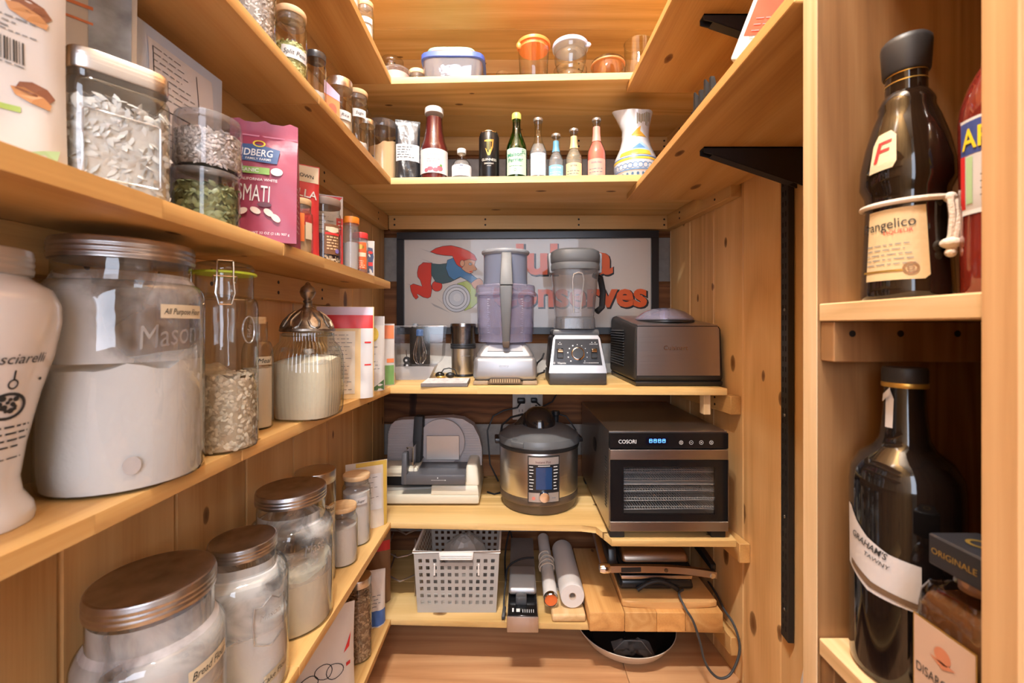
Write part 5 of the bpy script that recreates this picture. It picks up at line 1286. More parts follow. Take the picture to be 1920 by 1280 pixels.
part('painted_bird', MB().poly(sf, [(-.012, .142), (.004, .158), (.016, .168), (.014, .152), (.026, .142), (.036, .134), (.018, .136), (.002, .136)], .0009), mat('majolica_ochre', (.55, .30, .04), .3), t)
mb = MB()
for i in range(9): mb.rect(sf, .004 + i * .0055, .007 + i * .0055, .176 + q.uniform(-.006, .01), .208, .0008)
part('painted_leaves', mb, mat('majolica_olive', (.18, .14, .03), .3), t, kind='stuff')
part('handle', MB().tube([(.012, .047, H * .9), (.02, .075, H * .82), (.024, .085, H * .6), (.02, .070, H * .42), (.014, .05, H * .36)], .008, 10), mat('majolica_white', (.56, .60, .65), .15), t)

# ------------------------------------------------------------------ food containers on the top back shelf
def bowl(t, prof, m, name='glass_body', seg=44, sup=2.0, sx=1, sy=1, o=(0, 0, 0)): return part(name, MB().lathe(prof, seg, o, sup, sx=sx, sy=sy, cap1=False), m, t)
c, r = fit_d(718, 770, 1.325, Zt); t = thing('glass_tub', 'shallow clear tub with pink contents in the left corner of top shelf', 'tub', c)
bowl(t, [(r * .8, 0), (r * .9, .004), (r, .05), (r * 1.02, .054)], PLC); part('lid', MB().lathe([(r * 1.04, .053), (r * 1.05, .057), (r * .9, .062), (.001, .063)], 40), PLH, t); part('contents', MB().lathe([(r * .78, .003), (r * .94, .044), (.001, .046)], 30), mat('pink_contents', (.75, .52, .48), .6), t)
c, r = fit_d(714, 757, 1.42, Zt); t = thing('glass_jar', 'wide clear glass jar with flat lid behind the pink tub', 'jar', c)
bowl(t, [(r * .9, 0), (r, .01), (r, .11), (r * .92, .12), (r * .92, .127)], GL); part('lid', MB().lathe([(r * .96, .127), (r * 1.0, .13), (r * 1.0, .15), (r * .96, .153), (.001, .154)], 36), PLC, t)
c, r = fit_d(766, 799, 1.36, Zt); t = thing('glass_jar', 'low jar with bamboo lid left of the rectangular dish', 'jar', c)
bowl(t, [(r * .9, 0), (r, .008), (r, .062), (r * .95, .066)], GL); lid_wood(t, r, r * .95, .067, .012)
c, r = fit_d(793, 911, 1.34, Zt)
t = thing('glass_dish', 'rectangular glass food dish with royal blue lid', 'food container', c)
bowl(t, [(r * .84, 0), (r * .88, .004), (r * .94, .072), (r * .95, .078)], glass('dish_glass', (.9, .92, .92), (.5, .55, .55), .05, 1.6, .3, .25), 'dish', 48, 5, 1, .72)  # grey haze in the dish glass imitates a silvery reflection
part('lid', MB().lathe([(r * .97, .073), (r * 1.0, .075), (r * 1.0, .089), (r * .95, .0915), (.001, .092)], 48, (0, 0, 0), 5, sx=1, sy=.73), mat('royal_blue', (.06, .12, .50), .35), t, 'royal blue plastic lid')
for i, (lab, m, s, z, x) in enumerate((('flat coral red plastic lid stacked on the blue-lidded dish', mat('coral_red', (.72, .13, .10), .4), .84, .0928, .0), ('flat mint green plastic lid on top of the red lid', mat('mint_green', (.28, .62, .46), .4), .76, .1058, -.006))):
    l = thing('container_lid', lab, 'lid', c + Vector((x, 0.006, z))); part('lid_plate', MB().lathe([(r * s * .97, 0), (r * s, .002), (r * s, .0095), (r * s * .96, .012), (.001, .0125)], 48, (0, 0, 0), 5, sx=1, sy=.72), m, l)
    part('lid_edge', MB().lathe([(r * s * .99, .004), (r * s * 1.012, .0045), (r * s * 1.012, .006), (r * s * .99, .0065)], 48, (0, 0, 0), 5, sx=1, sy=.72, cap0=False, cap1=False), m, l)
c, r = fit_d(930, 956, 1.36, Zt); t = thing('glass_dish', 'tiny clear glass bowl nearly hidden behind the shelf edge', 'bowl', c); bowl(t, [(r * .6, 0), (r * .9, .03), (r, .072)], GL, 'dish'); part('rim', MB().lathe([(r * .98, .071), (r * 1.03, .072), (r * .98, .074)], 30, cap0=False, cap1=False), GLT, t)
c, r = fit_d(971, 1030, 1.335, Zt); zt = ZY(64, 1.335 - r) - Zt
t = thing('glass_tumbler', 'tapered storage glass with bright orange snap lid', 'food container', c, face(c))
bowl(t, [(r * .80, 0), (r * .84, .004), (r * .97, zt - .012), (r * .98, zt - .006)], GL); part('lid', MB().lathe([(r * .5, zt - .020), (r * .93, zt - .020), (r * .95, zt - .010), (r * 1.05, zt - .010), (r * 1.07, zt - .006), (r * 1.05, zt), (.001, zt + .001)], 44), mat('snap_orange', (.86, .25, .06), .4), t, 'orange plastic lid')
part('lid_tab', MB().ball((-r * .9, -r * .5, zt - .016), .011, sc=(.8, .5, 1)), mat('snap_orange', (.86, .25, .06), .4), t); part('contents', MB().lathe([(r * .76, .005), (r * .80, .026), (.001, .027)], 30), mat('cream_contents', (.7, .56, .38), .6), t)
c, r = fit_d(1037, 1102, 1.335, Zt); zt = ZY(63, 1.335 - r) - Zt
for i in range(2):
    h_ = (zt - .01) / 2; o_ = c + Vector((0, 0, i * (h_ + .0005)))
    t = thing('glass_jar', ('clear tulip glass jar, lower of the stacked pair', 'clear tulip glass jar with pale blue lid, upper of the stacked pair')[i], 'jar', o_, face(c))
    bowl(t, [(r * .70, 0), (r * .78, .003), (r * .90, h_ * .35), (r * .93, h_ * .6), (r * .86, h_ * .72), (r * .95, h_ * .84), (r * .95, h_)], GLT)
    if i: part('lid', MB().lathe([(r * .5, h_ - .006), (r * .93, h_ - .006), (r * 1.03, h_ - .005), (r * 1.05, h_), (r * 1.03, h_ + .007), (.001, h_ + .008)], 44), mat('pale_blue_lid', (.48, .52, .72), .4), t, 'pale blue lid'); part('lid_tab', MB().ball((r * 1.0, -r * .3, h_ - .004), .010, sc=(1, .6, .8)), mat('pale_blue_lid', (.48, .52, .72), .4), t)
    else: part('glass_rim', MB().lathe([(r * .93, h_ - .003), (r * .97, h_ - .002), (r * .93, h_ - .0005)], 40, cap0=False, cap1=False), GLT, t)
c, r = fit_d(1107, 1173, 1.335, Zt); t = thing('glass_jar', 'low clear glass jar with an orange-brown rubber gasket', 'jar', c, face(c))
bowl(t, [(r * .72, 0), (r * .86, .004), (r * .96, .044), (r * .94, .072), (r * .90, .080)], GLT); part('rubber_gasket', MB().lathe([(r * .88, .080), (r * .98, .081), (r * .98, .085), (r * .88, .086)], 40), mat('gasket_orange', (.55, .20, .07), .5), t); part('glass_lid', MB().lathe([(r * .95, .0865), (r * .96, .091), (r * .8, .097), (.001, .098)], 40), GLT, t)
c, r = fit_d(1170, 1222, 1.34, Zt); t = thing('glass_tumbler', 'clear glass cup with red and white contents at the right end', 'cup', c, face(c)); zt = ZY(82, 1.34) - Zt
bowl(t, [(r * .78, 0), (r * .9, .005), (r * .98, zt * .6), (r, zt)], GLT); part('contents', MB().lathe([(r * .7, .006), (r * .8, .02), (r * .5, .030), (.001, .032)], 20), WPAP, t); part('contents_red', MB().ball((-.008, -.012, .032), .012, sc=(1.2, 1, .6)), RED, t); part('rim', MB().lathe([(r * .97, zt - .002), (r * 1.03, zt), (r * .97, zt + .002)], 36, cap0=False, cap1=False), GLT, t)

# ------------------------------------------------------------------ carton and dark rack pieces on the right shelf
t = thing('food_carton', 'tilted white carton with orange panels on the right shelf', 'carton', (.424, .72, 1.436), R(-48), None, 0, R(24))
bx = MB().box((-.045, -.035, 0), (.045, .035, .155), .004)
part('carton_body', bx, WPAP, t)
o1 = part('orange_panel', MB().rect(Front(-.0353), -.036, .040, .036, .088, .0004), mat('carton_orange', (.55, .05, .006), .5), t); lp_ = Plane((-.0453, 0, 0), (0, -1, 0), (0, 0, 1)); part('orange_panel', MB().rect(lp_, -.03, .03, .036, .092, .0004), mat('carton_orange', (.55, .05, .006), .5), t)
part('fine_print', MB().lines(Front(-.0353), -.03, .03, .145, 7, .007, .0016, .3, 3, .0008).lines(Front(-.0353), -.026, .03, .06, 4, .009, .0014, .4, 6, .0014), GINK, t, kind='stuff')
part('top_flap', MB().hull([(-.045, -.035, .155), (.045, -.035, .155), (.045, .035, .155), (-.045, .035, .155), (-.044, -.003, .19), (.044, -.003, .19), (.044, .003, .19), (-.044, .003, .19)], .002), WPAP, t)
t = thing('wire_holder', 'dark metal rack prongs at the right shelf edge below the carton', 'rack', (.366, .80, 1.4172), 0)
part('rail', MB().box((-.012, -.045, 0), (.05, .045, .006), .001, 1), mat('rack_bronze', (.006, .005, .005), .7, .0), t)
for i in range(4): part('prong', MB().hull([(-.011, -.04 + i * .022, .005), (.0, -.04 + i * .022, .005), (.0, -.03 + i * .022, .005), (-.011, -.03 + i * .022, .005), (-.011, -.038 + i * .022, .03 + .008 * (i % 2)), (-.004, -.038 + i * .022, .03), (-.004, -.032 + i * .022, .03), (-.011, -.032 + i * .022, .03 + .008 * (i % 2))]), mat('rack_bronze', (.006, .005, .005), .7, .0), t)

# ------------------------------------------------------------------ liquor bottles in the cabinet
Zc1, Zc2 = 1.0271, .6366
DKG = mat('dark_brown_glass', (.010, .006, .004), .06, coat=.3)
c = Vector((.417, .4515, Zc1)); t = thing('liqueur_bottle', 'dark monk-shaped liqueur bottle with cream labels and rope belt', 'bottle', c, face(c))
fp = [(.044, 0), (.046, .004), (.046, .012), (.043, .06), (.041, .098), (.042, .112), (.047, .122), (.0465, .140), (.041, .165), (.034, .187), (.028, .200), (.0285, .206), (.024, .215), (.021, .218), (.0205, .245)]
fp = [(a * .82, b) for a, b in fp]
rf = rfun(fp); part('bottle_body', MB().lathe(fp, 56), DKG, t)
part('cap', MB().lathe([(.0182, .238), (.0192, .24), (.0208, .268), (.0204, .272), (.018, .275), (.001, .2755)], 40, ribs=40, amp=.012), mat('cap_black', (.022, .022, .024), .5), t)
sf = Cyl(rf)
part('neck_band', MB().rect(sf, -.03, .03, .2365, .2375).rect(sf, -.03, .03, .228, .229), GOLD, t)
l = part('label', MB().poly(sf, [(-.036, .020), (.014, .020), (.018, .024), (.0145, .093), (-.033, .093)], .0007), mat('label_cream', (.62, .46, .25), .5), t)
part('lettering', MB().text(sf, 'Frangelico', -.0165, .0775, .0142, .0, 0, .04, .0014, .047), INK, l, kind='stuff'); part('lettering_red', MB().text(sf, 'LIQUEUR', -.006, .069, .0055, 0, 0, .04, .0014), RED, l, kind='stuff')
part('fine_print', MB().lines(sf, -.034, .010, .056, 5, .005, .0009, .3, 12, .0014), GINK, l, kind='stuff'); part('gold_line', MB().rect(sf, -.039, .0, .0285, .0305, .0013), GOLD, l); part('seal', MB().disc(sf, .0035, .031, .0062, .0014, 20, None, .0042).disc(sf, .0035, .031, .0028, .0014, 14, None, .0016), mat('seal_brown', (.25, .13, .05), .4), l)
l = part('upper_label', MB().poly(sf, [(-.031, .132), (-.010, .134), (-.007, .140), (-.007, .168), (-.011, .174), (-.022, .172), (-.027, .162)], .0012), mat('label_cream2', (.64, .52, .33), .5), t)
part('lettering_red', MB().text(sf, 'F', -.018, .153, .030, .004, .35, .12, .0018), RED, l)
q = random.Random(1)
part('rope_belt', MB().tube([(.0362 * math.cos(a), .0362 * math.sin(a), .101 + .002 * math.sin(a)) for a in [2 * math.pi * i / 30 for i in range(30)]], .0028, 8, True), mat('cotton_rope', (.72, .62, .52), .8, 0, .4, 400), t)
rp = mat('cotton_rope', (.72, .62, .52), .8)
part('rope_knot', MB().ball((.0315, -.023, .098), .0052), rp, t); part('rope_tail', MB().tube([(.0315, -.026, .097), (.033, -.028, .08), (.032, -.028, .062), (.030, -.028, .05)], .0028, 8).tube([(.034, -.023, .097), (.0365, -.026, .08), (.035, -.028, .060), (.033, -.028, .046)], .0028, 8), rp, t)
part('rope_knot', MB().ball((.0315, -.0285, .053), .0062, sc=(1.3, 1, .9)).ball((.0315, -.0285, .044), .0046), rp, t)
c = Vector((.447, .382, Zc1)); t = thing('aperitif_bottle', 'red aperitif bottle with a blue label and yellow letters', 'bottle', c, face(c))
ap = [(.036, 0), (.039, .004), (.0395, .05), (.0385, .085), (.040, .09), (.041, .17), (.0395, .185), (.033, .205), (.024, .222), (.017, .235), (.015, .26)]
ap = [(a * .82, b * .95) for a, b in ap]
rf = rfun(ap); part('bottle_body', MB().lathe(ap, 48), mat('aperitif_red', (.16, .018, .012), .08, coat=.5), t); part('cap', MB().lathe([(.0135, .244), (.0145, .247), (.0145, .268), (.001, .269)], 28), WHT, t)
sf = Cyl(rf); part('label', MB().rect(sf, -.036, .045, .078, .131, .0007), WPAP, t)
l = part('blue_band', MB().rect(sf, -.036, .045, .128, .158, .0009), mat('aperitif_blue', (.045, .075, .27), .45), t); part('lettering', MB().text(sf, 'APEROL', .0, .142, .026, .016, 0, .0, .0016, .067), mat('aperitif_yellow', (.86, .66, .03), .45), l)
part('label_edge', MB().rect(sf, -.036, .045, .158, .1605, .0009), WINK, t); part('label_edge', MB().rect(sf, -.036, .045, .0745, .0785, .0009), WINK, t); part('red_edge', MB().rect(sf, -.036, -.031, .08, .128, .0011), mat('red_print', (.62, .03, .03)), t); part('green_edge', MB().rect(sf, -.030, -.024, .084, .126, .0011), mat('pale_green', (.42, .62, .35), .5), t)
part('fine_print', MB().text(sf, 'APERITIVO', .0, .117, .007, 0, .2, 0, .0014).lines(sf, -.018, .03, .107, 4, .006, .0010, .4, 3, .0014), INK, t, kind='stuff'); part('navy_tag', MB().rect(sf, -.016, .035, .080, .087, .0013), mat('aperitif_blue', (.045, .075, .27)), t)
c = Vector((.4135, .4495, Zc2)); t = thing('port_bottle', 'tall black port bottle with white wrap label and torn seal', 'bottle', c, face(c))
pp = [(.044, 0), (.0495, .004), (.051, .012), (.051, .196), (.049, .212), (.041, .226), (.028, .236), (.0225, .246), (.0205, .262), (.0185, .285), (.018, .306)]
pp = [(a * .91, b) for a, b in pp]
rf = rfun(pp); part('bottle_body', MB().lathe(pp, 56), mat('black_glass', (.006, .005, .005), .07, coat=.4), t); part('stopper', MB().lathe([(.0178, .304), (.0188, .306), (.0188, .318), (.0178, .3205), (.001, .321)], 36), mat('cap_black', (.022, .022, .024), .5), t); part('gold_ring', MB().lathe([(.0188, .3), (.0192, .301), (.0192, .304), (.0188, .305)], 32, cap0=False, cap1=False), GOLD, t)
sf = Cyl(rf); l = part('label', MB().poly(sf, [(-.056, .108), (-.03, .0915), (.012, .088), (.012, .133), (-.012, .137), (-.030, .146), (-.043, .158), (-.052, .170), (-.058, .172)], .0007), mat('label_cool_white', (.58, .54, .52), .5), t)
part('lettering', MB().text(sf, "GRAHAM'S", -.030, .1385, .0095, .012, 0, -.30, .0014, .036).text(sf, 'TAWNY', -.022, .126, .0062, 0, 0, -.25, .0014), INK, l, kind='stuff'); part('brown_band', MB().poly(sf, [(-.05, .109), (-.028, .096), (.010, .0915), (.010, .097), (-.026, .1025), (-.05, .115)], .0013), mat('band_brown', (.15, .09, .05), .5), l)
part('seal_strip', MB().poly(sf, [(-.016, .258), (-.009, .258), (-.008, .288), (-.012, .300), (-.016, .292)], .0012).poly(sf, [(-.018, .284), (-.010, .292), (-.010, .300), (-.017, .292)], .003), WPAP, t)
c = Vector((.3935, .3585, Zc2)); t = thing('amaretto_bottle', 'square clear liqueur bottle with large black square cap and peach label', 'bottle', c, R(-90))
part('bottle_body', MB().lathe([(.029, 0), (.031, .004), (.031, .118), (.0295, .129), (.025, .138), (.017, .142), (.013, .144), (.0125, .152)], 4 * 14, sup=5), glass('square_bottle_glass', (.75, .72, .70), (.22, .2, .19), .04, 1.6, .4), t)
part('liquid', MB().lathe([(.0275, .004), (.0292, .118), (.026, .126), (.001, .127)], 4 * 12, sup=5), film('amaretto', (.30, .13, .05), .65, .1), t)
part('neck', MB().lathe([(.0132, .140), (.0132, .153)], 28), mat('neck_peach', (.62, .38, .25), .4), t)
cp_ = part('cap', MB().box((-.0225, -.0225, .153), (.0225, .0225, .180), .0015, 1), mat('cap_navy', (.018, .018, .022), .4), t)
part('lettering', MB().text(Front(-.0226), 'ORIGINALE', 0, .1665, .0075, 0, 0, 0, .0004, .037), GOLD, cp_, kind='stuff'); part('cap_seal', MB().disc(Top(.1802), 0, 0, .009, .0004, 20, None, .006), GOLD, cp_)
sf = Front(-.0312); l = part('label', MB().rect(sf, -.0255, .0255, .014, .106, .0004), mat('label_peach', (.56, .38, .27), .5), t); part('label_edge', MB().rect(sf, -.0265, .0265, .0125, .1075, .0002), GOLD, t)
part('lettering', MB().text(sf, 'DISARONNO', 0, .062, .0115, .0, 0, 0, .0008, .046), INK, l, kind='stuff'); part('crest', MB().disc(sf, 0, .086, .007, .0008, 16).poly(sf, [(-.011, .081), (.011, .081), (0, .075)], .0008), mat('crest_red', (.55, .2, .1), .5), l)
# ------------------------------------------------------------------ bags
def bag(label, c, w, h, d, rz, m, name='food_bag', seed=0, lean=0, cat='bag', group=None, pinch=.12):
    t = thing(name, label, cat, c, rz, group); sf = Pouch(w, h, d, seed, lean, pinch)
    part('bag_body', pouch_mesh(sf), m, t); return t, sf
FOILW = mat('bag_white', (.60, .57, .54), .42, 0, .35, 22); NUT = mat('walnut_print', (.22, .08, .04), .5); NUTL = mat('walnut_light', (.52, .25, .10), .5)
# white walnut bag (upper left)
c = Vector((-.446, .352, Zb)); t, sf = bag('white bag printed with walnuts at the upper left picture edge', c, .112, .262, .04, face(c) + R(2), FOILW, seed=2)
for a, b_, s in ((.036, .070, .66), (-.03, .075, .8), (.034, .142, .7), (-.03, .16, .8)):
    part('walnut_print', MB().poly(sf, [(a - .020 * s, b_), (a - .016 * s, b_ + .010 * s), (a - .004 * s, b_ + .015 * s), (a + .010 * s, b_ + .012 * s), (a + .018 * s, b_ + .002 * s), (a + .012 * s, b_ - .006 * s), (a - .006 * s, b_ - .002 * s)], .0008), NUT, t)
    part('walnut_print', MB().poly(sf, [(a - .024 * s, b_ + .001), (a - .012 * s, b_ + .004 * s), (a + .006 * s, b_ - .001 * s), (a + .014 * s, b_ - .008 * s), (a + .012 * s, b_ - .016 * s), (a - .006 * s, b_ - .014 * s), (a - .020 * s, b_ - .008 * s)], .0012), NUTL, t)
mb = MB()
for i in range(14): mb.rect(sf, .004 + i * .0018, .004 + i * .0018 + (.0005, .0012, .0008)[i % 3], .092, .112, .0008)
part('barcode', mb, INK, t, kind='stuff'); part('fine_print', MB().lines(sf, -.045, .042, .130, 3, .0045, .0014, .3, 3).lines(sf, -.04, .04, .118, 1, .004, .0012, .2, 4).lines(sf, .0, .03, .089, 1, .004, .0012, .2, 4), GINK, t, kind='stuff')
part('green_stripe', MB().rect(sf, -.05, .026, .050, .055, .0009), mat('lime_stripe', (.35, .48, .10), .5), t); part('green_corner', MB().poly(sf, [(.012, .006), (.045, .004), (.05, .026), (.03, .018)], .0009), mat('pale_green', (.42, .62, .35), .5), t)
# snack bag leaning behind the coconut jar, grey blue bag
c = Vector((-.486, .478, Zb + .0006)); t, sf = bag('pale snack bag with yellow and blue print standing behind the coconut jar', c, .10, .27, .024, face(c) + R(0), mat('bag_ivory', (.58, .52, .43), .45, 0, .3, 25), seed=5, pinch=.05)
part('blue_photo', MB().rect(sf, .008, .045, .135, .262, .0008), mat('bag_blue_grey', (.36, .42, .48), .5, var=.4, bscale=40), t); part('yellow_panel', MB().poly(sf, [(-.05, .145), (-.01, .155), (.012, .15), (.012, .175), (-.045, .172)], .0008), mat('bag_yellow', (.70, .46, .16), .5), t)
part('red_stripe', MB().rect(sf, -.055, .012, .225, .229, .0009).rect(sf, -.055, .012, .208, .211, .0009), mat('bag_orange_red', (.70, .22, .08), .5), t); mb = MB()
for i in range(12): mb.rect(sf, -.045 + i * .003, -.0438 + i * .003, .182, .2, .0009)
part('barcode', mb, INK, t, kind='stuff')
c = Vector((-.457, .592, Zb)); t, sf = bag('white and pale blue bag with printed nutrition panel behind the seed tubs', c, .145, .25, .022, R(86), mat('bag_pale_blue', (.44, .52, .64), .4, 0, .35, 22), seed=8, pinch=.04)
part('white_panel', MB().rect(sf, -.055, .05, .08, .235, .0008), mat('bag_panel', (.58, .58, .60), .5), t); part('fine_print', MB().lines(sf, -.05, .02, .225, 8, .0085, .0014, .4, 2, .0014).lines(sf, -.05, .045, .13, 4, .009, .0014, .4, 3, .0014), GINK, t, kind='stuff'); part('panel_frame', MB().rect(sf, -.05, .02, .150, .1516, .0014).rect(sf, -.05, -.0488, .1, .226, .0014).rect(sf, .0195, .0207, .15, .226, .0014), INK, t, kind='stuff')
part('teal_stripe', MB().rect(sf, .0, .06, .108, .118, .0016), mat('teal_stripe', (.25, .45, .45), .5), t)
# maroon rice bag
MAR = mat('maroon_bag', (.30, .045, .085), .38, 0, .3, 24); c = Vector((-.3985, .688, Zb)); rzb = R(20)
t = thing('rice_bag', 'maroon bag of basmati rice with blue and green label bands', 'bag', c, rzb)
W, D, H = .098, .052, .196
mb = MB(); rows = []
for j in range(15):
    v = j / 14; k_ = max(0, 1 - v / .86) ** .5; dd = D / 2 * k_ + .0008; ww = W / 2 * (1 - .02 * v)
    row = [Vector((-ww, -dd, v * H))] + [Vector((-ww + 2 * ww * i / 8, -dd - .004 * k_ * math.sin(math.pi * i / 8) + .0012 * math.sin(i * 2.1 + j * 1.3), v * H + (.004 * math.sin(i * 2) if j == 14 else 0))) for i in range(1, 8)] + [Vector((ww, -dd, v * H)), Vector((ww - .010 * k_, 0, v * H)), Vector((ww, dd, v * H)), Vector((-ww, dd, v * H)), Vector((-ww + .010 * k_, 0, v * H))]
    rows.append(row)
mb.grid(rows, close_v=True, flip=True); mb.bm.faces.new([mb.bm.verts.new(p) for p in rows[0]])
part('bag_body', mb, MAR, t, smooth=50)
class Rice:
    curved = True; step = .014
    def pt(s, a, b, off=0): v = b / H; k_ = max(0, 1 - v / .86) ** .5; return Vector((a, -(D / 2 * k_ + .0008 + .004 * k_ * math.cos(math.pi * a / W) + .0013 + off), b))
sf = Rice()
part('zip_seam', MB().rect(sf, -.048, .048, .172, .174, .0006), mat('maroon_light', (.5, .12, .18), .35), t)
l = part('blue_panel', MB().poly(sf, [(-.047, .128), (.020, .126), (.024, .150), (-.008, .157), (-.047, .154)], .0006), mat('navy_panel', (.04, .09, .22), .45), t); part('lettering', MB().text(sf, 'LUNDBERG', -.019, .142, .0165, .012, .1, 0, .0014, .066).text(sf, 'FAMILY FARMS', -.006, .1315, .0055, .006, 0, 0, .0014), WINK, l, kind='stuff'); part('sun_rays', MB().disc(sf, -.006, .158, .009, .0012, 16, .006, .0065), mat('sun_yellow', (.75, .6, .05), .5), l)
l = part('green_panel', MB().rect(sf, -.047, .010, .107, .118, .0006), mat('organic_green', (.24, .42, .10), .45), t); part('lettering', MB().text(sf, 'ORGANIC', -.024, .1125, .0085, .01, 0, 0, .0012), WINK, l, kind='stuff'); part('seal', MB().disc(sf, .020, .113, .0085, .0008, 18, .0064), mat('seal_mint', (.55, .68, .6), .5), t)
part('lettering', MB().text(sf, 'CALIFORNIA WHITE', -.006, .098, .006, .006, 0, 0, .0008).text(sf, 'BASMATI', -.021, .076, .038, .0, 0, -.03, .0008, .064).text(sf, 'NET WT 32 OZ (2 LB) 907 g', .008, .013, .0052, 0, 0, 0, .0008), WINK, t, kind='stuff')
mb = MB()
for a, b_, r_ in ((-.026, .046, .5), (-.008, .048, -.5), (.010, .046, -.7), (.020, .038, -.8), (-.040, .05, .2)):
    mb.poly(sf, [(a + .008 * math.cos(x) * math.cos(r_) - .0048 * math.sin(x) * math.sin(r_), b_ + .008 * math.cos(x) * math.sin(r_) + .0048 * math.sin(x) * math.cos(r_)) for x in [math.pi * i / 6 for i in range(12)]], .0008)
part('rice_print', mb, mat('rice_white', (.72, .58, .5), .5), t); part('dark_seed', MB().disc(sf, .004, .058, .010, .0008, 12, .004), mat('seed_dark', (.10, .03, .05), .5), t)
sp_ = Plane((W / 2 - .0035, 0, 0), (0, 1, 0), (0, 0, 1)); part('side_print', MB().lines(sp_, -.016, .014, .09, 9, .0085, .0013, .4, 5, .003), WINK, t, kind='stuff')
# red bag, tall red-edged packet, spice packet
c = Vector((-.415, .83, Zb)); t, sf = bag('red bag with cream top peeking above the cork-lidded jar', c, .075, .185, .04, face(c) + R(8), mat('bag_red', (.55, .035, .04), .4, 0, .3, 30), seed=4)
part('cream_top', MB().rect(sf, -.036, .036, .150, .183, .0008), CREAM, t); part('lettering', MB().text(sf, 'BROWN', .008, .163, .010, .012, 0, -.12, .0016), INK, t, kind='stuff'); part('lettering', MB().text(sf, 'BELLA', .004, .128, .022, .01, 0, -.12, .0012), WINK, t, kind='stuff')
c = Vector((-.4255, .985, Zb)); t, sf = bag('tall white packet with red edge standing behind the brown-lidded jar', c, .066, .172, .022, face(c) + R(6), FOILW, seed=6, pinch=.02)
part('red_edge', MB().rect(sf, .018, .0325, .0, .12, .0009).poly(sf, [(-.03, .168), (.032, .170), (.004, .135)], .0009), mat('packet_red', (.66, .05, .06), .45), t); part('fine_print', MB().lines(sf, .0215, .031, .11, 3, .008, .002, .3, 2, .0016), WINK, t, kind='stuff'); part('fine_print', MB().lines(sf, -.02, .014, .12, 5, .01, .0016, .4, 2), GINK, t, kind='stuff')
c = Vector((-.386, 1.142, Zb)); t, sf = bag('small white spice packet with a dark bottle-shaped print, last on the shelf', c, .034, .098, .014, face(c) + R(4), FOILW, seed=1, pinch=.02)
part('dark_print', MB().poly(sf, [(-.002, .012), (.013, .012), (.013, .045), (.015, .055), (.012, .078), (.0, .08), (-.004, .06), (-.001, .045)], .0008), mat('navy_ink', (.05, .07, .15), .5), t); part('red_dot', MB().disc(sf, .006, .066, .0065, .0012, 14, .004).rect(sf, .0, .012, .03, .04, .0012), RED, t)
c = Vector((-.389, .918, Zo)); t = thing('spice_carton', 'pointed orange spice sachet at the front of the upper left shelf', 'packet', c, face(c))
part('sachet', MB().prism([(-.014, -.004, 0), (.017, -.004, 0), (.017, -.004, .062), (-.014, -.004, .09)], (0, .010, 0)), mat('sachet_orange', (.80, .22, .05), .45), t); part('sachet_top', MB().poly(Front(-.0042), [(-.014, .062), (.017, .048), (.017, .062), (-.014, .09)], .0004), mat('sachet_lilac', (.62, .42, .58), .5), t); part('flame_print', MB().disc(Front(-.0042), .002, .028, .009, .0006, 14, .014), mat('sachet_deep', (.72, .10, .03), .5), t)
# bags on the counter shelf
c = Vector((-.414, 1.06, Zc)); t, sf = bag('yellow and white baking mix bag with a wide red header', c, .136, .226, .05, face(c) - R(8), mat('bag_corn', (.74, .52, .24), .45, 0, .25, 24), seed=3, pinch=.03)
part('red_header', MB().rect(sf, -.066, .066, .172, .205, .0009), mat('header_red', (.66, .03, .03), .4), t); part('top_seal', MB().rect(sf, -.066, .066, .205, .225, .0009), mat('seal_mauve', (.66, .52, .60), .4), t); part('white_panel', MB().rect(sf, -.040, .025, .012, .165, .0009), mat('panel_ivory', (.78, .70, .56), .5), t); part('white_side', MB().rect(sf, .038, .066, .0, .172, .0009), WPAP, t)
part('fine_print', MB().lines(sf, -.036, .02, .155, 15, .0095, .0013, .35, 9, .0015), GINK, t, kind='stuff'); part('red_marks', MB().rect(sf, .047, .062, .135, .139, .0015).rect(sf, .047, .062, .08, .0835, .0015), RED, t)
c = Vector((-.395, 1.175, Zc)); t, sf = bag('clear-topped white bag with yellow spot beside the red-headed bag', c, .085, .205, .035, face(c) + R(4), FOILW, seed=7, pinch=.03)
part('yellow_spot', MB().disc(sf, .012, .155, .014, .0009, 16, .02), mat('spot_yellow', (.70, .50, .06), .5), t); part('green_corner', MB().poly(sf, [(.0, .002), (.04, .002), (.04, .03)], .0009), mat('corner_green', (.08, .16, .06), .5), t); part('clear_top', MB().rect(sf, -.04, .04, .18, .204, .0009), PLH, t); part('fine_print', MB().lines(sf, -.03, .03, .12, 8, .01, .0014, .4, 4), GINK, t, kind='stuff')
c = Vector((-.398, 1.285, Zc)); t, sf = bag('orange topped white bag with green side in the counter corner', c, .085, .185, .03, face(c), FOILW, seed=9, pinch=.03)
part('orange_top', MB().rect(sf, -.04, .041, .14, .18, .0009), mat('top_orange', (.78, .22, .08), .5), t); part('green_side', MB().rect(sf, .015, .041, .002, .06, .0009), mat('side_green', (.16, .32, .10), .5), t); part('orange_mark', MB().rect(sf, .02, .041, .068, .08, .0009), mat('top_orange', (.78, .22, .08), .5), t)
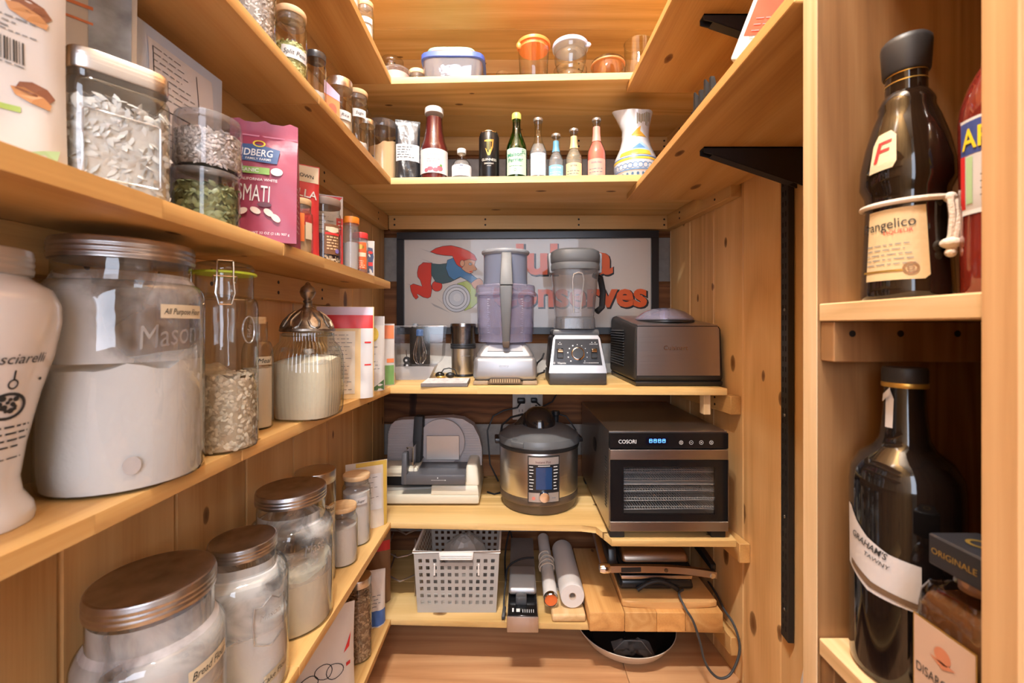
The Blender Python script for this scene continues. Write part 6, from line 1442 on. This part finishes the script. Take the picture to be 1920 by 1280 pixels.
# bags on the low shelves
c = Vector((-.416, 1.222, Zl)); t, sf = bag('clear bag with gold sealed edge beyond the bamboo-lidded jars', c, .115, .185, .04, face(c) + R(10), mat('bag_clear_white', (.62, .54, .45), .3, 0, .4, 30), seed=2, pinch=.04)
part('gold_edge', MB().rect(sf, .045, .056, .0, .178, .0009), mat('edge_gold', (.62, .42, .08), .35), t); part('gold_edge', MB().rect(sf, -.03, .056, .172, .184, .0011), mat('edge_gold', (.62, .42, .08), .35), t); part('white_patch', MB().rect(sf, -.03, .04, .05, .15, .0009), WPAP, t); part('fine_print', MB().lines(sf, -.025, .035, .14, 6, .014, .0016, .5, 3, .0016), GINK, t, kind='stuff')
c = Vector((-.437, .985, Zw)); t, sf = bag('white and clear plastic bag with black line drawing on the lowest shelf', c, .14, .205, .06, face(c) + R(4), mat('bag_film_white', (.66, .60, .54), .35, 0, .5, 26), seed=11)
part('red_mark', MB().poly(sf, [(.045, .10), (.055, .125), (.062, .14), (.058, .11)], .0009).rect(sf, .05, .06, .07, .078, .0009), RED, t); mb = MB()
for i, (a, b_) in enumerate(((-.03, .06), (0, .075), (.025, .07))): mb.disc(sf, a, b_, .02, .0009, 16, .016, .018)
mb.lines(sf, -.05, .03, .165, 2, .01, .0018, .4, 5); part('line_drawing', mb, INK, t, kind='stuff')
c = Vector((-.398, 1.232, Zw)); t, sf = bag('white bag with blue bottom band beside the jar of brown seeds', c, .062, .155, .04, face(c), mat('bag_rice', (.70, .62, .55), .4, 0, .5, 40), seed=12)
part('blue_band', MB().rect(sf, -.03, .031, .004, .045, .0009), mat('band_blue', (.05, .13, .38), .45), t); part('fine_print', MB().lines(sf, -.02, .022, .085, 4, .010, .002, .4, 3, .001), GINK, t, kind='stuff')
c = Vector((-.420, 1.33, Zw)); t, sf = bag('brown and gold foil packet behind the white bag on lowest shelf', c, .08, .235, .03, face(c), mat('packet_brown', (.22, .11, .05), .35, 0, .3, 30), seed=13, pinch=.02)
part('red_patch', MB().rect(sf, -.01, .038, .16, .19, .0009), RED, t); part('gold_patch', MB().disc(sf, .012, .205, .016, .001, 16, .010), GOLD, t)

# ------------------------------------------------------------------ lowest back shelf
Z2 = ZS['lowest'][1] + .0006
t = thing('plastic_basket', 'white plastic basket with square holes and a front grip', 'basket', (-.1655, 1.272, Z2))
wb_, wt_, hb, dp = .236, .256, .186, .27
def lattice(fn, cols, rows, m0=.10, m1=.12, top=.16, th=.0022, skip=None):
    """a panel pierced by square holes"""
    mb = MB(); us = [0.0]; du = (1 - 2 * m0) / (cols * 2 - 1)
    us += [m0 + i * du for i in range(cols * 2)] + [1.0]; dv = (1 - m1 - top) / (rows * 2 - 1)
    vs = [0.0] + [m1 + i * dv for i in range(rows * 2)] + [1.0]
    V = [[mb.bm.verts.new(fn(u, v)) for v in vs] for u in us]
    for i in range(len(us) - 1):
        for j in range(len(vs) - 1):
            if i % 2 == 1 and j % 2 == 1 and 0 < i < len(us) - 1 and 0 < j < len(vs) - 2 + 1 and i < len(us) - 1 and j < len(vs) - 1 and i <= cols * 2 - 1 and j <= rows * 2 - 1: continue
            if skip and skip((us[i] + us[i + 1]) / 2, (vs[j] + vs[j + 1]) / 2): continue
            mb.bm.faces.new([V[i][j], V[i + 1][j], V[i + 1][j + 1], V[i][j + 1]])
    bmesh.ops.solidify(mb.bm, geom=mb.bm.faces[:], thickness=th)
    return mb
def hwd(v): return wb_ / 2 + (wt_ - wb_) / 2 * v
BW = mat('basket_white', (.80, .76, .71), .4)
part('front_panel', lattice(lambda u, v: Vector((-hwd(v) + 2 * hwd(v) * u, .008 - .008 * v, hb * v)), 11, 7, .05, .14, .12, .0024, lambda u, v: .29 < u < .70 and .80 < v < .92), BW, t)
part('back_panel', lattice(lambda u, v: Vector((-hwd(v) + 2 * hwd(v) * u, dp - .008 + .008 * v, hb * v)), 11, 7, .05, .14, .12), BW, t)
for s in (-1, 1): part('side_panel', lattice(lambda u, v: Vector((s * hwd(v), .008 - .008 * v + (dp - .016 + .016 * v) * u, hb * v)), 12, 7, .05, .14, .12), BW, t)
part('floor_panel', MB().box((-wb_ / 2, .008, 0), (wb_ / 2, dp - .008, .003)), BW, t)
part('rim', MB().tube([(-wt_ / 2, 0, hb), (wt_ / 2, 0, hb), (wt_ / 2, dp, hb), (-wt_ / 2, dp, hb)], .0048, 8, True), BW, t)
gp = part('grip', MB().hull([(-.050, -.012, .166), (.050, -.012, .166), (.050, .004, .166), (-.050, .004, .166), (-.052, -.010, .187), (.052, -.010, .187), (.052, .004, .187), (-.052, .004, .187)], .004), BW, t)
for i in range(3): part('grip_rib', MB().box((-.046, -.0135, .169 + i * .0055), (.046, -.011, .1715 + i * .0055), .0006, 1), BW, gp)
for x in (-.066, .066): part('rib', MB().box((x - .0025, -.001, .115), (x + .0025, .003, .15), .001, 1), BW, t)
q = random.Random(8); t = thing('plastic_bag', 'crumpled clear plastic bag lying inside the white basket', 'bag', (-.155, 1.41, Z2 + .004))
mb = MB(); rows = []
for i in range(15):
    a = math.pi * i / 14; rows.append([Vector((.075 * math.sin(a) * math.cos(b_) * q.uniform(.8, 1.1), .085 * math.sin(a) * math.sin(b_) * q.uniform(.8, 1.1), .085 - .083 * math.cos(a) * (1 if a > 1.57 else 1) * q.uniform(.9, 1.0))) for b_ in [2 * math.pi * k_ / 16 for k_ in range(16)]])
mb.grid(rows, close_v=True, flip=True); part('film', mb, film('crumpled_film', (.7, .66, .62), .5, .15), t, smooth=15); part('contents', MB().box((-.04, -.05, .004), (.04, .05, .06), .01), mat('bag_grey_contents', (.25, .22, .2), .6), t)
# wire rack at the left
t = thing('wire_rack', 'bent steel wire rack at the left end of the lowest back shelf', 'rack', (-.39, 1.42, Z2)); WR = mat('rack_wire', (.42, .36, .32), .35, .9)
for z, dx, yy in ((.175, .02, .0), (.115, .0, -.03), (.055, .015, -.06)): part('wire', MB().tube([(-.03 + dx, yy + .12, z + .012), (-.02 + dx, yy, z + .010), (.02 + dx, yy - .01, z - .004), (.05, yy - .005, z), (.085, yy + .02, z + .004)], .0028, 6), WR, t)
for y_ in (-.05, .05): part('leg', MB().tube([(.082, y_ - .01, .0022), (.082, y_ - .01, .18)], .0025, 6), WR, t)
# vacuum sealer
t = thing('vacuum_sealer', 'slim silver vacuum sealer jutting over the shelf front', 'vacuum sealer', (.030, 1.197, Z2), R(-1))
SSV = brushed('sealer_silver', (.58, .54, .52), .35, 'Z')
part('body', MB().hull([(-.044, .0, 0), (.044, .0, 0), (.041, .36, 0), (-.041, .36, 0), (-.043, .0, .043), (.043, .0, .043), (.040, .36, .088), (-.040, .36, .088)], .003), mat('sealer_body', (.30, .27, .25), .4, .5), t)
part('front_plate', MB().box((-.0445, -.002, .0), (.0445, .004, .044), .002, 2), SSV, t)
cpn = part('control_panel', MB().hull([(-.042, .002, .042), (.042, .002, .042), (.041, .09, .053), (-.041, .09, .053), (-.042, .002, .0455), (.042, .002, .0455), (.041, .09, .057), (-.041, .09, .057)], .001, 1), mat('panel_gloss', (.008, .008, .009), .12), t)
cs_ = Plane((0, .002, .0457), (1, 0, 0), (0, .088, .0115)); mb = MB().rect(cs_, -.030, -.025, .012, .026).rect(cs_, -.018, -.008, .012, .024)
for i in range(6): mb.rect(cs_, .0 + i * .006, .0015 + i * .006, .010, .022)
part('panel_print', mb, WINK, cpn, kind='stuff')
part('latch', MB().box((-.020, .04, .05), (.012, .07, .072), .003), DGREY, t)
part('cover', MB().hull([(-.041, .062, .064), (.041, .062, .064), (.040, .165, .070), (-.040, .165, .070), (-.041, .064, .082), (.041, .064, .082), (.039, .165, .098), (-.039, .165, .098)], .008, 3), SILV, t)
t = thing('power_cord', 'black lead with a two-pin plug beside the vacuum sealer', 'cord', (0, 0, 0))
part('lead', MB().tube(smooth([(.072, 1.42, .232), (.03, 1.40, .238), (-.012, 1.375, .226), (-.0205, 1.33, .195), (-.024, 1.29, .176), (-.024, 1.262, .160)]), .003, 8).tube(smooth([(-.018, 1.35, .20), (-.022, 1.42, .17), (-.024, 1.5, .20), (-.01, 1.56, .25), (.0, 1.58, .22)]), .003, 8), RUBBER, t)
pl_ = part('plug', MB().hull([(-.031, 1.245, .143), (-.021, 1.245, .143), (-.017, 1.27, .160), (-.027, 1.27, .160), (-.031, 1.245, .153), (-.021, 1.245, .153), (-.017, 1.272, .168), (-.027, 1.272, .168)], .002), RUBBER, t); part('prongs', MB().box((-.0295, 1.233, .1465), (-.0285, 1.246, .150)).box((-.0235, 1.233, .1465), (-.0225, 1.246, .150)), CHROME, pl_)
# immersion stick
p0, p1 = Vector((.1155, 1.262, .1905)), Vector((.1155, 1.585, .214)); ax = (p1 - p0); L = ax.length; B = ax.to_track_quat('Z', 'Y').to_matrix().to_4x4()
t = thing('immersion_circulator', 'white immersion stick with an orange end cap and wrapped lead', 'circulator', p0)
part('tube_body', MB().lathe([(.0205, .010), (.0215, .014), (.0215, .10), (.0205, .105), (.020, L)], 32, M=B), mat('stick_white', (.74, .70, .66), .35), t)
part('end_collar', MB().lathe([(.019, -.002), (.0215, .0), (.0218, .009), (.0212, .012)], 32, M=B, cap0=False, cap1=False), CHROME, t); part('end_cap', MB().lathe([(.0005, .0005), (.0185, .001), (.0195, .004)], 32, M=B, cap1=False), mat('tip_orange', (.80, .17, .04), .4), t)
ld = part('lead', MB().tube([B @ Vector((.024 * math.cos(a) + .002 * math.sin(a * 2.3), .024 * math.sin(a), .135 + a * .0035)) for a in [i * .35 for i in range(60)]] + [B @ Vector(p) for p in ((-.028, -.012, .19), (-.032, -.020, .15), (-.030, -.028, .12))], .0026, 6), mat('lead_beige', (.60, .46, .34), .5), t)
part('plug', MB().hull([B @ Vector(p) for p in ((-.040, -.040, .085), (-.022, -.040, .085), (-.022, -.022, .085), (-.040, -.022, .085), (-.036, -.036, .118), (-.026, -.036, .118), (-.026, -.026, .118), (-.036, -.026, .118))], .003), WHT, t); part('prongs', MB().tube([B @ Vector((-.036, -.034, .086)), B @ Vector((-.036, -.034, .07))], .0014, 6).tube([B @ Vector((-.026, -.034, .086)), B @ Vector((-.026, -.034, .07))], .0014, 6), CHROME, t)
# small board under the roll, roll of film
t = thing('cutting_board', 'small pale bread board under the white plastic roll', 'cutting board', (.168, 1.236, Z2)); part('board', MB().hull([(-.052, 0, 0), (.047, 0, 0), (.047, .33, 0), (-.052, .33, 0), (-.052, 0, .023), (.047, 0, .023), (.047, .33, .023), (-.052, .33, .023)], .007, 3), wood('pale_board', (.6, .36, .15), (.72, .47, .22), (.8, .55, .3), 'Y', 2, 0, .5), t)
M = Matrix.Rotation(R(-90), 4, 'X')
t = thing('plastic_roll', 'thick roll of milky white vacuum bag film lying on a small board', 'roll', (.179, 1.262, Z2 + .0235 + .0365)); FM = mat('milky_film', (.70, .66, .63), .3, 0, .1, 30, sss=.0)
part('rolled_film', MB().lathe([(.0105, 0), (.034, 0), (.036, .003), (.0364, .015), (.0362, .262), (.034, .265), (.0105, .265)], 44, M=M, cap0=False, cap1=False), FM, t); part('core', MB().lathe([(.0085, .001), (.0108, -.0005), (.0108, .265), (.0085, .264), (.0085, .001)], 28, M=M, cap0=False, cap1=False), mat('core_tan', (.55, .42, .32), .6), t)
part('loose_edge', MB().grid([[Vector((.034 + .012 * (1 - i / 6), y_, .010 - .034 * (i / 6))) for y_ in (.02, .13, .25)] for i in range(7)]) and MB().box((.036, .02, -.035), (.0368, .25, -.002)), film('loose_film', (.7, .66, .62), .5, .15), t)
# butcher block, board, press
t = thing('cutting_board', 'thick butcher block chopping board projecting past the shelf', 'cutting board', (.217, 1.199, Z2), R(-.5))
xs = [0, .10, .19, .27, .376]
for i, (a, b_) in enumerate(zip(xs, xs[1:])): part('stave', MB().hull([(a + .0003, 0, 0), (b_ - .0003, 0, 0), (b_ - .0003, .35, 0), (a + .0003, .35, 0), (a + .0003, 0, .055), (b_ - .0003, 0, .055), (b_ - .0003, .35, .055), (a + .0003, .35, .055)], .0015, 1) if i not in (0, 3) else MB().hull([(a + .0003, 0, 0), (b_ - .0003, 0, 0), (b_ - .0003, .35, 0), (a + .0003, .35, 0), (a + .0003, 0, .055), (b_ - .0003, 0, .055), (b_ - .0003, .35, .055), (a + .0003, .35, .055)], .004, 2), BLOCK, t)
t = thing('cutting_board', 'thin curved-front wooden board lying on the butcher block', 'cutting board', (.315, 1.213, Z2 + .0556)); mb = MB(); slab(mb, [(0, .01), (.02, .004), (.08, .0), (.18, .0), (.25, .003), (.272, .008), (.270, .31), (.012, .31)], 0, .018, .003); part('board', mb, wood('oak_board', (.50, .25, .08), (.64, .35, .13), (.72, .43, .18), 'X', 2, 0, .45), t)
zp = Z2 + .0556 + .0186
t = thing('panini_press', 'black and steel panini press with curved steel handle', 'panini press', (.428, 1.256, zp))
PRS = brushed('press_steel', (.50, .43, .38), .3, 'X')
part('base', MB().hull([(-.112, .002, .006), (.112, .002, .006), (.112, .21, .006), (-.112, .21, .006), (-.106, .008, .036), (.106, .008, .036), (.106, .21, .036), (-.106, .21, .036)], .010, 3), mat('press_black', (.014, .014, .014), .25), t)
arch = [(-.060, .036)] + [(-.060 + .12 * i / 10, .008 + .030 * math.sin(math.pi * i / 10)) for i in range(11)] + [(.060, .036)]
part('front_arch', MB().tube([(x, -.002, z) for x, z in [(-.060 + .12 * i / 12, .010 + .026 * math.sin(math.pi * i / 12)) for i in range(13)]], .0065, 8), BLKM, t)
part('grill_plate', MB().hull([(-.104, .004, .037), (.104, .004, .037), (.104, .20, .037), (-.104, .20, .037), (-.106, .004, .048), (.106, .004, .048), (.106, .20, .056), (-.106, .20, .056)], .002), PRS, t)
part('upper_body', MB().hull([(-.108, .004, .052), (.108, .004, .052), (.108, .205, .062), (-.108, .205, .062), (-.106, .010, .070), (.106, .010, .070), (.106, .205, .088), (-.106, .205, .088)], .006), mat('press_black', (.014, .014, .014), .25), t)
part('steel_cover', MB().hull([(-.100, .02, .072), (.106, .02, .072), (.104, .20, .092), (-.098, .20, .092), (-.096, .03, .100), (.102, .03, .100), (.098, .19, .118), (-.092, .19, .118)], .012, 3), brushed('press_cover', (.42, .34, .27), .38, 'X'), t)  # steel coloured brown to imitate the wood it reflects
hz = [(-.165 + .33 * i / 14, -.022 + .0 * i, .085 - .012 * (2 * i / 14 - 1) ** 2 * (1 if i > 7 else .4) - .010 * i / 14) for i in range(15)]
hb_ = part('handle', MB().prism([(x, y_, z + .0095) for x, y_, z in hz] + [(x, y_, z - .0095) for x, y_, z in reversed(hz)], (0, .012, 0)), PRS, t, 'curved steel handle')
part('handle_slot', MB().hull([(-.112, -.0232, .073), (-.055, -.0232, .074), (-.055, -.0215, .074), (-.112, -.0215, .073), (-.112, -.0232, .086), (-.055, -.0232, .087), (-.055, -.0215, .087), (-.112, -.0215, .086)], .0005, 1), BLKM, hb_); My = Matrix.Rotation(R(90), 4, 'X')
part('rivet', MB().lathe([(.006, 0), (.0055, .0015), (.001, .002)], 16, (.018, -.022, .078), M=My), mat('rivet_brown', (.2, .15, .1), .3, .8), hb_)
part('rivet', MB().lathe([(.0085, 0), (.008, .002), (.001, .0025)], 18, (.152, -.022, .063), M=My), CHROME, hb_)
Mx = Matrix.Rotation(R(90), 4, 'Y'); part('knob', MB().lathe([(.0005, -.018), (.011, -.016), (.0145, -.006), (.0145, .010), (.012, .014), (.0005, .015)], 24, (-.158, -.017, .082), M=Mx), CHROME, t, 'chrome handle knob')
for s in (-1, 1): part('arm', MB().hull([(s * .160 - .008, -.012, .072), (s * .160 + .008, -.012, .072), (s * .150 + .010, .22, .10), (s * .150 - .010, .22, .10), (s * .160 - .008, -.012, .090), (s * .160 + .008, -.012, .090), (s * .150 + .010, .22, .135), (s * .150 - .010, .22, .135)], .003), PRS if s < 0 else BLK, t)
part('side_cheek', MB().hull([(-.138, .02, .06), (-.112, .02, .06), (-.112, .22, .07), (-.138, .22, .07), (-.136, .04, .11), (-.112, .04, .11), (-.112, .22, .15), (-.136, .22, .15)], .004), BLK, t); part('badge', MB().disc(Plane((-.1385, .13, .11), (0, -1, 0), (0, 0, 1)), 0, 0, .009, .0006, 16), RED, t)
# trailing lead of the press
t = thing('power_cord', 'grey lead of the panini press hanging in a loop over the shelf front', 'cord', (0, 0, 0))
pts = [(.50, 1.248, zp + .014)] + [tuple(P(x, y_, Y)) for x, y_, Y in ((1273, 1113, 1.225), (1285, 1140, 1.190), (1300, 1165, 1.180), (1313, 1205, 1.175), (1320, 1235, 1.172), (1332, 1258, 1.168), (1349, 1271, 1.165), (1368, 1265, 1.165), (1382, 1240, 1.168), (1387, 1215, 1.172), (1383, 1190, 1.18), (1373, 1165, 1.20), (1358, 1143, 1.235), (1347, 1120, 1.28), (1335, 1100, 1.33), (1325, 1085, 1.40))]
part('lead', MB().tube(smooth(pts), .0034, 8), mat('lead_grey', (.05, .055, .06), .45), t)
# frying pan under the shelf
t = thing('frying_pan', 'black frying pan with cream outside on the floor under the lowest shelf', 'pan', (.361, 1.365, .0006))
part('pan_outside', MB().lathe([(.098, 0), (.104, .002), (.130, .022), (.153, .054), (.1545, .057), (.1525, .058)], 64, cap1=False), mat('pan_cream', (.62, .54, .44), .3), t); part('pan_inside', MB().lathe([(.001, .006), (.100, .006), (.126, .026), (.150, .055), (.1527, .0582)], 64, cap0=False, cap1=False), mat('nonstick_black', (.012, .012, .012), .3), t)
part('handle', MB().hull([(.02, .14, .04), (.05, .135, .04), (.09, .23, .075), (.07, .24, .075), (.02, .145, .052), (.05, .14, .052), (.09, .23, .088), (.07, .24, .088)], .003), BLK, t)
t = thing('plastic_bag', 'crinkled clear plastic scraps lying in the frying pan', 'bag', (.37, 1.30, .0078)); q = random.Random(9)
mb = MB(); mb.grid([[Vector((-.06 + .12 * i / 10, -.03 + .07 * j / 6, .004 + q.uniform(0, .018) * math.sin(math.pi * i / 10))) for j in range(7)] for i in range(11)]); part('film', mb, film('scrap_film', (.6, .55, .5), .3, .12), t, smooth=12)
part('twist', MB().tube([(-.06, .0, .006), (-.02, .03, .014), (.03, .02, .02), (.05, -.015, .006)], .0016, 6), film('scrap_film', (.6, .55, .5), .3, .12), t)
# cleats and white panel near the post
t = thing('white_board', 'white board leaning at the foot of the cabinet side', 'board', (.655, .90, .0006), R(-5)); part('panel', MB().hull([(-.01, .0, 0), (.0, .0, 0), (.0, .12, 0), (-.01, .12, 0), (.0, .0, .36), (.008, .0, .36), (.008, .03, .36), (.0, .03, .36)], .001, 1), WHT, t); part('edge_tape', MB().box((-.011, -.002, 0), (.0, .0, .05)), WPAP, t)
# ------------------------------------------------------------------ repeats share a group
GROUPS = dict(glass_jar='glass storage jars on the shelves', glass_bottle='glass bottles on the shelves', food_bag='bags and packets of dry food', wall_shelf='pine shelves of the pantry',
              cutting_board='wooden cutting boards on the lowest back shelf', power_cord='power leads of the appliances', shelf_bracket='black brackets under the right shelves',
              spice_jar='plastic spice jars on the left shelf', plastic_tub='stacked clear tubs of seeds', container_lid='spare lids stacked on the glass dish', beater_gear='beater hubs in the clear box',
              plastic_bag='loose clear plastic bags', glass_tumbler='storage glasses on the top back shelf', glass_dish='glass dishes on the top back shelf')
for o in list(C.objects):
    if o.parent is None and o.type == 'EMPTY' and o.name.split('.')[0] in GROUPS: o['group'] = GROUPS[o.name.split('.')[0]]
